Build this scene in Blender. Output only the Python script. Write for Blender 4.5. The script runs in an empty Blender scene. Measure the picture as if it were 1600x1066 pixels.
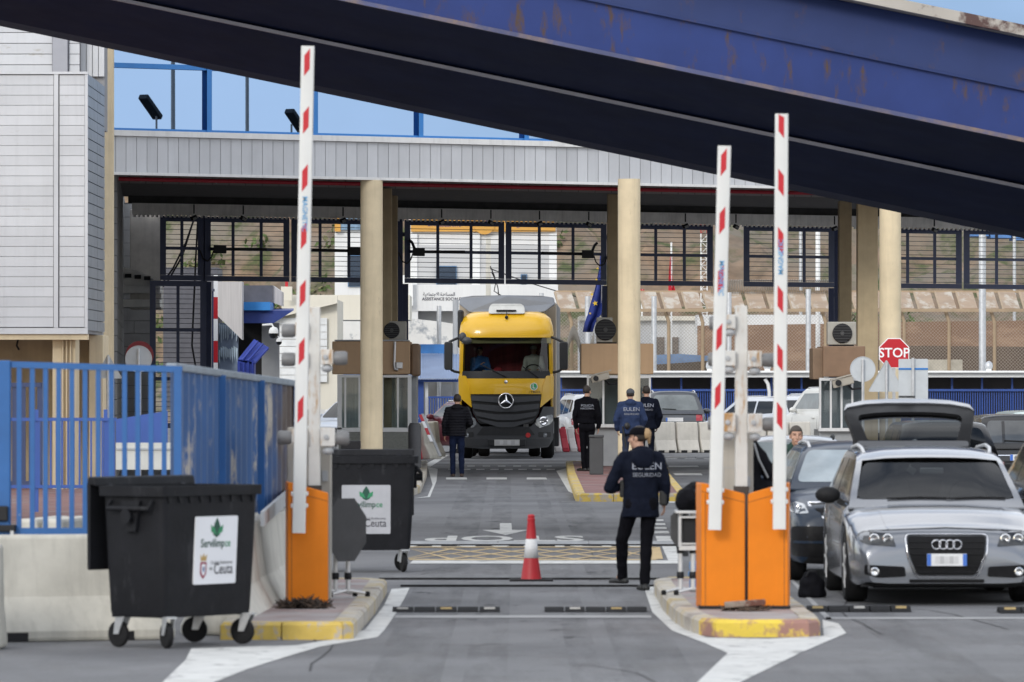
import bpy, bmesh, math, random
from mathutils import Vector, Matrix, noise
from mathutils.bvhtree import BVHTree
R = math.radians
rnd = random.Random(7)
sc = bpy.context.scene
col = sc.collection

# ---------------------------------------------------------------- camera, sky, sun, exposure
CH, FPX, HY = 2.04, 8900.0, 595.0
camd = bpy.data.cameras.new('camera')
cam = bpy.data.objects.new('camera', camd)
col.objects.link(cam)
camd.sensor_width = 36.0
camd.lens = FPX / 1600 * 36
camd.clip_start, camd.clip_end = 0.5, 6000
cam.location = (0, 0, CH)
cam.rotation_euler = (R(90) + math.atan((HY - 533) / FPX), 0, 0)
camd.dof.use_dof = True
camd.dof.focus_distance = 128
camd.dof.aperture_fstop = 6.5
sc.camera = cam

SUN_EL, SUN_AZ = 24, 204          # azimuth clockwise from +Y
w = bpy.data.worlds.new('World'); sc.world = w; w.use_nodes = True
nt = w.node_tree; nt.nodes.clear()
out = nt.nodes.new('ShaderNodeOutputWorld'); bg = nt.nodes.new('ShaderNodeBackground')
sky = nt.nodes.new('ShaderNodeTexSky'); sky.sky_type = 'NISHITA'; sky.sun_disc = False
sky.sun_elevation = R(SUN_EL); sky.sun_rotation = R(SUN_AZ); sky.air_density = 1.0; sky.dust_density = 0.4; sky.ozone_density = 1.5
tc = nt.nodes.new('ShaderNodeTexCoord'); mp = nt.nodes.new('ShaderNodeMapping'); mp.inputs['Scale'].default_value = (1.2, 1.2, 3.0)
nz = nt.nodes.new('ShaderNodeTexNoise'); nz.inputs['Scale'].default_value = 1.7; nz.inputs['Detail'].default_value = 7; nz.inputs['Roughness'].default_value = .55
rp = nt.nodes.new('ShaderNodeValToRGB'); rp.color_ramp.elements[0].position = .36; rp.color_ramp.elements[1].position = .56
mx = nt.nodes.new('ShaderNodeMix'); mx.data_type = 'RGBA'
mx.inputs[7].default_value = (9.6, 9.8, 10.2, 1)      # bright thin overcast
L = nt.links.new
L(tc.outputs['Generated'], mp.inputs[0]); L(mp.outputs[0], nz.inputs['Vector']); L(nz.outputs[0], rp.inputs[0])
L(rp.outputs[0], mx.inputs[0]); L(sky.outputs[0], mx.inputs[6]); L(mx.outputs[2], bg.inputs[0])
bg.inputs[1].default_value = 0.13
L(bg.outputs[0], out.inputs[0])
sd = bpy.data.lights.new('sun', 'SUN'); sd.energy = 1.15; sd.angle = R(14); sd.color = (1, .96, .9)
so = bpy.data.objects.new('sun', sd); col.objects.link(so)
az, el = R(SUN_AZ), R(SUN_EL)
tosun = Vector((math.sin(az) * math.cos(el), math.cos(az) * math.cos(el), math.sin(el)))
so.rotation_euler = tosun.to_track_quat('Z', 'Y').to_euler()
so.location = (0, 0, 60)
sc.view_settings.view_transform = 'Standard'; sc.view_settings.look = 'None'
sc.view_settings.exposure = 0.40; sc.view_settings.gamma = 1
sc.view_settings.use_curve_mapping = False
sc.render.engine = 'CYCLES'
sc.cycles.use_denoising = True
sc.cycles.max_bounces = 8
sc.cycles.transparent_max_bounces = 12

# ---------------------------------------------------------------- pixel of the photograph <-> place
def W(px, py, d): return Vector(((px - 800) * d / FPX, d, CH + (HY - py) * d / FPX))
def dg(py, z=0.0): return FPX * (CH - z) / (py - HY)
def G(px, py, z=0.0):
    d = dg(py, z); return Vector(((px - 800) * d / FPX, d, z))
KF = .000068
def front(px, d0=121.0): return d0 / (1 - KF * (px - 800))       # the gate building stands at a slant
def FR(px, z, d0=121.0, off=0.0):
    d = front(px, d0); return Vector(((px - 800) * d / FPX, d + off, z))

# ---------------------------------------------------------------- materials
MATS = {}
def mat(name, c, rough=.6, metal=0.0, var=.12, scale=4.0, bump=0.0, bscale=None, spec=.5, coat=0.0,
        streak=0.0, rust=None, stretch=(1, 1, 1), alpha=1.0, emit=None, c2=None, c2pos=(.45, .6), c2scale=None, speck=None, island=0.0):
    if name in MATS: return MATS[name]
    m = bpy.data.materials.new(name); m.use_nodes = True
    n = m.node_tree; b = n.nodes['Principled BSDF']; K = n.links.new
    b.inputs['Roughness'].default_value = rough; b.inputs['Metallic'].default_value = metal
    b.inputs['Specular IOR Level'].default_value = spec
    if coat: b.inputs['Coat Weight'].default_value = coat; b.inputs['Coat Roughness'].default_value = .06
    t = n.nodes.new('ShaderNodeTexCoord'); mpg = n.nodes.new('ShaderNodeMapping'); mpg.inputs['Scale'].default_value = stretch
    K(t.outputs['Object'], mpg.inputs[0])
    def nzn(s, det=5, vec=None, ro=.6):
        q = n.nodes.new('ShaderNodeTexNoise'); q.inputs['Scale'].default_value = s; q.inputs['Detail'].default_value = det
        q.inputs['Roughness'].default_value = ro; K(vec or mpg.outputs[0], q.inputs['Vector']); return q.outputs[0]
    def ramp(src, a, b_, c0=(0, 0, 0, 1), c1=(1, 1, 1, 1)):
        q = n.nodes.new('ShaderNodeValToRGB'); q.color_ramp.elements[0].position = a; q.color_ramp.elements[1].position = b_
        q.color_ramp.elements[0].color = c0; q.color_ramp.elements[1].color = c1; K(src, q.inputs[0]); return q.outputs[0]
    def mix(f, a, b_, mode='MIX'):
        q = n.nodes.new('ShaderNodeMix'); q.data_type = 'RGBA'; q.blend_type = mode
        for k, v in ((0, f), (6, a), (7, b_)):
            if isinstance(v, (tuple, list)): q.inputs[k].default_value = (*v[:3], 1)
            elif isinstance(v, (int, float)): q.inputs[k].default_value = v
            else: K(v, q.inputs[k])
        return q.outputs[2]
    cur = mix(ramp(nzn(scale), .3, .7), tuple(x * (1 - var) for x in c), tuple(min(1, x * (1 + var)) for x in c))
    if c2 is not None:
        cur = mix(ramp(nzn(c2scale or scale * .4, 6), *c2pos), cur, c2)
    if streak:
        ms = n.nodes.new('ShaderNodeMapping'); ms.inputs['Scale'].default_value = (9, 9, .5); K(t.outputs['Object'], ms.inputs[0])
        f = ramp(nzn(1.0, 4, ms.outputs[0]), .5, .8)
        f2 = n.nodes.new('ShaderNodeMath'); f2.operation = 'MULTIPLY'; f2.inputs[1].default_value = streak; K(f, f2.inputs[0])
        cur = mix(f2.outputs[0], cur, tuple(x * .35 for x in c))
    if rust:
        rc, r0, r1, rs, rst = rust
        ms = n.nodes.new('ShaderNodeMapping'); ms.inputs['Scale'].default_value = rst; K(t.outputs['Object'], ms.inputs[0])
        cur = mix(ramp(nzn(rs, 8, ms.outputs[0], .7), r0, r1), cur, rc)
    if speck: cur = mix(ramp(nzn(speck[0], 2), .35, .65), cur, mix(1.0, cur, (speck[1],) * 3, 'MULTIPLY'))
    if island:
        gi = n.nodes.new('ShaderNodeNewGeometry'); mr = n.nodes.new('ShaderNodeMapRange'); mr.inputs['To Min'].default_value = 1 - island; mr.inputs['To Max'].default_value = 1 + island * .5
        K(gi.outputs['Random Per Island'], mr.inputs[0]); cur = mix(1.0, cur, mr.outputs[0], 'MULTIPLY')
    K(cur, b.inputs['Base Color'])
    if bump:
        bp = n.nodes.new('ShaderNodeBump'); bp.inputs['Strength'].default_value = bump; bp.inputs['Distance'].default_value = .01
        K(nzn(bscale or scale * 6, 4), bp.inputs['Height']); K(bp.outputs[0], b.inputs['Normal'])
    if var and rough > .2:
        rr = n.nodes.new('ShaderNodeMapRange'); rr.inputs['To Min'].default_value = max(0, rough - .1); rr.inputs['To Max'].default_value = min(1, rough + .1)
        K(nzn(scale * 1.7), rr.inputs[0]); K(rr.outputs[0], b.inputs['Roughness'])
    if alpha < 1: b.inputs['Alpha'].default_value = alpha
    if emit: b.inputs['Emission Color'].default_value = (*emit[:3], 1); b.inputs['Emission Strength'].default_value = emit[3]
    MATS[name] = m
    return m
def glass(name, tint=(.6, .65, .65), clear=.6, rough=.02):
    if name in MATS: return MATS[name]
    m = bpy.data.materials.new(name); m.use_nodes = True; n = m.node_tree; n.nodes.clear(); K = n.links.new
    o = n.nodes.new('ShaderNodeOutputMaterial'); tr = n.nodes.new('ShaderNodeBsdfTransparent'); tr.inputs[0].default_value = (*[x * clear for x in tint], 1)
    g = n.nodes.new('ShaderNodeBsdfGlossy'); g.inputs['Roughness'].default_value = rough
    fr = n.nodes.new('ShaderNodeFresnel'); fr.inputs[0].default_value = 1.5
    q = n.nodes.new('ShaderNodeTexNoise'); q.inputs['Scale'].default_value = 3
    bp = n.nodes.new('ShaderNodeBump'); bp.inputs['Strength'].default_value = .02; K(q.outputs[0], bp.inputs['Height']); K(bp.outputs[0], g.inputs['Normal'])
    ms = n.nodes.new('ShaderNodeMixShader'); K(fr.outputs[0], ms.inputs[0]); K(tr.outputs[0], ms.inputs[1]); K(g.outputs[0], ms.inputs[2]); K(ms.outputs[0], o.inputs[0])
    MATS[name] = m
    return m

# ---------------------------------------------------------------- mesh builder
class MB:
    def __init__(s): s.v = []; s.f = []; s.mi = []; s.cur = 0
    def add(s, vs, fs, mi=None):
        o = len(s.v); s.v += [Vector(v) for v in vs]
        for f in fs: s.f.append([i + o for i in f]); s.mi.append(s.cur if mi is None else mi)
        return s
    def hexa(s, p, mi=None):   # 8 points: bottom ring 0-3, top ring 4-7
        return s.add(p, [(3, 2, 1, 0), (4, 5, 6, 7), (0, 1, 5, 4), (1, 2, 6, 5), (2, 3, 7, 6), (3, 0, 4, 7)], mi)
    def box(s, x0, x1, y0, y1, z0, z1, mi=None):
        return s.hexa([(x0, y0, z0), (x1, y0, z0), (x1, y1, z0), (x0, y1, z0), (x0, y0, z1), (x1, y0, z1), (x1, y1, z1), (x0, y1, z1)], mi)
    def cbox(s, c, size, rot=None, mi=None):
        c = Vector(c); hx, hy, hz = [q / 2 for q in size]
        p = [Vector(q) for q in ((-hx, -hy, -hz), (hx, -hy, -hz), (hx, hy, -hz), (-hx, hy, -hz), (-hx, -hy, hz), (hx, -hy, hz), (hx, hy, hz), (-hx, hy, hz))]
        if rot is not None: p = [rot @ q for q in p]
        return s.hexa([c + q for q in p], mi)
    def bar(s, a, b, wd, th, mi=None):  # rectangular bar from a to b
        a, b = Vector(a), Vector(b); d = (b - a).normalized()
        up = Vector((0, 0, 1)) if abs(d.z) < .9 else Vector((0, 1, 0))
        u = d.cross(up).normalized() * wd / 2; v = u.normalized().cross(d).normalized() * th / 2
        return s.hexa([a - u - v, a + u - v, a + u + v, a - u + v, b - u - v, b + u - v, b + u + v, b - u + v], mi)
    def tube(s, pts, r, n=10, mi=None, caps=True):
        pts = [Vector(p) for p in pts]
        rs = r if isinstance(r, (list, tuple)) else [r] * len(pts)
        rings = []; prev = None
        for i, p in enumerate(pts):
            d = (pts[min(i + 1, len(pts) - 1)] - pts[max(i - 1, 0)]).normalized()
            if prev is None:
                up = Vector((0, 0, 1)) if abs(d.z) < .9 else Vector((1, 0, 0)); u = d.cross(up).normalized()
            else:
                u = (prev - d * prev.dot(d)).normalized()
            prev = u; v = d.cross(u)
            rings.append([p + (u * math.cos(2 * math.pi * k / n) + v * math.sin(2 * math.pi * k / n)) * rs[i] for k in range(n)])
        return s.rings(rings, caps=caps, mi=mi)
    def rings(s, rings, closed=True, caps=True, mi=None):
        n = len(rings[0]); vs = [v for r_ in rings for v in r_]; fs = []
        for i in range(len(rings) - 1):
            for k in range(n if closed else n - 1):
                k2 = (k + 1) % n
                fs.append((i * n + k, i * n + k2, (i + 1) * n + k2, (i + 1) * n + k))
        if caps:
            fs.append(tuple(range(n - 1, -1, -1))); fs.append(tuple((len(rings) - 1) * n + k for k in range(n)))
        return s.add(vs, fs, mi)
    def lathe(s, prof, c=(0, 0, 0), ax='z', n=20, mi=None, caps=True):
        c = Vector(c); rr = []
        for r_, h in prof:
            ring = []
            for k in range(n):
                a = 2 * math.pi * k / n; x, y = r_ * math.cos(a), r_ * math.sin(a)
                ring.append(c + Vector({'z': (x, y, h), 'y': (x, h, y), 'x': (h, x, y)}[ax]))
            rr.append(ring)
        return s.rings(rr, caps=caps, mi=mi)
    def ball(s, c, rx, ry=None, rz=None, n=14, mi=None):
        ry = ry or rx; rz = rz or rx; c = Vector(c); rr = []
        m_ = max(6, n // 2 + 1)
        for i in range(m_ + 1):
            t = -math.pi / 2 + math.pi * i / m_; cr = max(.02, math.cos(t))
            rr.append([c + Vector((rx * cr * math.cos(2 * math.pi * k / n), ry * cr * math.sin(2 * math.pi * k / n), rz * math.sin(t))) for k in range(n)])
        return s.rings(rr, mi=mi)
    def prism(s, poly, f0, f1, mi=None):  # poly 2D list, f0/f1 map (a,b)->3D for both faces
        n = len(poly); vs = [Vector(f0(*p)) for p in poly] + [Vector(f1(*p)) for p in poly]
        fs = [tuple(range(n)), tuple(range(2 * n - 1, n - 1, -1))] + [(k, n + k, n + (k + 1) % n, (k + 1) % n) for k in range(n)]
        return s.add(vs, fs, mi)
    def frame(s, outer, inner, f0, f1, mi=None):
        n = len(outer); vs = [Vector(f(*p)) for f in (f0, f1) for L_ in (outer, inner) for p in L_]
        fs = []
        for k in range(n):
            q = (k + 1) % n
            fs += [(k, q, n + q, n + k), (2 * n + k, 3 * n + k, 3 * n + q, 2 * n + q), (k, 2 * n + k, 2 * n + q, q), (n + k, n + q, 3 * n + q, 3 * n + k)]
        return s.add(vs, fs, mi)
    def xform(s, M, start=0):
        for i in range(start, len(s.v)): s.v[i] = M @ s.v[i]
        return s
    def build(s, name, mats, parent=None, smooth=None, bevel=0, fix=True):
        me = bpy.data.meshes.new(name)
        me.from_pydata(s.v, [], s.f)
        if not isinstance(mats, (list, tuple)): mats = [mats]
        for m in mats: me.materials.append(m)
        if len(mats) > 1: me.polygons.foreach_set('material_index', s.mi)
        if fix:
            bm = bmesh.new(); bm.from_mesh(me); bmesh.ops.recalc_face_normals(bm, faces=bm.faces); bm.to_mesh(me); bm.free()
        if smooth:
            me.polygons.foreach_set('use_smooth', [True] * len(me.polygons)); me.set_sharp_from_angle(angle=R(smooth))
        o = bpy.data.objects.new(name, me); col.objects.link(o)
        if parent: o.parent = parent
        if bevel:
            bv = o.modifiers.new('bevel', 'BEVEL'); bv.width = bevel; bv.segments = 2; bv.limit_method = 'ANGLE'; bv.angle_limit = R(40)
        return o

def tag(o, label, cat, group=None):
    o['label'] = label; o['category'] = cat
    if group: o['group'] = group
    return o
def thing(name, label, cat, loc=(0, 0, 0), rz=0.0, group=None):
    o = bpy.data.objects.new(name, None); col.objects.link(o)
    o.location = loc; o.rotation_euler = (0, 0, rz); o.empty_display_size = .2
    return tag(o, label, cat, group)
def struct(o): o['kind'] = 'structure'; return o
def dup(root, loc=None, rz=None, label=None):
    def cp(o, par):
        c = o.copy(); col.objects.link(c)
        if par: c.parent = par
        for ch in list(o.children): cp(ch, c)
        return c
    c = cp(root, None)
    if loc is not None: c.location = loc
    if rz is not None: c.rotation_euler = (0, 0, rz)
    if label: c['label'] = label
    return c

def text_geo(s, size=1.0, bold=0.0, align='CENTER', sx=1.0):
    cu = bpy.data.curves.new('t', 'FONT'); cu.body = s; cu.size = size; cu.align_x = align; cu.align_y = 'CENTER'; cu.offset = bold; cu.resolution_u = 3
    o = bpy.data.objects.new('t', cu); col.objects.link(o)
    dgr = bpy.context.evaluated_depsgraph_get()
    me = bpy.data.meshes.new_from_object(o.evaluated_get(dgr))
    vs = [v.co.copy() for v in me.vertices]; fs = [tuple(p.vertices) for p in me.polygons]
    bpy.data.objects.remove(o); bpy.data.curves.remove(cu); bpy.data.meshes.remove(me)
    for v in vs: v.x *= sx
    return vs, fs
def text_on(mb, s, cap, place, bold=0.0, sx=1.0, mi=None, th=.004):
    """letters of capital height cap; place(a,b) -> (point, outward normal)"""
    vs, fs = text_geo(s, cap / .7, bold * cap, sx=sx)
    P = []; Q = []
    for v in vs:
        p, nn = place(v.x, v.y); P.append(p + nn * th); Q.append(p)
    mb.add(P, fs, mi)
    return mb
def text_w(mb, s, width, place, bold=0.0, mi=None, th=.004, stretch=1.0):
    vs, fs = text_geo(s, 1.0, bold); xs = [v.x for v in vs]; k = width / (max(xs) - min(xs)); P = []
    for v in vs:
        p, nn = place((v.x - (max(xs) + min(xs)) / 2) * k, v.y * k * stretch); P.append(p + nn * th)
    mb.add(P, fs, mi); return mb
def plane_place(o, u, v):
    o, u, v = Vector(o), Vector(u).normalized(), Vector(v).normalized(); n = u.cross(v)
    return lambda a, b: (o + u * a + v * b, n)

# shared materials
M_asph = mat('asphalt', (.165, .166, .172), .85, var=.22, scale=.45, bump=.5, bscale=60, c2=(.10, .10, .106), c2pos=(.5, .72), c2scale=.22, rust=((.085, .085, .09), .55, .8, 1.0, (1.3, .12, 1)), speck=(45, .72))
M_white = mat('white_road_paint', (.54, .54, .52), .75, var=.14, scale=3, rust=((.19, .19, .19), .54, .68, 4, (1, .5, 1)))
M_yellow = mat('yellow_road_paint', (.50, .37, .19), .7, var=.1, scale=3, rust=((.25, .22, .17), .54, .7, 4, (1, 1, 1)))
M_kerb = mat('kerb_concrete', (.42, .39, .34), .85, var=.2, scale=6, bump=.3, rust=((.42, .33, .17), .50, .62, 1.6, (1, 1, 1)), c2=(.27, .24, .21), c2pos=(.52, .64), c2scale=2.3)
M_kerby = mat('worn_yellow_kerb_paint', (.56, .40, .09), .75, var=.15, scale=5, bump=.25, rust=((.40, .35, .29), .50, .56, 4.5, (1, 1, 1)))
M_red = mat('red_paving', (.21, .105, .095), .85, var=.25, scale=2, bump=.4, c2=(.25, .2, .19), c2pos=(.5, .7), c2scale=.8)
M_pavgrey = mat('grey_paving', (.3, .27, .265), .85, var=.2, scale=3, bump=.4, c2=(.2, .12, .11), c2pos=(.5, .7), c2scale=1.2)
M_conc = mat('barrier_concrete', (.54, .52, .46), .9, var=.12, scale=3, bump=.35, bscale=30, streak=.35)
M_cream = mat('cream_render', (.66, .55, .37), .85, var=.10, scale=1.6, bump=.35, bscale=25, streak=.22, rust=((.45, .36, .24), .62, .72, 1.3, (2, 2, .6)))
M_creamd = mat('cream_render_shaded', (.44, .35, .22), .85, var=.1, scale=3, bump=.25, streak=.2)  # darker copy of the cream, shade under the beam put into its colour
M_navy = mat('navy_gate_paint', (.022, .035, .10), .45, var=.1, scale=5)
M_black = mat('black_plastic', (.012, .012, .014), .55, var=.15, scale=8, spec=.3)
M_rubber = mat('rubber', (.014, .014, .015), .85, spec=.2, var=.2, scale=10, bump=.3)
M_steel = mat('galvanised_steel', (.52, .53, .54), .45, .7, var=.15, scale=8)
M_alum = mat('brushed_aluminium', (.62, .62, .62), .4, .6, var=.08, scale=8)
M_greyp = mat('grey_paint', (.36, .37, .38), .55, var=.08, scale=5)
M_whitep = mat('white_paint', (.78, .78, .76), .5, var=.05, scale=4)
M_chrome = mat('chrome', (.8, .8, .82), .15, 1.0, var=.03)
M_dglass = mat('dark_glass', (.012, .014, .016), .05, var=0, spec=.55)
M_orange = mat('orange_powder_coat', (.70, .19, .002), .45, spec=.3, var=.06, scale=4, streak=.14, rust=((.40, .13, .01), .63, .74, 3.0, (2, 2, .7)))
M_signred = mat('sign_red', (.47, .006, .016), .4, var=.04)
M_signwhite = mat('sign_white', (.82, .82, .82), .4, var=.03)
M_signgrey = mat('sign_back_aluminium', (.5, .53, .55), .5, .25, var=.06, scale=6)
M_skin = mat('skin', (.42, .24, .165), .55, var=.08, scale=12)
M_hair = mat('dark_hair', (.025, .018, .014), .7, var=.3, scale=60)
M_plate = mat('plate_white', (.75, .75, .75), .4, var=.04)
M_blueplate = mat('plate_blue', (.05, .16, .55), .4, var=.04)
def wb(mb, name, mats, root, parent=None, **k):
    """build a part given in world coordinates under a thing's root"""
    M = (Matrix.Translation(root.location) @ Matrix.Rotation(root.rotation_euler.z, 4, 'Z')).inverted()
    mb.xform(M)
    return mb.build(name, mats, parent or root, **k)

# ================================================================= THE SETTING
g = MB(); g.add([(-400, -150, 0), (400, -150, 0), (400, 900, 0), (-400, 900, 0)], [(0, 1, 2, 3)])
struct(g.build('ground', M_asph))
def marking(polys, m, zz=.004, name='road_marking', flat=False):
    mb = MB()
    for p in polys:
        pts = [Vector((q[0], q[1], zz)) if flat else G(q[0], q[1], 0) + Vector((0, 0, zz)) for q in p]
        mb.add(pts, [tuple(range(len(pts)))])
    o = mb.build(name, m)
    return struct(o)
def dens(p, n=6):
    o = []
    for i in range(len(p)):
        a, b = p[i], p[(i + 1) % len(p)]
        for k in range(n):
            t = k / n; o.append((a[0] + (b[0] - a[0]) * t, a[1] + (b[1] - a[1]) * t))
    return o
# island edge lines and gores
marking([[(180, 1150), (255, 1066), (290, 1032), (299, 1014), (390, 1011), (462, 1009), (525, 999), (570, 985), (600, 947), (612, 921), (640, 919),
          (634, 932), (618, 960), (600, 986), (590, 996), (500, 1011), (450, 1026), (390, 1045), (336, 1066), (245, 1150)]], M_white)
marking([[(1004, 912), (1019, 957), (1050, 986), (1100, 1005), (1137, 1021), (1090, 1066), (1010, 1150), (1095, 1150), (1158, 1066), (1250, 1021), (1322, 990),
          (1310, 975), (1285, 969), (1287, 994), (1200, 999), (1104, 997), (1076, 986), (1042, 955), (1022, 914)]], M_white)
marking([[(618, 962), (1017, 962), (1018, 966), (616, 966)], [(1290, 965), (1700, 965), (1700, 968), (1290, 968)]], mat('faded_road_paint', (.3, .3, .3), .8, var=.15, scale=3))
marking([[(1232, 905), (1238, 905), (1300, 968), (1290, 968)]], MATS['faded_road_paint'])
marking([[(645, 876.5), (1058, 876.5), (1062, 881.5), (640, 881.5)]], M_white, .006)
# waiting box of crossed yellow lines
ly = []
def gline(a, b, wd):
    a, b = G(*a), G(*b); d = (b - a).normalized(); n = Vector((-d.y, d.x, 0)) * wd / 2
    return [(p.x, p.y) for p in (a - n, b - n, b + n, a + n)]
for i in range(8):
    x0 = 560 + i * 66; ly.append(gline((x0, 857), (x0 + 150, 875), .08))
    ly.append(gline((x0 + 150, 857), (x0, 875), .08))
ly = [[(x, y) for x, y in p] for p in ly]
mbx = MB()
x0, x1 = G(644, 866).x - .1, G(1022, 866).x
for k, p in enumerate(ly):
    pts = [Vector((min(max(x, x0), x1), y, .004 + .0006 * (k % 2))) for x, y in p]
    mbx.add(pts, [(0, 1, 2, 3)])
struct(mbx.build('road_marking', M_yellow))
marking([[(640, 874.5), (1025, 874.5), (1025, 876), (640, 876)], [(640, 855), (1025, 855), (1025, 856.2), (640, 856.2)], [(1018, 855.5), (1031, 855.5), (1036, 874.4), (1020, 874.4)]], M_yellow, .007)
# dashes beside the lane
marking([[(1022, 812), (1036, 812), (1037, 814.5), (1022, 814.5)], [(1021, 818), (1039, 818), (1040, 821), (1020, 821)], [(1020, 824), (1041, 824), (1042, 827), (1019, 827)],
         [(1020, 830), (1044, 830), (1046, 834), (1020, 834)], [(1024, 838), (1047, 838), (1053, 850), (1028, 850)], [(1034, 854), (1056, 854), (1062, 876), (1044, 876)]], M_white)
# arrow towards the viewer
marking([[(781, 818), (799, 818), (800, 828.5), (826, 828.5), (790, 836.5), (753, 828.5), (781, 828.5)]], M_white)
# words, to be read from the far side
def road_word(s, x, d0, d1, wd):
    vs, fs = text_geo(s, 1.0, .025)
    xs = [v.x for v in vs]; ys = [v.y for v in vs]
    mb = MB(); mb.add([Vector((x + ((max(xs) + min(xs)) / 2 - v.x) / (max(xs) - min(xs)) * wd, d0 + (max(ys) - v.y) / (max(ys) - min(ys)) * (d1 - d0), .005)) for v in vs], fs)
    struct(mb.build('road_marking', M_white))
road_word('STOP', G(788, 842).x, dg(846.3), dg(837.6), 2.05)
road_word('ADUANA', G(815, 850).x, dg(856), dg(847), 3.4)
# edge lines further up the lane
marking([[(869, 736), (889, 731), (893, 752), (904, 770), (924, 778.5), (1078, 783), (1080, 786.5), (918, 783), (888, 768)],
         [(684, 733), (668, 730), (676, 758), (668, 776), (646, 779), (672, 777), (682, 752)],
         [(697, 746.5), (729, 746.5), (730, 749.5), (697, 749.5)], [(760, 746.5), (792, 746.5), (792, 749.5), (760, 749.5)], [(823, 746.5), (853, 746.5), (855, 749.5), (823, 749.5)],
         [(660, 728), (690, 712), (700, 712), (672, 730)],
         [(1052, 740), (1095, 740), (1098, 743), (1055, 743)], [(1045, 728), (1090, 728), (1092, 730), (1045, 730)]], M_white)
marking([[(700 + k * 22, 733), (713 + k * 22, 733), (713 + k * 22, 734.6), (700 + k * 22, 734.6)] for k in range(8)] +
        [[(730 + k * 24, 728), (742 + k * 24, 728), (742 + k * 24, 729.2), (730 + k * 24, 729.2)] for k in range(6)] +
        [[(1040 + k * 30, 716), (1058 + k * 30, 716), (1058 + k * 30, 717.4), (1040 + k * 30, 717.4)] for k in range(6)], M_white)
marking([[(1520, 781), (1600, 781), (1660, 786), (1520, 786)]], M_white)
marking([[(1540, 768), (1570, 768), (1572, 772), (1545, 772)]], M_yellow)
# dark patches and seams of the road itself
M_patch = mat('asphalt_patch', (.06, .06, .063), .85, var=.2, scale=2, bump=.4, bscale=50)
marking([[(640, 719.5), (900, 719.5), (900, 722), (640, 722)], [(660, 725), (890, 725), (890, 726), (660, 726)]], M_patch, .003)

# wear on the road: tyre tracks, oil drips and repaired strips, each with a shape of its own
def worn(name, c, lo, hi, sc_, st, al):
    m = mat(name, c, .85, var=.2, scale=3); n = m.node_tree; b = n.nodes['Principled BSDF']; t = n.nodes.new('ShaderNodeTexCoord'); mp_ = n.nodes.new('ShaderNodeMapping'); mp_.inputs['Scale'].default_value = st
    q = n.nodes.new('ShaderNodeTexNoise'); q.inputs['Scale'].default_value = sc_; q.inputs['Detail'].default_value = 8; q.inputs['Roughness'].default_value = .7; r = n.nodes.new('ShaderNodeMapRange')
    r.inputs[1].default_value = lo; r.inputs[2].default_value = hi; r.inputs[4].default_value = al
    n.links.new(t.outputs['Object'], mp_.inputs[0]); n.links.new(mp_.outputs[0], q.inputs['Vector']); n.links.new(q.outputs[0], r.inputs[0]); n.links.new(r.outputs[0], b.inputs['Alpha']); return m
M_tyre = worn('tyre_track', (.045, .045, .047), .42, .72, 1.0, (3, .25, 1), .22); M_oil = worn('oil_stain', (.02, .02, .02), .60, .68, 1.6, (1, .6, 1), .55); M_pale = worn('pale_dust', (.26, .25, .24), .5, .75, 1.2, (1.5, .4, 1), .3)
for k, (xc, wd) in enumerate(((-.75, .5), (1.0, .5), (-.2, .3), (3.1, .45), (4.7, .45), (.5, .22))):
    marking([[(xc - wd / 2, 25), (xc + wd / 2, 25), (xc + wd / 2 + .05, 70), (xc + wd / 2 + .02, 128), (xc - wd / 2 + .02, 128), (xc - wd / 2 + .05, 70)]], M_tyre, .0014 + k * .0003, flat=True)
marking([[(-.95, 30), (1.2, 30), (1.25, 118), (-1.0, 118)]], M_oil, .0008, flat=True)
marking([[(-4.5, 36), (4.6, 36), (4.6, 44.2), (-4.5, 44.2)], [(-1.1, 58), (1.2, 58), (1.2, 62), (-1.1, 62)], [(2.7, 40), (6.5, 40), (6.5, 49), (2.7, 49)]], M_pale, .0034, flat=True)
cr = []
for k in range(9):
    x, y = rnd.uniform(-2.5, 5), rnd.uniform(36, 70); pts = [(x, y)]
    a = rnd.uniform(-.5, .5) + (math.pi / 2 if k % 3 else 0)
    for i in range(9): a += rnd.uniform(-.5, .5); x += .22 * math.cos(a); y += .9 * math.sin(a) + .15; pts.append((x, y))
    cr.append([(p[0] - .008, p[1]) for p in pts] + [(p[0] + .008, p[1]) for p in pts[::-1]])
marking(cr, mat('road_crack', (.035, .035, .036), .9), .0038, flat=True)

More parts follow.
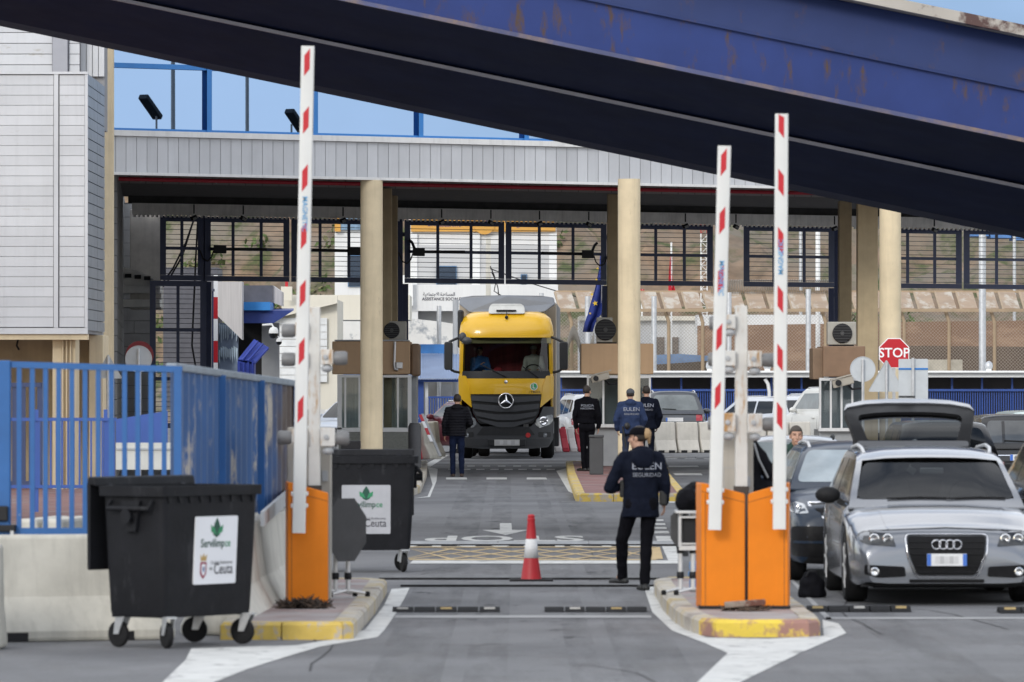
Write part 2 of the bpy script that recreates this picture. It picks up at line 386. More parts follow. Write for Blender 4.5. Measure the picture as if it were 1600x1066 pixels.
# kerbed islands
def island(label, foot, hk=.14, kw=.16, pave=M_red, kmat=(M_kerb, M_kerby), yellow=lambda a, b: True, name='traffic_island'):
    c = Vector((sum(p[0] for p in foot) / len(foot), min(p[1] for p in foot), 0))
    t = thing(name, label, 'traffic island', c)
    t['kind'] = 'structure'
    n = len(foot); P = [Vector((p[0], p[1])) for p in foot]
    area = sum(P[i].x * P[(i + 1) % n].y - P[(i + 1) % n].x * P[i].y for i in range(n))
    if area < 0: P.reverse()
    inn = []
    for i in range(n):
        d0 = (P[i] - P[i - 1]).normalized(); d1 = (P[(i + 1) % n] - P[i]).normalized()
        n0, n1 = Vector((-d0.y, d0.x)), Vector((-d1.y, d1.x)); b = (n0 + n1).normalized()
        inn.append(P[i] + b * kw / max(.5, b.dot(n0)))
    kb = MB()
    for i in range(n):
        a, b, ia, ib = P[i], P[(i + 1) % n], inn[i], inn[(i + 1) % n]
        ln = (b - a).length; k = max(1, round(ln / .6))
        for j in range(k):
            t0, t1 = j / k + (.006 / ln if k > 1 else 0), (j + 1) / k - (.006 / ln if k > 1 else 0)
            q = [a.lerp(b, t0), a.lerp(b, t1), ia.lerp(ib, t1), ia.lerp(ib, t0)]
            z = hk + rnd.uniform(-.004, .004)
            e = .025
            o0, o1 = q[0].lerp(q[3], e / kw), q[1].lerp(q[2], e / kw)
            mi = 1 if yellow(q[0], q[1]) else 0
            vs = [(*q[0], -.02), (*q[1], -.02), (*q[1], z - e), (*q[0], z - e), (*o1, z), (*o0, z), (*q[2], z), (*q[3], z), (*q[2], -.02), (*q[3], -.02)]
            kb.add(vs, [(0, 1, 2, 3), (3, 2, 4, 5), (5, 4, 6, 7), (7, 6, 8, 9), (0, 3, 5, 7, 9), (1, 8, 6, 4, 2)], mi)
    wb(kb, 'kerb', kmat, t)
    pv = MB(); pv.add([(*p, hk - .008) for p in inn], [tuple(range(n))]); wb(pv, 'paving', pave, t)
    return t
Lf = dg(972, .14)
island('red paved kerbed island with worn yellow front edge under the lone left barrier',
       [(-2.3, Lf), (-1.33, Lf), (-1.25, Lf + .1), (-1.2, 50), (-1.2, 54.6), (-1.35, 55), (-2.3, 55)], pave=mat('worn_red_paving', (.27, .2, .19), .85, var=.25, scale=2, bump=.4, c2=(.33, .31, .3), c2pos=(.4, .6), c2scale=.9),
       yellow=lambda a, b: max(a.y, b.y) < 45.4)
island('kerbed island with flaking yellow nose carrying the two paired barriers',
       [(1.62, 45.32), (2.36, 45.3), (2.46, 45.5), (2.48, 46.2), (2.48, 54.6), (2.3, 55.2), (1.5, 55.2), (1.36, 54.6), (1.34, 50.5), (1.37, 48), (1.42, 46.6), (1.5, 45.7)],
       pave=MATS['worn_red_paving'], kmat=(M_kerb, mat('flaking_yellow_kerb_paint', (.68, .5, .06), .7, var=.12, scale=5, bump=.2, rust=((.3, .16, .13), .46, .54, 2.6, (1, 1, 1)))), yellow=lambda a, b: max(a.y, b.y) < 46)
d3 = dg(771, .14)
island('red paved kerbed island with yellow edge around the middle column',
       [((907 - 800) * d3 / FPX, d3), ((1062 - 800) * d3 / FPX, d3), ((1074 - 800) * (d3 + .4) / FPX, d3 + .4), ((1046 - 800) * 118 / FPX, 118), ((1040 - 800) * 135 / FPX, 135), ((884 - 800) * 135 / FPX, 135), ((887 - 800) * 118 / FPX, 118), ((899 - 800) * (d3 + .4) / FPX, d3 + .4)],
       yellow=lambda a, b: True)
island('kerbed island with pale edge around the left booth column',
       [((470 - 800) * 101 / FPX, 101), ((646 - 800) * 101 / FPX, 101), ((658 - 800) * 104 / FPX, 104), ((667 - 800) * 121 / FPX, 121), ((668 - 800) * 136 / FPX, 136), ((470 - 800) * 136 / FPX, 136)],
       pave=M_pavgrey, yellow=lambda a, b: max(a.y, b.y) < 101.5)
island('raised grey kerbed island under the booth and signs behind the open estate',
       [((1290 - 800) * 106 / FPX, 106), ((1480 - 800) * 106 / FPX, 106), ((1480 - 800) * 132 / FPX, 132), ((1262 - 800) * 132 / FPX, 132)], pave=M_pavgrey, yellow=lambda a, b: False)
island('red paved footway with yellow edge behind the blue railing',
       [(-12, 72), (-5.3, 72), (-5.3, 112), (-12, 112)], yellow=lambda a, b: max(a.y, b.y) < 73)

# speed bumps across the lanes
def bump(label, px0, px1, py, wd, h, ms, mod=.5, pat=None, group='speed bumps across the lanes'):
    d = dg(py); xa, xb = (px0 - 800) * d / FPX, (px1 - 800) * d / FPX
    t = thing('speed_bump', label, 'speed bump', ((xa + xb) / 2, d, 0), 0, group)
    n = max(1, round((xb - xa) / mod)); mb = MB(); mk = MB()
    for i in range(n):
        a = xa + (xb - xa) * i / n + .006; b = xa + (xb - xa) * (i + 1) / n - .006
        prof = [(0, .004), (wd * .12, h * .55), (wd * .3, h), (wd * .7, h), (wd * .88, h * .55), (wd, .004)]
        mb.prism(prof, lambda p, q: (a, d + p, q), lambda p, q: (b, d + p, q))
        if pat and pat[i % len(pat)]:
            mk.cbox(((a + b) / 2, d + wd * .19, h * .8), ((b - a) * .55, .006, h * .62), Matrix.Rotation(-R(40), 3, 'X'), mi=pat[i % len(pat)] - 1)
    wb(mb, 'ridge', ms, t)
    if not pat: mq = MB(); mq.box(xa, xb, d - .03, d + .002, .002, .022); wb(mq, 'dark_edge', M_rubber, t)
    if mk.v: wb(mk, 'reflective_strip', [mat('dirty_white_strip', (.34, .33, .31), .6, var=.2, scale=9), mat('dirty_yellow_strip', (.33, .24, .10), .6, var=.2, scale=9)], t)
    return t
M_bumpg = mat('grey_rubber_bump', (.12, .122, .126), .7, var=.25, scale=5, bump=.4)
bump('black rubber speed bump with pale blocks left of the gap, below the cone', 612, 782, 957, .42, .04, M_rubber, .19, (1, 0, 2, 0))
bump('black rubber speed bump with pale blocks right of the gap, near the right island', 850, 1012, 957, .42, .04, M_rubber, .19, (0, 1, 0, 2))
bump('black rubber speed bump with pale blocks in front of the silver estate car', 1262, 1425, 957, .42, .05, M_rubber, .19, (2, 0, 1, 0))
bump('short black rubber speed bump cut by the right picture edge', 1562, 1700, 959, .42, .05, M_rubber, .19, (2, 0, 0, 1))
bump('grey ridged speed bump just in front of the traffic cone', 626, 1035, 917, .5, .04, M_bumpg, .9)
bump('grey ridged speed bump just behind the traffic cone', 592, 1030, 906, .5, .04, M_bumpg, .9)
bump('long grey speed bump between the road words and the yellow box', 636, 1062, 853, .6, .05, mat('pale_bump', (.3, .31, .32), .6, var=.2, scale=4), 1.2)
bump('low grey speed bump ahead of the right island by the concrete barriers', 1030, 1200, 717, .5, .05, M_bumpg, 1.0, (1, 0))

# ================================================================= GATE BUILDING
bld = thing('gate_building', 'long grey clad gate building with blue glazing on round cream columns', 'building', (0, 121, 0))
M_clad = mat('grey_cladding', (.5, .51, .53), .45, .15, var=.06, scale=1.3, streak=.14, island=.10)
M_trimw = mat('white_trim', (.66, .66, .65), .5, var=.06, scale=3, streak=.25)
def wallstrip(mb, px0, px1, z0, z1, d0, th, mi=None):
    a, b, c, d = FR(px0, z0, d0), FR(px1, z0, d0), FR(px1, z0, d0, th), FR(px0, z0, d0, th)
    up = Vector((0, 0, z1 - z0)); return mb.hexa([a, b, c, d, a + up, b + up, c + up, d + up], mi)
mb = MB()
px = 164.0
while px < 1700:
    wallstrip(mb, px + .3, px + 16.1, 6.30, 7.03, 121, .03); px += 16.4
wb(mb, 'fascia_panels', M_clad, bld)
mb = MB(); wallstrip(mb, 163, 1700, 6.31, 7.02, 121.035, .25); wb(mb, 'fascia_backing', mat('joint_shadow', (.16, .16, .165), .8), bld)
mb = MB(); wallstrip(mb, 163, 1700, 6.24, 6.296, 120.93, .3); wallstrip(mb, 163, 1700, 7.035, 7.15, 120.9, .4); wb(mb, 'fascia_trim', M_trimw, bld)
M_reflect = mat('blue_reflective_glazing', (.22, .32, .47), .006, 1.0, var=.02, scale=.3)
mb = MB(); wallstrip(mb, 172, 1700, 7.16, 11.5, 121.15, .04); wb(mb, 'glazing', M_reflect, bld)
M_blue = mat('blue_frame_paint', (.02, .17, .48), .4, var=.06)
mb = MB()
for p in (166, 327, 493, 658, 823, 990, 1155, 1320): wallstrip(mb, p - 3.6, p + 3.6, 7.10, 11.5, 121.02, .12)
wallstrip(mb, 170, 1700, 7.152, 7.20, 121.06, .08); wallstrip(mb, 170, 1700, 8.43, 8.53, 121.05, .1)
wb(mb, 'mullions', M_blue, bld)
M_soff = mat('soffit_boards', (.30, .27, .255), .8, var=.12, scale=2)
mb = MB()
# soffit boards run into the depth
px = 150.0
while px < 1750:
    a, b = FR(px + .4, 6.42, 121.3), FR(px + 25, 6.42, 121.3)
    c, d = FR(px + 25, 6.42, 131.5), FR(px + .4, 6.42, 131.5); up = Vector((0, 0, .03))
    mb.hexa([a, b, c, d, a + up, b + up, c + up, d + up]); px += 26
wb(mb, 'soffit', M_soff, bld)
mb = MB(); a, b, c, d = FR(150, 6.47, 121.3), FR(1750, 6.47, 121.3), FR(1750, 6.47, 142.6), FR(150, 6.47, 142.6); up = Vector((0, 0, .35))
mb.hexa([a, b, c, d, a + up, b + up, c + up, d + up]); wb(mb, 'ceiling', mat('dark_ceiling', (.14, .13, .125), .9, var=.2), bld)
mb = MB(); mb.tube([FR(p, 6.36, 127) for p in range(175, 1760, 60)], .045, 8); wb(mb, 'fire_pipe', mat('red_pipe_paint', (.42, .02, .04), .4), bld, smooth=60)
for p in range(220, 1700, 118):
    hang = MB(); hang.bar(FR(p, 6.3, 127), FR(p, 6.47, 127), .03, .02); wb(hang, 'pipe_hanger', M_greyp, bld)
M_hous = mat('grey_shutter_housing', (.82, .80, .77), .7, var=.12, scale=3, streak=.3)
mb = MB(); wallstrip(mb, 206, 1750, 6.02, 6.29, 141.6, .5)
wb(mb, 'shutter_housing', M_hous, bld)
mb = MB(); wallstrip(mb, 200, 1750, 6.292, 6.83, 141.9, .3); wb(mb, 'lintel', mat('lintel_dark', (.07, .07, .07), .9, var=.2), bld)
mb = MB(); px = 208
while px < 1740: wallstrip(mb, px, px + 3, 5.965, 6.02, 141.62, .3); px += 7
wb(mb, 'housing_teeth', M_hous, bld)
def column(px, d, z0=.12, r=.235, z1=6.24):
    c = W(px, 595, d); c.z = 0
    m_ = MB(); m_.lathe([(r * 1.04, z0), (r * 1.04, z0 + .3), (r, z0 + .32), (r, 3.2), (r * .995, z1)], (c.x, c.y, 0), n=28)
    return wb(m_, 'column', M_cream, bld, smooth=40)
column(580.5, 119.4); column(983, 118.6); column(1391, 123.5)
mb = MB(); c = W(170, 595, 115.4); mb.box(c.x - .1, c.x + .1, c.y - .1, c.y + .1, 0, 12); wb(mb, 'pilaster', M_cream, bld, bevel=.02)
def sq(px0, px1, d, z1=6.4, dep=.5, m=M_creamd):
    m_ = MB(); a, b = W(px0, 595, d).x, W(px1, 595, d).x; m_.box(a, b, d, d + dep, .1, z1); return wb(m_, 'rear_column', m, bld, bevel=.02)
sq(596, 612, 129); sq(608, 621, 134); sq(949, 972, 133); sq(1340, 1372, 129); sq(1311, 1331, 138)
# inner left wall and the plates on it
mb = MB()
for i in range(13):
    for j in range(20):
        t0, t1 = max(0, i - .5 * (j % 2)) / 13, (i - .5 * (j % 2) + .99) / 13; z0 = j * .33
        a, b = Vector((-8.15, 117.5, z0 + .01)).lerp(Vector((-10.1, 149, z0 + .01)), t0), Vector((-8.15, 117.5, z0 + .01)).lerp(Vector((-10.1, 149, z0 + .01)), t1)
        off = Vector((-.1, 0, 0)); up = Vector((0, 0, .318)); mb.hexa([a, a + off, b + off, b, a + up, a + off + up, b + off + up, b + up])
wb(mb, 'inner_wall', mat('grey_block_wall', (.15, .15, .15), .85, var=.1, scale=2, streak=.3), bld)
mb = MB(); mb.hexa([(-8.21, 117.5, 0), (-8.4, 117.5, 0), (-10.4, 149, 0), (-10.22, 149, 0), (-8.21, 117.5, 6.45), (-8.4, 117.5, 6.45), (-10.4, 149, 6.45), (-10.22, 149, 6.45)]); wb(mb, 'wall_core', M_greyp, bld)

def box_px(mb, px0, px1, py0, py1, d, dep, mi=None):
    a, b = W(px0, py1, d), W(px1, py0, d); return mb.box(a.x, b.x, d, d + dep, a.z, b.z, mi)
mb = MB()
for j in range(20):
    xa_, xb_ = W(110, 0, 140.6).x, W(238, 0, 140.6).x; q = xa_ - .4 * (j % 2)
    while q < xb_: mb.box(max(q, xa_), min(q + .78, xb_), 140.6, 140.7, j * .32 + .006, j * .32 + .314); q += .79
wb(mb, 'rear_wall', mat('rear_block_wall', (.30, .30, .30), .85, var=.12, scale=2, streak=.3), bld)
mb = MB(); mb.box(xa_, xb_ - .01, 140.69, 141.0, 0, 6.44); wb(mb, 'rear_wall_core', MATS['grey_block_wall'], bld)
t = thing('service_duct', 'tall grey service duct with projecting trays on the dark inner wall', 'duct', W(226, 480, 138))
mb = MB(); box_px(mb, 203, 252, 327, 484, 138.4, .9); wb(mb, 'duct_panel', mat('duct_grey', (.55, .52, .48), .7, var=.12, streak=.3), t, bevel=.02)
for y0, y1, dx in ((446, 458, 0), (468, 480, -4)):
    mb = MB(); box_px(mb, 190 + dx, 250, y0, y1, 137.6, .75); wb(mb, 'tray', mat('tray_pale', (.75, .74, .70), .6, var=.1), t, bevel=.02)
mb = MB(); p = [(190, 446), (190, 417), (214, 422), (236, 434), (252, 448)]
mb.prism(p, lambda a, b: W(a, b, 137.7), lambda a, b: W(a, b, 137.9)); wb(mb, 'tray_bracket', MATS['tray_pale'], t)
for x0 in (195, 210, 225):
    mb = MB(); box_px(mb, x0, x0 + 10, 428 + (x0 - 195) * .12, 434 + (x0 - 195) * .12, 137.6, .1); wb(mb, 'slot', M_black, t)

# left block, nearer than the gates
blk = thing('office_block', 'pale grey clad office block raised on cream piers', 'building', (-8.3, 100, 0))
xl, xr, d0, d1 = -16.0, W(137, 0, 100).x, 100.0, 104.2
zb, zt = 2.86, W(0, 112, 100).z
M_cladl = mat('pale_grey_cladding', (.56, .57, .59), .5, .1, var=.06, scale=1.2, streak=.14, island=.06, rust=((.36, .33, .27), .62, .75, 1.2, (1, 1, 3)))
mb = MB(); n = 25; hh = (zt - .06 - zb - .12) / n
xm0, xm1 = W(86, 0, 100).x, W(91, 0, 100).x
for i in range(n):
    z0 = zb + .12 + i * hh
    mb.box(xl, xm0 - .03, d0, d0 + .05, z0 + .004, z0 + hh - .003); mb.box(xm1 + .02, W(132, 0, 100).x, d0, d0 + .05, z0 + .004, z0 + hh - .003)
wb(mb, 'cladding', M_cladl, blk)
mb = MB()
mb.box(xm0 - .02, xm1, d0 - .03, d0 + .04, zb + .11, zt - .05); mb.box(W(132.5, 0, 100).x, xr, d0 - .02, d0 + .05, zb + .11, zt - .05)
mb.box(xl, xr, d0 - .03, d0 + .06, zb, zb + .105); mb.box(xl, xr, d0 - .03, d0 + .06, zt - .045, zt); wb(mb, 'cladding_trim', M_cladl, blk)
mb = MB(); mb.box(xl, xr - .04, d0 + .055, d1, zb + .01, zt - .01); wb(mb, 'core', mat('core_grey', (.26, .26, .27), .8), blk)
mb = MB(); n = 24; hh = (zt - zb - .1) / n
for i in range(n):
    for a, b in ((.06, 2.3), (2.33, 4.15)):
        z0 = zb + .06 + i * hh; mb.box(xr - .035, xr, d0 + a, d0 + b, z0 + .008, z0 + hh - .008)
wb(mb, 'side_cladding', mat('shaded_side_cladding', (.24, .26, .29), .45, .2, var=.12, scale=1.5), blk)  # side face coloured darker because it turns away from the light
mb = MB()
for (a, b, da, db) in ((82, 118, 100.3, 101.2), (139, 161, 102.6, 104)):
    mb.box(W(a, 0, da).x, W(b, 0, da).x, da, db, 0, zb)
for q in (97, 103, 109): mb.box(W(q, 0, 100.2).x, W(q + 2, 0, 100.2).x, 100.22, 100.29, 0, zb - .02)
wb(mb, 'pier', M_cream, blk, bevel=.015)
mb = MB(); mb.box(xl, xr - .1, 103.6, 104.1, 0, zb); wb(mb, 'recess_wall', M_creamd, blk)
mb = MB(); mb.box(xl, xr, d0 + .02, d0 + .3, zb - .1, zb - .005); wb(mb, 'lower_beam', M_cream, blk)
mb = MB(); mb.tube([W(27, 523, 101), W(28, 532, 101), W(26, 540, 101), W(30, 547, 101)], .02, 6); wb(mb, 'loose_cable', M_black, blk)
# upper storey set back
ub = MB(); zt2 = 11.0; n = 14; z0u = W(0, 118, 106).z
for i in range(26):
    z0 = z0u + i * .2; ub.box(-18, W(81, 0, 106).x, 106, 106.05, z0 + .006, z0 + .194); ub.box(W(108, 0, 106).x, W(124, 0, 106).x, 106, 106.05, z0 + .006, z0 + .194)
for i in range(4):
    a = 125 + i * 9.5; ub.box(W(a + .5, 0, 106.3).x, W(a + 9, 0, 106.3).x, 106.3, 106.35, z0u, z0u + 5.2)
wb(ub, 'upper_cladding', M_cladl, blk)
mb = MB(); mb.box(-18, W(163, 0, 106.4).x, 106.4, 107.2, z0u - 1, z0u + 5.2); wb(mb, 'upper_core', MATS['core_grey'], blk)
mb = MB(); mb.box(W(81.5, 0, 105.9).x, W(105, 0, 105.9).x, 105.9, 106.3, z0u, z0u + 5.2); wb(mb, 'upper_panel', mat('panel_grey', (.34, .345, .38), .5, .1, var=.04), blk)

# overhead ramp of painted steel
rmp = thing('overhead_ramp', 'huge dark blue steel ramp sloping across above the lanes, streaked with rust', 'overhead ramp', (0, 74, 0))
SL = .2075
def rz(y800, d): return CH + (595 - y800) * d / FPX
def extr(loop, name, m, x0=-20, x1=21, n=1, **k):
    mb_ = MB(); rr = []
    for i in range(n + 1):
        x = x0 + (x1 - x0) * i / n; rr.append([Vector((x, d, z - SL * x)) for d, z in loop])
    mb_.rings(rr); return wb(mb_, name, m, rmp, **k)
M_gdark = mat('shaded_girder_paint', (.006, .012, .045), .75, spec=.15, var=.2, scale=1.0, rust=((.03, .018, .014), .68, .85, 1.4, (1, 1, 1)))  # girder blue darkened, shade of the downward faces put into the colour
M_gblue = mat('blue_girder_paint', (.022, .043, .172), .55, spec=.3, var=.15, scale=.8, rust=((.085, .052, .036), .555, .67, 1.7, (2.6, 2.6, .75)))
M_gblue2 = mat('shaded_web_paint', (.016, .032, .12), .55, spec=.3, var=.15, scale=.8, rust=((.08, .045, .03), .57, .72, 1.0, (2.4, 2.4, .9)))  # web blue darkened, shade below the deck put into the colour
zA, zB, zD = rz(197, 80), rz(126, 77), rz(56, 74)
zE, zFt, zGt = rz(-25, 74), rz(-108, 74), rz(-130, 73.5)
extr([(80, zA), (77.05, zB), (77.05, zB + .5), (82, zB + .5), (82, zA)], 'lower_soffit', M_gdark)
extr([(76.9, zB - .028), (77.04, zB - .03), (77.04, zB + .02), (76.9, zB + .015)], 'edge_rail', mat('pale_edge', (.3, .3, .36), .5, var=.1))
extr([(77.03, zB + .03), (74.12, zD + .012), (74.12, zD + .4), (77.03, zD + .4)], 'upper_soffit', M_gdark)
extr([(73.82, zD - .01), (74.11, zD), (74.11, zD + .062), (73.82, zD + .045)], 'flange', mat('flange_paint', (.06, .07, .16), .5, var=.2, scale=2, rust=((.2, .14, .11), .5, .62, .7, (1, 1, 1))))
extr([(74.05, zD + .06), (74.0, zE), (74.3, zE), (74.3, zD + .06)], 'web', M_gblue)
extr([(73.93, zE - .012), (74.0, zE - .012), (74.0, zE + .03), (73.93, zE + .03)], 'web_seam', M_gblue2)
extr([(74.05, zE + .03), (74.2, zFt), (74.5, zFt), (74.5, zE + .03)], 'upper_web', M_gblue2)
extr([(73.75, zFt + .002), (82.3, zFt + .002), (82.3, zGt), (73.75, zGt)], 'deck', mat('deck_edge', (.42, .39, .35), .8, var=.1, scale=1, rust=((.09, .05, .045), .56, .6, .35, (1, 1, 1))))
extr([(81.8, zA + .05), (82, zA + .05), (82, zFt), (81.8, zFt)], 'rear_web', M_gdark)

# hillside behind everything
hb = MB(); NX, NY = 220, 90
def hill_z(x, y):
    b = max(0, (y - 248)) * .42
    return -.3 + b * (.8 + .5 * noise.noise(Vector((x * .03, y * .02, 0)))) + 2.6 * noise.fractal(Vector((x * .09, y * .09, 3)), 1, 2, 5) * min(1, b / 6) + .9 * noise.fractal(Vector((x * .45, y * .3, 7)), .8, 2.2, 4) * min(1, b / 3)
for j in range(NY + 1):
    for i in range(NX + 1):
        x = -75 + 150 * i / NX; y = 246 + 130 * (j / NY) ** 1.5; hb.v.append(Vector((x, y, hill_z(x, y))))
for j in range(NY):
    for i in range(NX):
        a = j * (NX + 1) + i; hb.f.append([a, a + 1, a + NX + 2, a + NX + 1]); hb.mi.append(0)
M_hill = mat('hill_earth', (.185, .125, .08), .95, var=.45, scale=.9, c2=(.17, .15, .12), c2pos=(.42, .6), c2scale=.12, bump=1.0, bscale=2.2, rust=((.06, .075, .025), .5, .62, .5, (1, 1, 1)))
struct(hb.build('hillside', M_hill, smooth=50))
sb = MB()
for i in range(620):
    x = rnd.uniform(-48, 55); y = rnd.uniform(249, 292); z = hill_z(x, y)
    if noise.noise(Vector((x * .07, y * .07, 9))) < -.02: continue
    r0 = rnd.uniform(.4, 1.1)
    for k in range(34):
        c = Vector((x, y, z + r0 * .4)) + Vector((rnd.gauss(0, .45), rnd.gauss(0, .45), rnd.gauss(0, .32))) * r0
        u = Vector((rnd.gauss(0, 1), rnd.gauss(0, 1), rnd.gauss(0, 1))).normalized(); v = u.orthogonal().normalized(); s_ = rnd.uniform(.1, .22)
        sb.add([c - u * s_, c + v * s_ * .6, c + u * s_, c - v * s_ * .6], [(0, 1, 2, 3)], rnd.choice((0, 0, 1)))
o = sb.build('scrub', [mat('scrub_green', (.08, .115, .035), .9, var=.3, scale=.5), mat('dry_scrub', (.16, .15, .07), .9, var=.3, scale=.5)], fix=False)
o['kind'] = 'stuff'; o['label'] = 'low green scrub growing over the bare hillside'; o['category'] = 'scrub'
# ================================================================= GRILLE GATES
M_wire = mat('gate_wire', (.03, .035, .06), .5, var=0)
def leaf(label, px0, px1, z0=4.45, z1=6.0, d0=142, cols=3, rows=2, act=None, hook=False, group='tall grille gate leaves hung under the gate building'):
    base = FR((px0 + px1) / 2, z0, d0)
    t = thing('grille_gate', label, 'gate', base, 0, group)
    fr = MB(); fwd = 4.6
    def hb_(a, b, z, h, m=fr, th=.07, o=0): 
        p, q, r_, s_ = FR(a, z - h / 2, d0, o), FR(b, z - h / 2, d0, o), FR(b, z - h / 2, d0, o + th), FR(a, z - h / 2, d0, o + th); up = Vector((0, 0, h))
        m.hexa([p, q, r_, s_, p + up, q + up, r_ + up, s_ + up])
    hb_(px0, px1, z1 - .06, .13); hb_(px0, px1, z0 + .06, .12)
    hb_(px0, px0 + 2 * fwd, (z0 + z1) / 2, z1 - z0 - .25); hb_(px1 - 2 * fwd, px1, (z0 + z1) / 2, z1 - z0 - .25)
    wb(fr, 'frame', M_navy, t)
    bars = MB()
    for i in range(1, cols):
        p = px0 + (px1 - px0) * i / cols; hb_(p - 2.4, p + 2.4, (z0 + z1) / 2, z1 - z0 - .25, bars, .05, .01)
    for j in range(1, rows):
        z = z0 + (z1 - z0) * j / rows; hb_(px0 + 9, px1 - 9, z, .075, bars, .05, .014)
    wb(bars, 'crossbars', M_navy, t)
    wi = MB(); z = z0 + .16
    while z < z1 - .15:
        hb_(px0 + 8, px1 - 8, z, .014, wi, .012, .05); z += .118
    wb(wi, 'wire_mesh', M_wire, t)
    if act:
        zc = z0 + (z1 - z0) / 2; a0, a1 = act
        am = MB(); p, q = FR(a0, zc - .11, d0, -.16), FR(a1, zc - .11, d0, -.16)
        am.hexa([p, q, q + Vector((0, .15, 0)), p + Vector((0, .15, 0)), p + Vector((0, 0, .2)), q + Vector((0, 0, .2)), q + Vector((0, .15, .2)), p + Vector((0, .15, .2))])
        wb(am, 'actuator', M_black, t, bevel=.02)
        rm = MB(); e = a1 + 62 if a0 < (px0 + px1) / 2 else a0 - 62
        rm.tube([FR((a0 + a1) / 2, zc, d0, -.07), FR(e, zc + .01, d0, -.05)], .035, 8); wb(rm, 'ram', M_black, t, smooth=60)
        cm = MB(); s = -1 if a0 < (px0 + px1) / 2 else 1
        cc = a0 if s < 0 else a1
        cm.tube([FR(cc, zc - .05, d0, -.1), FR(cc + s * 3, zc - .2, d0, -.1), FR(cc + s * 9, zc - .3, d0, -.1), FR(cc + s * 16, zc - .25, d0, -.08), FR(cc + s * 22, zc - .02, d0, -.04)], .018, 6); wb(cm, 'cable', M_black, t)
        if hook:
            hm = MB(); hm.tube([FR(cc - s * 3, zc + .07, d0, -.1), FR(cc + s * 1, zc + .22, d0, -.1), FR(cc + s * 5, zc + .28, d0, -.1)], .035, 6); wb(hm, 'lever', M_black, t)
    return t
leaf('navy grille gate leaf between the dark duct and the lone raised arm', 320, 452, act=(334, 354))
leaf('navy grille gate leaf half hidden by the left cream column', 455, 590, act=(544, 566))
leaf('navy grille gate leaf above the left half of the yellow truck', 632, 788, act=(645, 664), hook=True)
leaf('navy grille gate leaf beside the blue starred flag above the truck', 790, 948, act=(909, 928), hook=True)
leaf('navy grille gate leaf just right of the middle cream column', 980, 1114)
leaf('navy grille gate leaf behind the rightmost raised barrier arm', 1162, 1304)
leaf('navy grille gate leaf directly right of the right cream column', 1376, 1503)
leaf('navy grille gate leaf cut by the right picture edge', 1506, 1660)
leaf('narrow navy grille panel with loose cables beside the grey duct', 250, 318, z0=4.46, cols=2)
leaf('lower navy grille panel standing behind the round dark red sign', 234, 322, z0=.9, z1=4.44, cols=2, rows=3)
# jamb posts
def jamb(label, px, z0, twin=9):
    t = thing('gate_post', label, 'gate post', FR(px, z0, 142.1), 0, 'navy posts carrying the grille gates')
    m_ = MB(); a = FR(px, z0, 142.1); m_.box(a.x - .075, a.x + .075, a.y, a.y + .15, z0, 6.02)
    wb(m_, 'post', M_navy, t)
    m_ = MB(); b = FR(px + twin, z0, 142.05); m_.box(b.x - .07, b.x + .07, b.y, b.y + .1, z0, 4.43); wb(m_, 'leaf_edge', M_navy, t)
    m_ = MB()
    for z in (2.5, 4.2, 5.6): m_.box(min(a.x, b.x), max(a.x, b.x), b.y + .02, b.y + .08, z, z + .1)
    wb(m_, 'hinges', M_navy, t)
jamb('navy gate post beside the left cream column and its booth', 624.5, .1)
jamb('navy gate post behind the blue starred flag', 954, .1, -9)
jamb('navy gate post behind the air conditioner of the right booth', 1308, .1, -9)
jamb('navy gate post holding loose black cables near the dark duct', 318.5, .1, 7)
# open leaf seen almost edge on
t = thing('open_gate_leaf', 'tall navy barred gate leaf folded open beside the striped pole', 'gate', W(327, 590, 146))
mb = MB()
for i, p in enumerate((322, 325.5, 329, 332.5)):
    a = W(p, 585, 147 + i * .8); mb.tube([(a.x, a.y, .3), (a.x, a.y, 4.45)], .022, 6)
wb(mb, 'bars', M_navy, t)
mb = MB()
for z in (.3, 2.3, 4.42): mb.bar(W(320, 595, 146.5) + Vector((0, 0, z - 2.04)), W(334, 595, 150) + Vector((0, 0, z - 2.04)), .05, .07)
wb(mb, 'rails', M_navy, t)
t = thing('striped_pole', 'upright red and white striped pole beside the folded navy gate leaf', 'striped pole', W(337, 595, 151))
a = W(337, 595, 151)
for k in range(8):
    m_ = MB(); m_.box(a.x - .055, a.x + .055, a.y, a.y + .05, .2 + k * .58, .2 + (k + 1) * .58 - .004); wb(m_, 'red_band' if k % 2 == 0 else 'white_band', M_signred if k % 2 == 0 else M_signwhite, t)
# loose cables
for k, pts in enumerate(([(304, 340), (290, 380), (270, 420), (252, 445)], [(302, 345), (285, 400), (262, 440), (250, 452)], [(309, 342), (306, 400), (303, 470), (300, 540), (306, 575), (320, 578)])):
    mb = MB(); mb.tube([W(x, y, 139) for x, y in pts], .025, 6)
    o = mb.build('hanging_cable', M_black, smooth=60)
    tag(o, ('thick black cable slanting from the shutter housing to the duct', 'second slanting black cable, the lower of the pair by the duct', 'long black cable hanging straight down beside the gate post')[k], 'cable')
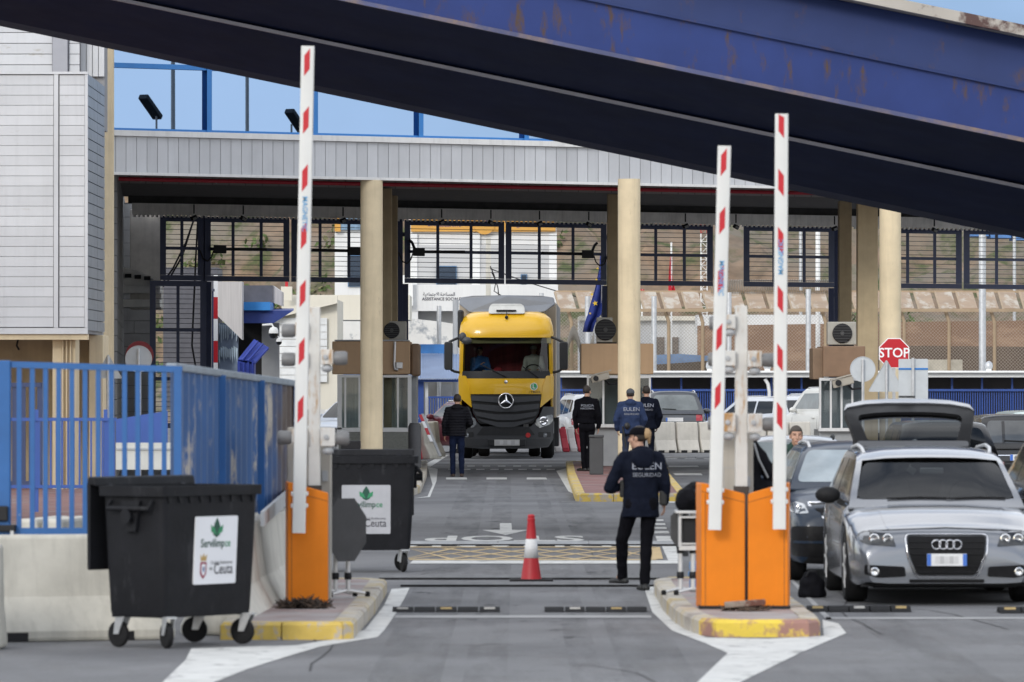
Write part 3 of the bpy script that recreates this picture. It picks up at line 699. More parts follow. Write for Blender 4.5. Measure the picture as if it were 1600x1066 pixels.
# spotlights under the housing
for k, (px, lab) in enumerate(((303, 'small dark spotlight above the loose cables'), (380, 'small dark spotlight above the leftmost wide gate leaf'), (536, 'small dark spotlight just left of the left cream column'),
                               (616, 'small dark spotlight just right of the left cream column'), (690, 'small dark spotlight over the left edge of the truck'), (767, 'small dark spotlight over the middle of the truck'),
                               (843, 'small dark spotlight over the right edge of the truck'), (920, 'small dark spotlight above the blue starred flag'), (1071, 'small tilted spotlight right of the middle cream column'),
                               (1150, 'small tilted spotlight between the paired raised arms'), (1304, 'small dark spotlight above the right booth'), (1460, 'small dark spotlight right of the right cream column'))):
    c = FR(px, 5.95, 141.3)
    t = thing('spotlight', lab, 'spotlight', c, 0, 'spotlights under the shutter housing')
    m_ = MB(); m_.tube([c + Vector((0, 0, .32)), c + Vector((0, 0, .1))], .02, 6); wb(m_, 'stem', M_black, t)
    m_ = MB(); q = Matrix.Rotation(.5 if k % 2 else -.4, 3, 'Y'); m_.cbox(c + Vector((0, -.02, 0)), (.16, .14, .1), q); wb(m_, 'lamp_head', M_black, t, bevel=.02)
    m_ = MB(); m_.cbox(c + Vector((.03, -.1, -.02)), (.09, .02, .06), q); wb(m_, 'lens', M_greyp, t)

# ================================================================= BOOTHS
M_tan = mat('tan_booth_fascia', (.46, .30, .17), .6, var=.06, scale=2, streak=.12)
M_granite = mat('speckled_granite', (.22, .225, .20), .7, var=.6, scale=60)
M_curt = mat('grey_curtain', (.42, .46, .44), .8, var=.2, scale=3, stretch=(6, 1, .3))
M_bglass = glass('booth_glass', (.85, .9, .9), .98)
M_boothgrey = mat('booth_grey_metal', (.3, .31, .32), .5, .2, var=.08, scale=3)
t = thing('control_booth', 'white framed glass booth with tan fascia and granite base behind the left column', 'booth', W(583, 0, 126) * 1.0)
t.location.z = .14
D = 126
mb = MB(); box_px(mb, 519, 641, 533.5, 585, D, 2.6); wb(mb, 'fascia', M_tan, t, bevel=.02)
mb = MB(); a, b = W(519, 533, D), W(641, 533, D); mb.box(a.x + .05, b.x - .05, D + .05, D + 2.5, a.z, a.z + .03); wb(mb, 'roof_sheet', M_greyp, t)
mb = MB(); box_px(mb, 642, 656, 537, 588, D + .1, 1.3); wb(mb, 'side_sign_box', mat('brown_panel', (.2, .13, .08), .6), t, bevel=.05)
mb = MB()
for (x0, x1, y0, y1) in ((527, 534, 586, 671), (637, 643, 586, 671), (534, 637, 586, 590), (526, 644, 668.5, 675)): box_px(mb, x0, x1, y0, y1, D + .06, .12)
for (x0, x1) in ((538, 541), (560, 563), (596, 599), (620.5, 623)): box_px(mb, x0, x1, 589, 668, D + .09, .06)
wb(mb, 'window_frame', M_whitep, t)
mb = MB(); box_px(mb, 534, 637, 590, 668, D + .12, .01); wb(mb, 'window_glass', M_bglass, t)
mb = MB(); box_px(mb, 532, 640, 588, 670, D + .9, .04); wb(mb, 'curtain', M_curt, t)
mb = MB(); box_px(mb, 600, 612, 590, 668, D + .5, .1); wb(mb, 'inner_door', mat('door_tan', (.3, .24, .15), .6), t)
mb = MB(); box_px(mb, 529, 641, 675, 729, D + .08, 2.4); wb(mb, 'granite_base', M_granite, t)
mb = MB(); box_px(mb, 526, 529, 675, 729, D + .05, .1); box_px(mb, 641, 644.5, 675, 729, D + .05, .1); wb(mb, 'base_edge', M_whitep, t)
mb = MB(); box_px(mb, 641, 651, 588, 668, D + .4, 2.0); wb(mb, 'side_wall', M_boothgrey, t)
mb = MB(); mb.tube([W(617, 534, D - .05), W(616, 570, D - .05), W(617, 577, D - .05), W(622, 578, D - .05)], .03, 8); wb(mb, 'conduit', M_alum, t, smooth=60)
mb = MB(); box_px(mb, 619, 629, 566, 576, D - .1, .09); wb(mb, 'junction_box', M_alum, t, bevel=.01)
mb = MB(); mb.lathe([(.14, .14), (.14, 1.05), (.1, 1.12)], (W(648, 0, 124).x, 124, 0), n=14); o = mb.build('bollard', mat('bollard_grey', (.09, .09, .095), .6), smooth=40); tag(o, 'dark grey bollard at the right corner of the left booth', 'bollard')

def booth2(label, D, f, side, bod, ac):
    t = thing('control_booth', label, 'booth', (W((f[0] + f[1]) / 2, 0, D).x, D, .14))
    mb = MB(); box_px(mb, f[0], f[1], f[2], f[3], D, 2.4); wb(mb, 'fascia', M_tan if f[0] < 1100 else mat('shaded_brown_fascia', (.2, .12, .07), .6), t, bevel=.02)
    if side:
        mb = MB(); box_px(mb, side[0], side[1], f[2] + 3, f[3] + 4, D + .3, 1.4); wb(mb, 'side_fascia', MATS['brown_panel'], t, bevel=.02)
    x0, x1, y0, y1 = bod
    mb = MB(); box_px(mb, x0, x1, y1 - 62, y1, D + .12, 2.1); wb(mb, 'base_panel', M_boothgrey, t)
    mb = MB(); ym = y1 - 62
    n = 4
    for i in range(n + 1):
        xx = x0 + (x1 - x0 - 3) * i / n; box_px(mb, xx, xx + 3, y0, ym, D + .08, .1)
    box_px(mb, x0, x1, y0 - .5, y0 + 4, D + .07, .12); box_px(mb, x0 - 1, x1 + 1, ym - 3, ym + 2, D - .04, .3)
    wb(mb, 'window_frame', M_alum, t)
    mb = MB(); box_px(mb, x0 + 2, x1 - 2, y0 + 3, ym - 2, D + .13, .01); wb(mb, 'window_glass', M_bglass, t)
    mb = MB(); box_px(mb, x0 + 2, x1 - 2, y0 + 2, ym - 2, D + 1.1, .05); wb(mb, 'back_wall', mat('booth_inside', (.12, .13, .14), .8), t)
    return t
booth2('tan topped grey booth behind the middle cream column', 127, (908, 1021, 537, 585), None, (917, 1017, 587, 728), None)
booth2('brown topped grey booth behind the round sign back on the right', 119, (1286, 1352, 541, 589), (1270, 1287), (1280, 1350, 591, 734), None)
def aircon(label, px0, px1, py0, py1, d, fx):
    t = thing('air_conditioner', label, 'air conditioner', W((px0 + px1) / 2, py1, d))
    mb = MB(); box_px(mb, px0, px1, py0, py1, d, .4); wb(mb, 'casing', mat('aircon_casing', (.34, .325, .285), .6, var=.1), t, bevel=.02)
    c = W(fx, (py0 + py1) / 2, d - .01); r = (py1 - py0) * d / FPX * .43
    mb = MB(); mb.lathe([(r, 0), (r, -.02), (r * .9, -.03), (.02, -.03)], c, 'y', 24); wb(mb, 'fan_opening', M_black, t)
    mb = MB()
    for k in range(7):
        z = -r * .8 + 1.6 * r * k / 6; q = math.sqrt(max(0, (r * .93) ** 2 - z * z)); mb.bar(c + Vector((-q, -.045, z)), c + Vector((q, -.045, z)), .012, .012)
    mb.lathe([(r * .22, -.05), (r * .2, -.06), (.005, -.06)], c, 'y', 14)
    wb(mb, 'fan_grille', mat('grille_dark', (.05, .05, .05), .6), t)
    mb = MB(); mb.box(c.x - .2, c.x + .25, d + .05, d + .3, W(0, py1 + 3, d).z, W(0, py1, d).z); wb(mb, 'feet', M_black, t)
    return t
aircon('beige air conditioner on the left booth roof beside the square column', 608, 635, 502, 531, 126.5, 612)
aircon('beige air conditioner standing on the middle booth roof', 932, 957, 496, 535, 127.6, 946)
aircon('beige air conditioner with round dark fan on the brown topped booth', 1293, 1338, 503, 539, 119.6, 1316)
def cctv(label, px, py, d, s=1.0, flip=1):
    c = W(px, py, d); t = thing('security_camera', label, 'security camera', c)
    q = Matrix.Rotation(-.25 * flip, 3, 'Y')
    mb = MB(); mb.cbox(c, (.34 * s, .16 * s, .13 * s), q); wb(mb, 'housing', mat('camera_beige', (.34, .31, .26), .6), t, bevel=.02)
    mb = MB(); mb.cbox(c + Vector((0, 0, .085 * s)), (.42 * s, .2 * s, .02 * s), q); wb(mb, 'sunshade', MATS['camera_beige'], t)
    mb = MB(); mb.lathe([(.05 * s, 0), (.05 * s, -.03), (.01, -.03)], c + Vector((-.1 * flip, -.085 * s, -.02)), 'y', 12); wb(mb, 'lens', M_black, t)
    mb = MB(); mb.tube([c + Vector((.1 * flip, .05, -.05)), c + Vector((.2 * flip, .1, -.15)), c + Vector((.4 * flip, .15, -.13))], .025, 6); wb(mb, 'bracket', M_black, t)
cctv('beige security camera on the middle booth front', 938, 590, 126.6, 1.2)
cctv('beige security camera beside the round sign back on the right booth', 1317, 597, 118.7, 1.3)
# square bin by the middle column
t = thing('litter_bin', 'dark grey square litter bin standing before the middle cream column', 'litter bin', W(932, 746, 115.5))
c = W(932, 0, 115.5)
mb = MB(); mb.box(c.x - .14, c.x + .14, 115.5, 115.8, .14, .88); wb(mb, 'body', mat('bin_grey', (.05, .052, .055), .5), t, bevel=.015)
mb = MB(); mb.box(c.x - .15, c.x + .15, 115.48, 115.82, .885, .94); wb(mb, 'lid', MATS['bin_grey'], t, bevel=.015)

# ================================================================= TRAFFIC SIGNS
def sign_pole(mb, x, y, z0, z1, r=.03): mb.tube([(x, y, z0), (x, y, z1)], r, 10)
def regular(n, r, ph=0): return [(r * math.cos(ph + 2 * math.pi * k / n), r * math.sin(ph + 2 * math.pi * k / n)) for k in range(n)]
def rounded(poly, rad, n=4):
    o = []
    for i in range(len(poly)):
        p0, p, p1 = Vector(poly[i - 1]), Vector(poly[i]), Vector(poly[(i + 1) % len(poly)])
        a = p + (p0 - p).normalized() * rad; b = p + (p1 - p).normalized() * rad
        for k in range(n + 1):
            u = k / n; o.append(tuple(a * (1 - u) ** 2 + p * 2 * u * (1 - u) + b * u * u))
    return o
def plate(mb, poly, c, th=.02, mi=None, yo=0): return mb.prism(poly, lambda a, b: (c.x + a, c.y + yo, c.z + b), lambda a, b: (c.x + a, c.y + yo + th, c.z + b), mi)
def sign_back(label, kind, px, py, size, d, zg=.14, bands=(), pole_px=None):
    c = W(px, py, d); t = thing('traffic_sign', label, 'traffic sign', (c.x, d, zg))
    s = size * d / FPX
    if kind == 'circle': poly = regular(32, s / 2)
    elif kind == 'triangle': poly = rounded([(-s / 2, -s * .42), (s / 2, -s * .42), (0, s * .46)], s * .07)
    else: poly = rounded([(-s[0] / 2, -s[1] / 2), (s[0] / 2, -s[1] / 2), (s[0] / 2, s[1] / 2), (-s[0] / 2, s[1] / 2)], .02)
    mb = MB(); plate(mb, poly, c); wb(mb, 'sign_plate', M_signgrey, t)
    inner = [(a * .965, b * .965) for a, b in poly]
    mb = MB(); mb.frame(poly, inner, lambda a, b: (c.x + a, c.y - .012, c.z + b), lambda a, b: (c.x + a, c.y - .001, c.z + b)); wb(mb, 'sign_rim', M_steel, t)
    mb = MB(); sign_pole(mb, c.x, d - .045, zg, c.z + (s if kind != 'rect' else .3) * .38 if kind != 'rect' else c.z + s[1] * .5); wb(mb, 'pole', M_steel, t, smooth=60)
    for bz in bands:
        mb = MB(); mb.box(c.x - s[0] / 2, c.x + s[0] / 2, d - .014, d - .002, c.z + bz * s[1] - .02, c.z + bz * s[1] + .02); wb(mb, 'blue_band', M_blue, t)
    return t
class P2(tuple):
    def __mul__(s, k): return P2(a * k for a in s)
sign_back('back of a round grey traffic sign left of the stop sign', 'circle', 1348, 577, 40, 112)
sign_back('back of a triangular grey traffic sign below the stop sign', 'triangle', 1385, 588, 58, 111)
def rect_sign():
    d = 110; c = W(1427, 595, d); s = (46 * d / FPX, 68 * d / FPX)
    t = thing('traffic_sign', 'back of a grey rectangular sign with thin blue band beside the stop sign', 'traffic sign', (c.x, d, .14))
    mb = MB(); plate(mb, rounded([(-s[0] / 2, -s[1] / 2), (s[0] / 2, -s[1] / 2), (s[0] / 2, s[1] / 2), (-s[0] / 2, s[1] / 2)], .02), c); wb(mb, 'sign_plate', M_signgrey, t)
    mb = MB(); mb.box(c.x - s[0] / 2, c.x + s[0] / 2, d - .012, d - .001, c.z + .21, c.z + .245); wb(mb, 'blue_band', M_blue, t)
    mb = MB(); mb.bar((c.x - .01, d - .04, .14), (c.x - .01, d - .04, c.z + s[1] / 2 + .02), .05, .05); wb(mb, 'pole', M_steel, t)
rect_sign()
d = 113; c = W(1397, 552, d); t = thing('stop_sign', 'red octagonal stop sign facing the viewer beside the right cream column', 'stop sign', (c.x, d, .14))
mb = MB(); plate(mb, regular(8, 25.6 * d / FPX, math.pi / 8), c); wb(mb, 'sign_plate', M_signwhite, t)
mb = MB(); plate(mb, regular(8, 24 * d / FPX, math.pi / 8), c, .006, yo=-.008); wb(mb, 'red_face', M_signred, t)
mb = MB(); text_on(mb, 'STOP', 14.5 * d / FPX, plane_place((c.x, d - .009, c.z), (1, 0, 0), (0, 0, 1)), .022, .98); wb(mb, 'lettering', M_signwhite, t)
mb = MB(); mb.bar((c.x, d + .05, .14), (c.x, d + .05, c.z + .2), .06, .05); wb(mb, 'pole', M_steel, t)
sign_back('back of a triangular grey traffic sign behind the blue railing', 'triangle', 169, 573, 44, 101.6)
sign_back('back of a round grey traffic sign in front of the dark red disc', 'circle', 216.5, 561, 42, 105)
d = 107; c = W(218, 555, d); t = thing('traffic_sign', 'dark red round traffic sign half hidden behind a grey sign back', 'traffic sign', (c.x, d, .14))
mb = MB(); plate(mb, regular(32, 22 * d / FPX), c); wb(mb, 'sign_plate', mat('dark_red_sign', (.16, .012, .016), .5), t)
mb = MB(); sign_pole(mb, c.x, d + .05, .14, c.z + .2); wb(mb, 'pole', M_steel, t)

# ================================================================= BEYOND THE GATES
M_wall = mat('white_wall', (.70, .70, .69), .85, var=.05, scale=.6, streak=.12)
M_wallc = mat('cream_white_wall', (.68, .64, .54), .85, var=.06, scale=.6, streak=.1)
M_wgrey = mat('pale_grey_wall', (.48, .48, .48), .85, var=.05, scale=.5)
D = 215
t = thing('white_building', 'white two storey building with ochre sign band behind the truck', 'building', (W(700, 0, D).x, D, 0))
mb = MB(); box_px(mb, 600, 872, 445, 486, D, 9); box_px(mb, 636, 870, 335, 445, D + .9, 8); box_px(mb, 600, 653, 486, 640, D + .02, 9); wb(mb, 'wall', M_wall, t)
mb = MB(); box_px(mb, 523, 600, 345, 640, D + 2.2, 6); wb(mb, 'side_wing', M_wall, t)
mb = MB(); box_px(mb, 653, 872, 486, 640, D + 1.2, 7); box_px(mb, 652, 737, 383, 446, D + .82, .07); box_px(mb, 750, 858, 383, 446, D + .82, .07); wb(mb, 'recess', M_wgrey, t)
for a, b in ((640, 652), (737, 750), (858, 870)):
    mb = MB(); box_px(mb, a, b, 365, 445, D + .75, .15); wb(mb, 'pillar', M_wall, t)
mb = MB(); box_px(mb, 642, 868, 338, 362, D + .7, .18); wb(mb, 'sign_band', mat('ochre_band', (.58, .3, .055), .6, var=.06, scale=1), t)
mb = MB(); c = W(757, 350, D + .66); mb.lathe([(.4, 0), (.4, .06)], c, 'y', 24); wb(mb, 'round_emblem', MATS['ochre_band'], t)
M_let = mat('dark_lettering', (.03, .03, .05), .5); M_letp = mat('purple_lettering', (.10, .06, .16), .5)
mb = MB(); text_on(mb, 'DAR', 5.5 * D / FPX, plane_place(W(676, 351, D + .69), (1, 0, 0), (0, 0, 1)), .02); text_on(mb, 'SOLIDARITE', 5.5 * D / FPX, plane_place(W(703, 352, D + .69), (1, 0, 0), (0, 0, 1)), .02, .8)
text_on(mb, '\uFEE6\uFEE3\uFE8E\uFEC0\uFE98\uFEDF\uFE8D', 5.5 * D / FPX, plane_place(W(820, 352, D + .69), (1, 0, 0), (0, 0, 1)), .01)
wb(mb, 'band_lettering', M_letp, t)
mb = MB()
for dx in (-6, -2, 2, 6): mb.bar(W(757 + dx, 352, D + .64), W(757 + dx * 1.5, 342, D + .64), .05, .02)
wb(mb, 'emblem_strokes', M_letp, t)
mb = MB(); text_on(mb, 'ASSISTANCE SOCIALE', 4.7 * D / FPX, plane_place(W(690, 467.5, D - .01), (1, 0, 0), (0, 0, 1)), .03, .93)
text_on(mb, '\uFE94\uFEF4\uFECB\uFE8E\uFEE4\uFE98\uFE9F\uFEFB\uFE8D \uFE93\uFEAA\uFECB\uFE8E\uFEB4\uFEE4\uFEDF\uFE8D', 5.2 * D / FPX, plane_place(W(686, 460, D - .01), (1, 0, 0), (0, 0, 1)), .02, .85)
wb(mb, 'lettering', M_let, t)
M_winblue = mat('dark_blue_window', (.03, .045, .07), .2, var=.1)
for (a, b, c_, e) in ((683, 712, 417, 449), (545, 566, 400, 447), (815, 822, 430, 445)):
    fr = MB(); box_px(fr, a - 1.5, b + 1.5, c_ - 1.5, e + 1, D + (.72 if a > 600 else 2.1), .1); f = wb(fr, 'window', mat('window_blue', (.06, .14, .26), .5), t)
    pn = MB(); box_px(pn, a, b, c_, e, D + (.70 if a > 600 else 2.08), .03); wb(pn, 'pane', M_winblue, t, parent=f)
mb = MB(); box_px(mb, 678, 700, 508, 545, D + 1.1, .1); wb(mb, 'blue_door', mat('door_blue', (.02, .13, .32), .5), t)
mb = MB(); box_px(mb, 527, 600, 341, 359, D + 2.0, .2); wb(mb, 'tile_strip', mat('blue_grey_tiles', (.17, .27, .38), .5, var=.3, scale=4), t)
mb = MB(); box_px(mb, 523, 532, 340, 362, D + 1.95, .2); wb(mb, 'ochre_end', MATS['ochre_band'], t)
mb = MB(); box_px(mb, 628, 645, 430, 478, D - .4, .4); wb(mb, 'meter_cabinet', M_whitep, t)
# concrete pole with wires in front of it
t = thing('utility_pole', 'weathered concrete utility pole with tangled wires before the white building', 'utility pole', (W(763, 0, 208).x, 208, 0))
mb = MB(); a = W(763, 0, 208); mb.box(a.x - .09, a.x + .09, 208, 208.2, 0, W(0, 372, 208).z); wb(mb, 'pole', M_conc, t)
mb = MB()
for pts in (((766, 420), (820, 440), (880, 458), (960, 480)), ((766, 416), (772, 430), (778, 450), (780, 470)), ((768, 425), (775, 440), (772, 455), (783, 462))): mb.tube([W(x, y, 207.8) for x, y in pts], .02, 5)
wb(mb, 'wires', M_black, t)
# low rough wall, shutter building
mb = MB(); pl = [(460, 640), (460, 490), (475, 487), (520, 489), (600, 493), (690, 503), (720, 508), (720, 640)]
mb.prism(pl, lambda a, b: W(a, b, 192), lambda a, b: W(a, b, 192) + Vector((0, .4, 0))); o = mb.build('boundary_wall', mat('rough_white_wall', (.66, .65, .62), .9, var=.08, scale=1, bump=.6, rust=((.3, .32, .34), .52, .6, .9, (1, 1, 1)))); tag(o, 'low rough white boundary wall with grey patches behind the left booth', 'wall')
t = thing('shutter_building', 'cream building with white slatted shutter beside the lone raised arm', 'building', (W(480, 0, 170).x, 170, 0))
mb = MB(); pl = [(425, 640), (425, 500), (440, 489), (527, 468), (527, 640)]
mb.prism(pl, lambda a, b: W(a, b, 170), lambda a, b: W(a, b, 170) + Vector((0, 6, 0))); wb(mb, 'wall', M_wallc, t)
mb = MB()
for i in range(9): box_px(mb, 428, 511, 497 + i * 11.2, 507.4 + i * 11.2, 169.9 - .02, .05)
wb(mb, 'shutter', mat('shutter_white', (.72, .73, .72), .5), t)
mb = MB(); pl = [(420, 502), (440, 482), (527, 462), (527, 474), (440, 495), (424, 506)]; mb.prism(pl, lambda a, b: W(a, b, 169.6), lambda a, b: W(a, b, 169.6) + Vector((0, .4, 0))); wb(mb, 'eaves', M_wallc, t)
mb = MB(); box_px(mb, 440, 640, 461, 500, 182, 4); o = mb.build('terrace_wall', M_wallc); tag(o, 'cream terrace wall above the slatted shutter, left of the truck', 'wall')
t = thing('roof_box', 'small white rooftop box with red knob by the lone raised arm', 'roof box', W(448, 470, 181))
mb = MB(); box_px(mb, 439, 456, 448, 470, 181, .4); wb(mb, 'box', M_wallc, t)
mb = MB(); box_px(mb, 445.5, 450, 440.5, 448, 181.05, .1); wb(mb, 'knob', M_signred, t)
# dark police block with blue canopy
t = thing('canopy_block', 'dark grey block with bright blue canopy and torn pale panels', 'building', (W(390, 0, 158).x, 158, 0))
mb = MB(); pl = [(338, 440), (378, 440), (378, 531), (338, 492)]; mb.prism(pl, lambda a, b: W(a, b, 156), lambda a, b: W(a, b, 156) + Vector((0, 1, 0)))
wb(mb, 'pale_cladding', mat('pale_vertical_cladding', (.46, .44, .43), .6, var=.12, scale=3, stretch=(8, 1, .2)), t)
mb = MB(); box_px(mb, 378, 426, 446, 473, 159, 2); box_px(mb, 255, 339, 418, 640, 157.5, 3); wb(mb, 'dark_cladding', mat('dark_slate_cladding', (.085, .085, .1), .6, var=.15), t)
mb = MB(); pl = [(426, 446), (440, 456), (440, 478), (426, 473)]; mb.prism(pl, lambda a, b: W(a, b, 159.1), lambda a, b: W(a, b, 159.1) + Vector((0, 1.5, 0))); wb(mb, 'return_cladding', MATS['pale_vertical_cladding'], t)
mb = MB(); box_px(mb, 377, 422, 472, 485, 157, 3); wb(mb, 'canopy_fascia', mat('bright_blue', (.02, .2, .55), .5, var=.05), t)
mb = MB(); mb.hexa([W(377, 505, 157.2), W(428, 505, 157.2), W(428, 500, 160), W(377, 500, 160), W(377, 486, 157.2), W(459, 485, 157.2), W(459, 482, 160), W(377, 482, 160)]); wb(mb, 'canopy_soffit', mat('deep_blue', (.012, .035, .2), .5), t)
mb = MB(); box_px(mb, 372, 413, 503, 640, 159.5, .4); wb(mb, 'dark_opening', M_black, t)
mb = MB(); box_px(mb, 409, 436, 505, 640, 159.2, .4); wb(mb, 'grey_pier', M_boothgrey, t)
mb = MB(); box_px(mb, 340, 372, 505, 640, 158.6, .3); wb(mb, 'rear_panel', mat('pale_blue_panel', (.2, .26, .36), .6, var=.25, scale=2), t)
mb = MB()
for k in range(9):
    x = 341 + k * 3.4; y0 = 503 + rnd.uniform(0, 5); y1 = 520 + rnd.uniform(0, 14); mb.prism([(x, y0), (x + 2.7, y0), (x + 2.2, y1), (x + .8, y1 + 3)], lambda a, b: W(a, b, 158.5), lambda a, b: W(a, b, 158.5) + Vector((0, .05, 0)))
    y0 = 540 + rnd.uniform(0, 6); mb.prism([(x, y0), (x + 3, y0 + 2), (x + 2.4, y0 + 14 + rnd.uniform(0, 12)), (x + .5, y0 + 14)], lambda a, b: W(a, b, 158.5), lambda a, b: W(a, b, 158.5) + Vector((0, .05, 0)))
wb(mb, 'torn_posters', mat('poster_pale', (.5, .62, .72), .6, var=.3, scale=3), t)
t = thing('blue_container', 'blue waste container with its ribbed lid raised under the blue canopy', 'container', W(384, 640, 155))
mb = MB(); box_px(mb, 371, 397, 563, 640, 155, 1)
for k in range(4): box_px(mb, 372.5 + k * 7, 375 + k * 7, 566, 640, 154.95, .05)
wb(mb, 'body', mat('container_blue', (.02, .045, .3), .5), t)
mb = MB(); mb.hexa([W(372, 564, 155), W(398, 570, 155), W(420, 546, 155.8), W(397, 533, 155.8), W(372, 561, 155), W(398, 567, 155), W(420, 543, 155.8), W(397, 530, 155.8)]); 
for k in (.25, .6): mb.bar(W(372 + 26 * k, 562 + 4 * k, 154.95), W(397 + 23 * k, 531 + 11 * k, 155.6), .05, .05)
wb(mb, 'lid', MATS['container_blue'], t)
def dome(label, px, py, d, s):
    c = W(px, py, d); t = thing('dome_camera', label, 'security camera', c)
    mb = MB(); mb.lathe([(.02, .17 * s), (.09 * s, .15 * s), (.125 * s, .08 * s), (.13 * s, 0)], c, n=16); wb(mb, 'housing', M_whitep, t, smooth=50)
    mb = MB(); mb.lathe([(.12 * s, 0), (.12 * s, -.06 * s), (.085 * s, -.12 * s), (.02, -.14 * s)], c, n=16); wb(mb, 'dark_dome', M_dglass, t, smooth=50)
    mb = MB(); mb.tube([c + Vector((0, 0, .15 * s)), c + Vector((-.05 * s, 0, .24 * s)), c + Vector((-.3 * s, .1, .22 * s))], .03 * s, 8); wb(mb, 'bracket', M_whitep, t, smooth=60)
dome('white dome camera hanging under the blue canopy', 427.5, 521, 152, 1.0); dome('smaller white dome camera below the other dome', 436, 534, 152, .62)

# blue walkway roof left of the truck
t = thing('walkway_shelter', 'blue walkway shelter with corrugated roof and railing left of the truck', 'shelter', (W(680, 0, 180).x, 180, 0))
M_bluer = mat('blue_walkway_paint', (.025, .075, .30), .5, var=.1, scale=2); M_corr = mat('blue_grey_roofing', (.2, .27, .42), .5, var=.1, scale=2)
mb = MB(); box_px(mb, 560, 716, 538, 553, 184, .1); wb(mb, 'roof_fascia', mat('walkway_blue', (.03, .16, .42), .5), t)
mb = MB(); k = 470.0
while k < 716:
    mb.hexa([W(k, 592, 181), W(k + 2.4, 592, 181), W(k + 2.4, 553, 184), W(k, 553, 184), W(k, 591, 181), W(k + 2.4, 591, 181), W(k + 2.4, 552, 184), W(k, 552, 184)]); 
    mb.hexa([W(k + 2.4, 593.5, 181), W(k + 4, 593.5, 181), W(k + 4, 554.5, 184), W(k + 2.4, 554.5, 184), W(k + 2.4, 592.5, 181), W(k + 4, 592.5, 181), W(k + 4, 553.5, 184), W(k + 2.4, 553.5, 184)]); k += 4
wb(mb, 'corrugated_roof', M_corr, t)
mb = MB(); box_px(mb, 648, 662, 596, 690, 181.5, .3); box_px(mb, 470, 716, 592.5, 597, 181.3, .2); wb(mb, 'blue_frame', M_bluer, t)
mb = MB(); box_px(mb, 664, 669, 598, 680, 181.6, .1); box_px(mb, 508, 514, 597, 690, 181.6, .1); wb(mb, 'white_post', M_whitep, t)
mb = MB(); k = 670
while k < 716: box_px(mb, k, k + 2, 621, 655, 181.4, .05); k += 4
box_px(mb, 669, 716, 619.5, 622.5, 181.38, .08)
wb(mb, 'railing', M_bluer, t)
mb = MB(); box_px(mb, 500, 716, 597, 690, 186, .2); wb(mb, 'back_wall', mat('shelter_back', (.3, .29, .27), .8, var=.2, scale=1), t)
mb = MB(); box_px(mb, 690, 706, 601, 619, 184.8, .6); wb(mb, 'rear_unit', M_greyp, t)
mb = MB(); box_px(mb, 489, 511, 601, 690, 183, .2); wb(mb, 'white_panel', M_wall, t)

# right hand walkway: white roof edge, blue bars
t = thing('walkway_shelter', 'long white edged walkway with dark openings and blue bars on the right', 'shelter', (W(1300, 0, 182).x, 182, 0))
mb = MB(); box_px(mb, 866, 1700, 581.5, 590, 181, 4); box_px(mb, 866, 1700, 579.5, 583, 180.8, .3); wb(mb, 'roof_edge', M_whitep, t, bevel=.02)
mb = MB(); box_px(mb, 866, 1700, 590, 690, 184, .2); wb(mb, 'back_wall', mat('walkway_dark', (.1, .09, .085), .8, var=.2, scale=.5), t)
mb = MB(); k = 868.0
while k < 1690: box_px(mb, k, k + 1.7, 611, 690, 181.6, .03); k += 3.7
box_px(mb, 866, 1700, 608, 611.5, 181.5, .08); wb(mb, 'blue_bars', M_bluer, t)
mb = MB(); k = 875
while k < 1690: box_px(mb, k, k + 3, 590, 690, 181.7, .1); k += 47
wb(mb, 'blue_posts', M_bluer, t)
mb = MB()
for p in (1199,): mb.tube([W(p - 4, 592, 181.2), W(p + 1, 600, 181.2), W(p + 3, 612, 181.2), W(p + 3, 640, 181.2)], .06, 8)
wb(mb, 'drainpipe', M_whitep, t, smooth=60)
for px, lab in ((1109, 'white rounded roof vent left of the paired raised arms'), (1199, 'white rounded roof vent between the paired raised arms'), (1545, 'white rounded roof vent near the right picture edge')):
    c = W(px, 581, 182); t = thing('roof_vent', lab, 'roof vent', c)
    mb = MB(); mb.lathe([(.09, -.05), (.09, .1)], c, n=12); wb(mb, 'neck', M_whitep, t)
    mb = MB(); mb.lathe([(.11, .1), (.13, .18), (.11, .28), (.03, .34)], c, n=14); wb(mb, 'cowl', M_steel, t, smooth=60)

# border fence with sloping sheet top
fn = thing('border_fence', 'tall chain link border fence with sloping tan sheets along its top', 'fence', (W(1250, 0, 192).x, 192, 0))
M_tanp = mat('tan_fence_paint', (.36, .265, .17), .7, var=.1); M_sheet = mat('tan_roof_sheet', (.33, .235, .155), .7, var=.15, scale=1, rust=((.46, .41, .34), .50, .6, .9, (2.2, .5, .5)))
mb = MB(); k = 868.0
while k < 1700:
    a, b, c, d = W(k + 8, 483, 191), W(k + 32.5, 483, 191), W(k + 24.5, 457, 195), W(k, 457, 195); up = Vector((0, 0, .03))
    mb.hexa([a, b, c, d, a + up, b + up, c + up, d + up]); k += 33
wb(mb, 'roof_sheets', M_sheet, fn)
mb = MB(); k = 868.0
while k < 1700:
    mb.bar(W(k + 7, 484.5, 190.9), W(k - 1, 457, 195), .07, .07); k += 33
mb.bar(W(868, 485, 190.8), W(1700, 485, 190.8), .08, .1); mb.bar(W(868, 456, 195), W(1700, 456, 195), .08, .08); wb(mb, 'sheet_frame', M_tanp, fn)
for p in (893, 1045, 1098, 1218, 1290, 1413, 1483, 1554):
    mb = MB(); a = W(p, 0, 191.1); mb.tube([(a.x, a.y, 0), (a.x, a.y, 4.0), (a.x - .12, a.y + .1, 4.4)], .06, 8); wb(mb, 'fence_post', M_tanp, fn)
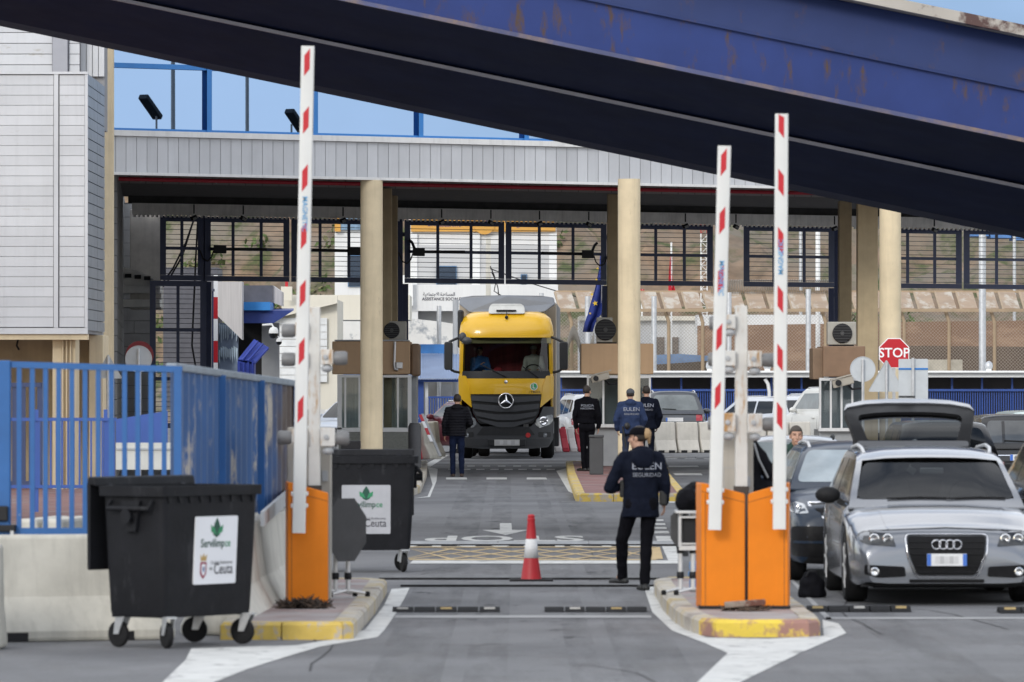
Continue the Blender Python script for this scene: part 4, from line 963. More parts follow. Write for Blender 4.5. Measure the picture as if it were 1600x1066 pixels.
mb = MB(); zt_, zb_ = W(0, 486, 191.2).z, W(0, 592, 191.2).z; x0, x1 = W(868, 0, 191.2).x, W(1700, 0, 191.2).x; hgt = zt_ - zb_; q = x0 - hgt
while q < x1:
    for s in (1, -1):
        a, b = Vector((q if s > 0 else q + hgt, 191.2 + .01 * s, zb_)), Vector((q + hgt if s > 0 else q, 191.2 + .01 * s, zt_))
        if a.x < x0 or b.x < x0 or a.x > x1 or b.x > x1:
            q0, q1 = a.copy(), b.copy(); dd = b - a
            t0 = max(0, min((x0 - a.x) / dd.x, (x1 - a.x) / dd.x)); t1 = min(1, max((x0 - a.x) / dd.x, (x1 - a.x) / dd.x)); a, b = q0 + dd * t0, q0 + dd * t1
        n = Vector((-s, 0, 1)).normalized() * .004; mb.add([a - n, a + n, b + n, b - n], [(0, 1, 2, 3)])
    q += .115
wb(mb, 'chain_link', mat('fence_wire', (.36, .32, .27), .6, var=0), fn, fix=False)
rw = MB(); pts = []
for i in range(900):
    a = i * .55; pts.append(W(1110 + i * .235, 448, 194.6) + Vector((0, .22 * math.cos(a), .24 * math.sin(a))))
rw.tube(pts, .011, 4); wb(rw, 'razor_wire', mat('wire_grey', (.25, .23, .2), .5), fn); rw = MB(); pts = []
for i in range(500):
    a = i * .5; pts.append(W(868 + i * .12, 540 + 20 * math.sin(i * .02), 190.6) + Vector((0, .22 * math.cos(a), .24 * math.sin(a))))
rw.tube(pts, .011, 4)
wb(rw, 'razor_wire', MATS['wire_grey'], fn)
# walls and houses beyond the fence
mb = MB(); pl = [(1090, 640), (1090, 509), (1300, 506), (1420, 503), (1700, 500), (1700, 640)]; mb.prism(pl, lambda a, b: W(a, b, 214), lambda a, b: W(a, b, 214) + Vector((0, .4, 0)))
o = mb.build('brown_wall', mat('brown_panel_wall', (.2, .115, .07), .8, var=.12, scale=.5, rust=((.3, .19, .12), .5, .62, .35, (1, 1, 3)))); tag(o, 'long brown wall seen through the chain link fence', 'wall')
mb = MB(); pl = [(1300, 640), (1300, 548), (1400, 540), (1700, 543), (1700, 640)]; mb.prism(pl, lambda a, b: W(a, b, 206), lambda a, b: W(a, b, 206) + Vector((0, .3, 0)))
o = mb.build('dark_wall', mat('dark_brown_wall', (.10, .07, .05), .85, var=.2, scale=.6)); tag(o, 'low dark brown wall in front of the long brown wall', 'wall')
mb = MB(); box_px(mb, 1438, 1504, 562, 590, 203, .2); o = mb.build('pale_wall', mat('pale_stained_wall', (.46, .42, .34), .9, var=.25, scale=2)); tag(o, 'short pale stained wall segment above the white walkway edge', 'wall')
t = thing('white_house', 'low white house with dark windows behind the chain link fence', 'house', (W(1000, 0, 226).x, 226, 0))
mb = MB(); box_px(mb, 905, 1100, 500, 640, 226, 5); box_px(mb, 1090, 1290, 492, 520, 222, 3); wb(mb, 'wall', M_wall, t)
for a, b in ((1024, 1038), (1047, 1060)):
    m_ = MB(); box_px(m_, a, b, 527, 560, 225.9, .2); wb(m_, 'window', mat('window_brown', (.16, .13, .11), .6, var=.3, scale=8), t)
mb = MB(); box_px(mb, 905, 1100, 494, 501, 225.7, 5.2); wb(mb, 'parapet', M_wallc, t)
mb = MB(); pl = [(1000, 585), (1020, 570), (1080, 566), (1130, 562), (1130, 585)]; mb.prism(pl, lambda a, b: W(a, b, 196), lambda a, b: W(a, b, 196) + Vector((0, 2, 0)))
o = mb.build('brown_roof', mat('brown_roofing', (.16, .12, .09), .8)); tag(o, 'low brown roof showing just above the white walkway edge', 'roof')
mb = MB(); pl = [(990, 575), (1020, 555), (1060, 553), (1120, 557), (1120, 575)]; mb.prism(pl, lambda a, b: W(a, b, 199), lambda a, b: W(a, b, 199) + Vector((0, 2, 0)))
o = mb.build('blue_awning', mat('pale_blue_awning', (.2, .33, .55), .6)); tag(o, 'pale blue awning behind the brown roof beyond the fence', 'awning')
# poles and mast
for px, y0, y1, d, wd, lab, m in ((1022, 463, 590, 188, .09, 'thick pale grey post just right of the middle cream column', M_steel), (1139, 457, 590, 188, .09, 'pale grey post between the paired raised arms and the fence', M_steel),
                               (1263, 452, 585, 188, .09, 'pale grey post left of the brown topped booth', M_steel), (1278, 355, 585, 199, .085, 'tall whitish pole left of the brown topped booth', M_whitep), (1535, 362, 583, 187, .12, 'tall thick pale pole near the right picture edge', M_steel),
                               (1585, 366, 590, 232, .07, 'thin distant pale pole at the right picture edge', M_steel), (846, 458, 590, 188, .08, 'pale grey post right behind the truck cab', M_steel), (918, 463, 590, 188, .09, 'pale grey post behind the blue starred flag', M_steel),
                               (686, 478, 590, 186, .08, 'pale grey post left of the truck roof', M_steel), (712, 468, 590, 184, .1, 'weathered grey post touching the left side of the truck', M_greyp), (1251, 356, 560, 233, .07, 'thin distant pale pole behind the rightmost gate leaf', M_steel)):
    mb = MB(); a = W(px, 0, d); mb.tube([(a.x, a.y, 0), (a.x, a.y, W(0, y0, d).z)], wd, 10); o = mb.build('post', m, smooth=60); tag(o, lab, 'post')
t = thing('radio_mast', 'slim lattice mast, red at the top and white below', 'radio mast', (W(1100, 0, 240).x, 240, 0))
for sec, (z0y, z1y, m) in enumerate(((600, 365, M_whitep), (365, 335, mat('mast_red', (.4, .03, .03), .6)))):
    mb = MB(); c = W(1100, 0, 240).x; z0, z1 = W(0, z0y, 240).z, W(0, z1y, 240).z; h = .13
    for sx in (-h, h):
        for sy in (-h, h): mb.bar((c + sx, 240 + sy, z0), (c + sx, 240 + sy, z1), .035, .035)
    z = z0; s = 1
    while z < z1 - .1:
        mb.bar((c - h * s, 240 - h, z), (c + h * s, 240 - h, z + .25), .025, .02); mb.bar((c - h, 240 - h, z), (c + h, 240 - h, z), .025, .02); z += .25; s = -s
    wb(mb, 'white_lattice' if sec == 0 else 'red_lattice', m, t)
def flag(label, pole_px, top, cloth, d, m, pm, stars=None):
    a = W(pole_px, 0, d); t = thing('flag', label, 'flag', (a.x, d, 0))
    mb = MB(); mb.tube([(a.x, d, 0), (a.x, d, W(0, top, d).z)], .035, 8); wb(mb, 'pole', pm, t, smooth=60)
    mb = MB(); NXX = 12; rows = len(cloth); vs = []; fs = []
    for j, (y, xa, xb) in enumerate(cloth):
        for i in range(NXX + 1):
            u = i / NXX; p = W(xa + (xb - xa) * u, y, d); p.y += .09 * math.sin(u * 9 + j * .35) - .02; vs.append(p)
    for j in range(rows - 1):
        for i in range(NXX): q = j * (NXX + 1) + i; fs.append((q, q + 1, q + NXX + 2, q + NXX + 1))
    mb.add(vs, fs); o = wb(mb, 'cloth', m, t, smooth=80)
    sl = o.modifiers.new('solid', 'SOLIDIFY'); sl.thickness = .012
    if stars:
        mb = MB()
        for x, y, s, ro in stars:
            c = W(x, y, d - .13); pl = []
            for k in range(10):
                rr = s * (1 if k % 2 == 0 else .42) * d / FPX; an = math.pi / 2 + ro + k * math.pi / 5; pl.append((rr * math.cos(an), rr * math.sin(an)))
            mb.prism(pl, lambda a_, b_: c + Vector((a_, 0, b_)), lambda a_, b_: c + Vector((a_, .03, b_)))
        wb(mb, 'stars', mat('flag_gold', (.75, .5, .03), .6), t)
    return t
flag('drooping blue flag with gold stars right of the truck', 941, 385, [(395, 938, 942), (420, 936, 942), (450, 930, 942), (470, 924, 942), (490, 919, 940), (505, 914, 930), (519, 911, 926)], 150, mat('flag_blue', (.012, .03, .2), .8), M_steel,
     [(934, 420, 2.4, .2), (932, 437, 2.4, .4), (925, 460, 3, .1), (930, 474, 4.6, .2), (922, 490, 2.2, .5)])
flag('drooping red flag on a white pole behind the gate leaf', 1049, 378, [(398, 1048, 1049), (420, 1046, 1049), (440, 1045, 1051), (455, 1044.5, 1055), (467, 1044, 1056)], 225, mat('flag_red', (.5, .015, .03), .8), M_whitep)
flag('small red flag tip showing right of the middle cream column', 1003, 452, [(452, 1000, 1005), (458, 998, 1010), (465, 998, 1013), (468, 998, 1014)], 228, MATS['flag_red'], M_whitep)
t = thing('distant_shed', 'distant blue roofed sheds on the hillside at the right edge', 'shed', (W(1570, 0, 244).x, 244, 0))
mb = MB(); 
for a, b, y in ((1518, 1545, 364), (1548, 1580, 367), (1583, 1640, 370)): box_px(mb, a, b, y - 5, y + 5, 244, 2)
wb(mb, 'blue_roof', mat('shed_blue', (.08, .2, .45), .6), t)
mb = MB(); box_px(mb, 1518, 1640, 374, 640, 244.3, 1.5); wb(mb, 'legs', M_hill, t)
bpy.data.objects.remove(t.children[1])

# ================================================================= CONCRETE AND PLASTIC BARRIERS
def jersey_mesh(Ln, h=.84, wb_=.58, wt=.17):
    m_ = MB(); pr = [(-wb_ / 2, 0), (wb_ / 2, 0), (wb_ / 2, h * .1), (wt / 2 + .06, h * .42), (wt / 2, h), (-wt / 2, h), (-wt / 2 - .06, h * .42), (-wb_ / 2, h * .1)]
    n = max(1, int(Ln / .5))
    rr = [[Vector((-Ln / 2 + Ln * i / n, a, b)) for a, b in pr] for i in range(n + 1)]; m_.rings(rr)
    return m_
def jersey(label, c, rz, Ln=2.0, h=.84, notch=True, group='concrete road barriers', m=None):
    t = thing('concrete_barrier', label, 'concrete barrier', c, rz, group)
    o = jersey_mesh(Ln, h).build('body', m or M_conc, t, bevel=.03)
    if notch:
        for s in (-1, 1): m_ = MB(); m_.box(s * Ln * .25 - .09, s * Ln * .25 + .09, -.2905, .2905, .004, .075); m_.build('forklift_slot', M_black, t)
    return t
jersey('pale concrete barrier at the left edge below the blue railing', (W(95, 0, 44.85).x, 44.85, 0), R(20), 1.72, .83)
jersey('pale concrete barrier cut by the left picture edge', (W(-200, 0, 43.4).x, 43.4, 0), R(-4), 2.0, .80)
for k, lab in enumerate(('concrete barrier right behind the open black waste bin', 'concrete barrier under the blue sheet fence, second behind the bin', 'concrete barrier under the blue sheet fence, farthest from the bin')):
    jersey(lab, (-2.32 + k * .05, 46.9 + 2.75 * k, 0), R(90 - 2), 2.6, .84, False)
for k, lab in enumerate(('concrete barrier just right of the guard in the blue jacket', 'second concrete barrier right of the guard in the blue jacket', 'concrete barrier just left of the paired raised arms', 'concrete barrier seen between the paired raised arms',
                         'concrete barrier just left of the rightmost raised arm', 'concrete barrier right behind the head of the bareheaded man', 'concrete barrier next to the brown topped booth')):
    jersey(lab, (W(1037 + 36 * k, 0, 161).x, 161 + .25 * k, 0), R(16), .62, .87, True, 'row of concrete barriers before the parked cars', mat('barrier_concrete_pale', (.58, .55, .49), .9, var=.1, scale=3, bump=.3, streak=.25))
jersey('grey concrete barrier standing right of the left booth', (W(664, 0, 148).x, 148.5, 0), R(80), 1.6, .95, False)
jersey('grey concrete barrier behind the leaning striped board', (W(671, 0, 152).x, 152.5, 0), R(80), 1.6, .95, False)
def plastic(label, px, d, m, rz=0):
    t = thing('plastic_barrier', label, 'plastic barrier', (W(px, 0, d).x, d, 0), rz, 'red and white plastic barriers')
    m_ = MB(); pr = [(-.25, 0), (.25, 0), (.25, .12), (.12, .4), (.09, .68), (-.09, .68), (-.12, .4), (-.25, .12)]
    m_.rings([[Vector((x - b * .18, a, b)) for a, b in pr] for x in (-.1, .1)]); m_.build('body', m, t, bevel=.03)
    m_ = MB(); m_.box(-.16, -.03, -.06, .06, .68, .72); m_.build('filler_cap', m, t)
M_pr, M_pw = mat('red_plastic', (.45, .03, .05), .5, var=.1), mat('white_plastic', (.68, .64, .62), .5, var=.1)
for k in range(6): plastic(('red' if k % 2 else 'white') + (' plastic road barrier touching the right side of the truck', ' plastic road barrier second right of the truck', ' plastic road barrier third right of the truck', ' plastic road barrier left of the standing policeman', ' plastic road barrier behind the standing policeman', ' plastic road barrier just right of the standing policeman')[k], 873 + k * 12, 163, M_pr if k % 2 else M_pw)
plastic('small red plastic barrier beside the grey barrier by the left booth', 655, 147.6, M_pr)
t = thing('striped_board', 'red and white striped board on a grey leg leaning against the barrier', 'striped board', W(675, 715, 147))
a, b = W(688, 713, 146.6), W(660, 647, 147.4)
mb = MB(); mb.bar(a, b, .07, .03); wb(mb, 'grey_leg', M_greyp, t)
mb = MB(); off = Vector((-.06, -.04, 0))
for k in range(4):
    p, q = b.lerp(a, .02 + k * .16) + off, b.lerp(a, .02 + (k + 1) * .16 - .004) + off; mb.bar(p, q, .09, .02, k % 2)
wb(mb, 'striped_plank', [M_signred, M_signwhite], t)

# tall lamp posts standing right of the lanes; the blue glazing mirrors them
def lamp_at(px, t_, wpx, ztop, label, head):
    h = FR(px, 0, 121.15); nx = V0 = Vector((.518, -.856, 0)); ray = Vector((h.x, h.y, 0)).normalized(); rf = ray - nx * 2 * ray.dot(nx)
    p = Vector((h.x, h.y, 0)) + rf * t_; r = wpx * (h.y + t_) / FPX / 2
    t = thing('street_lamp', label, 'street lamp', (p.x, p.y, 0), 0, 'street lamps mirrored in the glazing')
    m_ = MB(); m_.tube([(0, 0, 0), (.05, 0, ztop * .5), (-.06, .05, ztop)], [r * 1.2, r, r * .8], 10); m_.build('pole', mat('lamp_pole_brown', (.3, .27, .24), .6, var=.1), t, smooth=60)
    m_ = MB(); q = Matrix.Rotation(R(35), 3, 'Y'); m_.cbox((head, 0, ztop + .1), (1.0, .3, .16), q); m_.build('lamp_head', M_black, t, bevel=.03)
lamp_at(272, 60, 7, 17, 'tall street lamp mirrored beside the leftmost blue mullion', .5)
lamp_at(388, 62, 6, 17, 'tall street lamp mirrored left of the lone raised arm', .5)
lamp_at(246, 45, 4, 9.7, 'short tilted street lamp mirrored at the left of the glazing', -.3)
lamp_at(457, 45, 4, 9.4, 'short tilted street lamp mirrored beside the lone raised arm', .3)
# ================================================================= VEHICLES
def decal(poly, fn, off=.006, thick=.02, grid=.08, mb=None, mi=None):
    """a shaped panel of real thickness laid on a surface; fn(a,b)->(point, outward normal)"""
    bm = bmesh.new(); vs = [bm.verts.new((a, b, 0)) for a, b in poly]; bm.faces.new(vs)
    xs = [p[0] for p in poly]; ys = [p[1] for p in poly]
    for k, lo, hi in ((0, min(xs), max(xs)), (1, min(ys), max(ys))):
        n = int((hi - lo) / grid)
        for i in range(1, n + 1):
            v = lo + (hi - lo) * i / (n + 1); co = [0, 0, 0]; co[k] = v; no = [0, 0, 0]; no[k] = 1
            bmesh.ops.bisect_plane(bm, geom=bm.verts[:] + bm.edges[:] + bm.faces[:], plane_co=co, plane_no=no)
    bm.verts.index_update(); m_ = mb or MB()
    P = [fn(v.co.x, v.co.y) for v in bm.verts]; n = len(P)
    V = [p + nn * off for p, nn in P] + [p + nn * (off - thick) for p, nn in P]
    F = [tuple(v.index for v in f.verts) for f in bm.faces]
    for e in bm.edges:
        if len(e.link_faces) == 1: a, b = e.verts[0].index, e.verts[1].index; F.append((a, b, n + b, n + a))
    bm.free(); m_.add(V, F, mi); return m_
def surf(bvh, ax, far=9.0):
    d = {'front': Vector((0, 1, 0)), 'rear': Vector((0, -1, 0)), 'right': Vector((-1, 0, 0)), 'left': Vector((1, 0, 0)), 'top': Vector((0, 0, -1))}[ax]
    def fn(a, b):
        o = {'front': Vector((a, -far, b)), 'rear': Vector((a, far, b)), 'right': Vector((far, a, b)), 'left': Vector((-far, a, b)), 'top': Vector((a, b, far))}[ax]
        h = bvh.ray_cast(o, d)
        if h[0] is None:
            h = bvh.find_nearest(o + d * far * .5)
            q = o.copy()
            for k in range(3):
                if abs(d[k]) > .5: q[k] = h[0][k]
            return q, -d
        nn = h[1] if h[1].dot(d) < 0 else -h[1]
        return h[0], nn
    return fn
def mirror(poly): return [(-a, b) for a, b in poly][::-1]
def lerp_tab(tab, y):
    if y <= tab[0][0]: return tab[0][1]
    for i in range(len(tab) - 1):
        (a, va), (b, vb) = tab[i], tab[i + 1]
        if y <= b:
            # Catmull-Rom with clamped tangents
            t = (y - a) / (b - a)
            sl = (vb - va) / (b - a)
            m0 = sl if i == 0 else (0 if (va - tab[i - 1][1]) * (vb - va) <= 0 else .5 * (sl + (va - tab[i - 1][1]) / (a - tab[i - 1][0])))
            m1 = sl if i + 2 >= len(tab) else (0 if (tab[i + 2][1] - vb) * (vb - va) <= 0 else .5 * (sl + (tab[i + 2][1] - vb) / (tab[i + 2][0] - b)))
            h = b - a; return (2 * t ** 3 - 3 * t * t + 1) * va + (t ** 3 - 2 * t * t + t) * h * m0 + (-2 * t ** 3 + 3 * t * t) * vb + (t ** 3 - t * t) * h * m1
    return tab[-1][1]
def wheel(root, c, r, wd, out, name='wheel'):
    m_ = MB(); R_ = r
    prof = [(R_ * .64, wd * .46), (R_ * .93, wd * .5), (R_, wd * .34), (R_, -wd * .34), (R_ * .93, -wd * .5), (R_ * .64, -wd * .46)]
    m_.lathe([(a, b) for a, b in prof], c, 'x', 28); ty = m_.build(name, M_rubber, root, smooth=35)
    m_ = MB(); s = 1 if out > 0 else -1
    m_.lathe([(R_ * .66, s * wd * .44), (R_ * .62, s * wd * .36), (R_ * .6, s * wd * .1), (.01, s * wd * .1)], c, 'x', 24)
    for k in range(7):
        a = 2 * math.pi * k / 7; cc = Vector(c) + Vector((s * wd * .38, 0, 0))
        m_.bar(cc + Vector((0, math.cos(a), math.sin(a))) * R_ * .1, cc + Vector((0, math.cos(a), math.sin(a))) * R_ * .63, .05, .03)
    m_.lathe([(R_ * .14, s * wd * .44), (.01, s * wd * .46)], c, 'x', 12)
    m_.build('rim', M_alum, ty, smooth=35)
    return ty
def paint(name, c, coat=.6, rough=.32, metal=.35): return mat(name, c, rough, metal, var=.03, scale=1.2, coat=coat)
M_lamp = mat('headlamp_glass', (.34, .36, .38), .12, .4, var=.35, scale=14, coat=1.0)
M_tail = mat('tail_lamp_red', (.36, .012, .02), .15, var=.15, scale=12, coat=.8)
M_trim = mat('black_trim', (.012, .012, .013), .6, var=.1, spec=.2)
M_grille = mat('grille_black', (.007, .007, .008), .5, var=.3, scale=20, spec=.15)

def car(name, label, cat, loc, rz, body, spec, group=None):
    s = spec; Ln, Wd, H = s['L'], s['W'], s['H']; t = thing(name, label, cat, loc, rz, group)
    yA, yB, yC, yD = s['yA'], s['yB'], s['yC'], s['yD']; zh, zn, zr_ = s['hood'], s['nose'], s.get('deck', s['hood'] + .04)
    r = s.get('r', .33); axf, axr = s.get('axf', .92), s.get('axr', Ln - .95); zb = s.get('zb', .19)
    top = [(0, zn - .22), (.03, zn - .10), (.10, zn - .02), (.25, zn + .02), (yA * .6, zh - .05), (yA + .1, zh), (yD, zr_), (Ln - .12, zr_ - .02), (Ln - .03, zr_ - .14), (Ln, zr_ - .28)]
    bot = [(0, s.get('zf', .30)), (.04, min(.22, s.get('zf', .3))), (.2, zb), (Ln - .3, zb), (Ln - .05, .26), (Ln, .36)]
    wid = [(0, Wd * .80), (.06, Wd * .87), (.25, Wd * .94), (.7, Wd * .985), (1.4, Wd), (Ln - 1.2, Wd), (Ln - .3, Wd * .95), (Ln - .06, Wd * .88), (Ln, Wd * .82)]
    ys = sorted(set([0, .015, .03, .06, .1, .16, .25, .36, .5] + [Ln - q for q in (0, .015, .03, .06, .12, .2, .32)] + [.5 + (Ln - .9) * k / 40 for k in range(41)] + [ax + r * 1.16 * math.cos(math.pi * k / 12) for ax in (axf, axr) for k in range(13)]))
    secs = []
    for y in ys:
        w_ = lerp_tab(wid, y); z1 = lerp_tab(top, y); z0 = min(lerp_tab(bot, y), z1 - .1); zs = z1 - (.07 if y < yA else .02) - (0 if y > .15 else .03)
        za = z0
        for ax in (axf, axr):
            q = (r * 1.16) ** 2 - (y - ax) ** 2
            if q > 0: za = max(za, r + math.sqrt(q))
        zm = max(z0 + .30 * (z1 - z0) + .12, za + .02); zm = min(zm, zs - .02)
        za_ = min(za, zm - .01)
        half = [(0, z0), (w_ * .74, z0), (w_ * .95, za_ if za > z0 else z0 + .01), (w_ * .985, za_ + (.05 if za == z0 else .008)), (w_, zm), (w_ * .995, zm + (zs - zm) * .45), (w_ * .975, zm + (zs - zm) * .82),
                (w_ * .93, zs + .005), (w_ * .85, zs + (z1 - zs) * .42), (w_ * .6, zs + (z1 - zs) * .8), (w_ * .3, z1 - .002), (0, z1)]
        secs.append([Vector((x, y, z)) for x, z in half] + [Vector((-x, y, z)) for x, z in half[-2:0:-1]])
    mb = MB(); n = len(secs[0]); vs = [v for q in secs for v in q]; fs = []; mi = []
    for i in range(len(secs) - 1):
        for k in range(n):
            fs.append((i * n + k, i * n + (k + 1) % n, (i + 1) * n + (k + 1) % n, (i + 1) * n + k)); mi.append(1 if k in (0, 1, n - 1, n - 2) else 0)
    fs += [tuple(range(n - 1, -1, -1)), tuple((len(secs) - 1) * n + k for k in range(n))]; mi += [0, 0]
    mb.v = vs; mb.f = fs; mb.mi = mi
    ob = mb.build('body', [body, M_trim], t, smooth=40)
    bvh = BVHTree.FromPolygons(vs, fs)
    # greenhouse
    zbt = [(yA - .05, zh - .03), (yA + .3, zh - .01), (yD, zr_ - .01), (yD + .05, zr_ - .03)]
    zB = s.get('zB', H - .045); roof = [(yA - .05, zh - .03), (yB, zB), ((yB + yC) / 2, H), (yC, H - .035), (yD + .05, zr_ - .03)]
    wb_, wr_ = Wd * .93, s.get('wr', Wd * .70); gs = []
    gy = [yA - .05 + (yD - yA + .1) * k / 48 for k in range(49)]
    for y in gy:
        z0 = lerp_tab(zbt, y) - .02
        # straight screens, softly rounded into the roof
        if y < yB: zt = zh - .03 + (zB - zh + .03) * (max(0, y - yA + .05) / (yB - yA + .05)) ** .93
        elif y > yC: zt = zr_ - .03 + (H - .035 - zr_ + .03) * (max(0, yD + .05 - y) / (yD + .05 - yC)) ** .8
        else: zt = lerp_tab(roof, y)
        zt = max(min(zt, H), z0 + .012); u = min(1, (zt - z0) / (H - z0)); xt = wb_ + (wr_ - wb_) * u
        bow = .05 * u
        half = [(0, z0), (wb_, z0), (wb_ + (xt - wb_) * .35, z0 + (zt - z0) * .36), (wb_ + (xt - wb_) * .78, z0 + (zt - z0) * .74), (xt, z0 + (zt - z0) * .92), (xt * .92, zt - .006 - bow * .15), (xt * .6, zt + bow * .25), (xt * .3, zt + bow * .4), (0, zt + bow * .45)]
        gs.append([Vector((x, y, z)) for x, z in half] + [Vector((-x, y, z)) for x, z in half[-2:0:-1]])
    mb = MB(); mb.rings(gs); gv, gf = list(mb.v), list(mb.f)
    if s.get('hollow'):
        kp = []
        for f in mb.f:
            c = sum((mb.v[i] for i in f), Vector()) / len(f)
            zc = (c.z - zh) / (H - zh); lim = wb_ * .90 + (wr_ * .95 - wb_ * .90) * min(1, max(0, (zc - .08) / .66)) - .02
            if not (yA + .12 < c.y < yB - .02 and abs(c.x) < lim and c.z > lerp_tab(zbt, c.y) + .02): kp.append(f)
        mb.f = kp; mb.mi = [0] * len(kp)
    mb.build('cabin', s.get('roofmat', body), t, smooth=40)
    gb = BVHTree.FromPolygons(gv, gf)
    gl = s.get('glass', M_dglass)
    zw = lambda f: zh + (H - zh) * f
    ws = rounded([(-wb_ * .90, zw(.08)), (wb_ * .90, zw(.08)), (wr_ * .95, zw(s.get('wst', .86))), (-wr_ * .95, zw(s.get('wst', .86)))], .07)
    decal(ws, surf(gb, 'front'), .004, .012).build('windscreen', s.get('wglass', gl), t, smooth=50)
    zr2 = lambda f: zr_ + (H - zr_) * f
    if not s.get('open'):
        rw_ = rounded([(-wb_ * .82, zr2(.12)), (wb_ * .82, zr2(.12)), (wr_ * .86, zr2(.84)), (-wr_ * .86, zr2(.84))], .08)
        decal(rw_, surf(gb, 'rear'), .004, .012).build('rear_window', s.get('rglass', gl), t, smooth=50)
    ym = (yB + yC) / 2
    wins = [[(yA + .28, zw(.14)), (ym - .05, zw(.15)), (ym - .06, zw(.80)), (yB + .12, zw(.78))], [(ym + .03, zw(.15)), (yC - .2, zr2(.16)), (yC - .28, zw(.80)), (ym + .02, zw(.80))]]
    if s.get('quarter', True): wins.append([(yC - .1, zr2(.18)), (yD - .22, zr2(.24)), (yC + .02, zr2(.76)), (yC - .18, zr2(.78))])
    for pl in wins:
        for ax in ('left', 'right'):
            if min(p[0] for p in pl) > max(p[0] for p in pl) - .12: continue
            decal(rounded(pl, .03), surf(gb, ax), .004, .012).build('side_window', gl, t, smooth=50)
    for q in (-1, 1):
        for ax in (axf, axr): wheel(t, (q * (Wd - .115), ax, r), r, .21, q)
        # mirror
        mm = MB(); c = Vector((q * (Wd + .09), yA + .52, zh + .07)); mm.ball(c, .12, .07, .08, 12); mm.bar(c + Vector((-q * .1, 0, -.05)), Vector((q * Wd * .92, yA + .5, zh - .02)), .05, .05)
        mm.build('mirror', s.get('mirror', body), t, smooth=60)
        if s.get('rails'):
            rr = MB(); zr__ = lambda y: min(H, lerp_tab(roof, y)); y0_ = yB + (.32 if 'zB' in s else .12); pts = [(q * wr_ * .9, y0_, zr__(y0_) - .02), (q * wr_ * .92, y0_ + .14, zr__(y0_ + .14) + .018), (q * wr_ * .93, (yB + yC) / 2, H + .03), (q * wr_ * .92, yC - .2, H + .0), (q * wr_ * .9, yC - .06, H - .05)]
            rr.tube(pts, .017, 8); rr.build('roof_rail', s.get('railmat', M_alum), t, smooth=60)
        dh = MB()
        for yy in (ym - .25, yC - .45): dh.cbox((q * (Wd + .004), yy, zh - .16), (.03, .18, .03))
        dh.build('door_handles', body, t)
    # door seams as thin strips
    for yy in (yA + .25, ym - .02, yC - .1):
        for ax in ('left', 'right'): decal([(yy - .004, .35), (yy + .004, .35), (yy + .004, zh - .06), (yy - .004, zh - .06)], surf(bvh, ax), .002, .01).build('door_seam', M_trim, t)
    for it in s.get('front', []) + s.get('rear', []):
        nm, ax, poly, m, off = it[:5]
        for pl in ([poly, mirror(poly)] if len(it) > 5 and it[5] else [poly]):
            decal(pl, surf(bvh, ax), off, .03, .06).build(nm, m, t, smooth=40)
    return t, bvh, gb
def bulb(t, bvh, x, z, r, m=M_chrome, nm='lamp_lens', ax='front'):
    p, nn = surf(bvh, ax)(x, z); s = -1 if ax == 'front' else 1
    m_ = MB(); m_.lathe([(r, s * .0), (r, s * .012), (r * .8, s * .014), (r * .6, s * .004), (.004, s * .001)], p + Vector((0, s * .006, 0)), 'y', 18); return m_.build(nm, m, t, smooth=50)
def rect(x0, x1, z0, z1, rad=.0): 
    p = [(x0, z0), (x1, z0), (x1, z1), (x0, z1)]; return rounded(p, rad) if rad else p
def plate_on(t, bvh, x, z, w_, h, ax, text=None, blue=(1, 0), tm=None, off=.03):
    fn = surf(bvh, ax); p, nn = fn(x, z); s = -1 if ax == 'front' else 1
    y = p.y + s * off
    m_ = MB(); m_.box(x - w_ / 2, x + w_ / 2, min(y, y - s * .05), max(y, y - s * .05), z - h / 2, z + h / 2); q = m_.build('number_plate', M_plate, t)
    m_ = MB()
    for k, b in enumerate(blue):
        if b:
            sx = (-1 if k == 0 else 1) * (-s); m_.box(x + sx * w_ * .5 - (w_ * .1 if sx > 0 else 0), x + sx * w_ * .5 + (w_ * .1 if sx < 0 else 0), min(y, y + s * .003), max(y, y + s * .003), z - h / 2 + .002, z + h / 2 - .002)
    if m_.v: m_.build('blue_band', M_blueplate, q)
    if text:
        m_ = MB(); text_on(m_, text, h * .62, plane_place((x - s * w_ * .03, y + s * .004, z), (-s, 0, 0), (0, 0, 1)), .01, .92); m_.build('plate_lettering', M_let, q)
    elif tm is not None:
        m_ = MB()
        for k in range(5): m_.box(x - w_ * .3 + k * w_ * .12, x - w_ * .3 + (k + .92) * w_ * .12, min(y, y + s * .003), max(y, y + s * .003), z - h * .3, z + h * .3, k % 2)
        m_.build('blurred_characters', [tm, mat('plate_mid', (.5, .5, .5), .5, var=.1)], q)
    return q

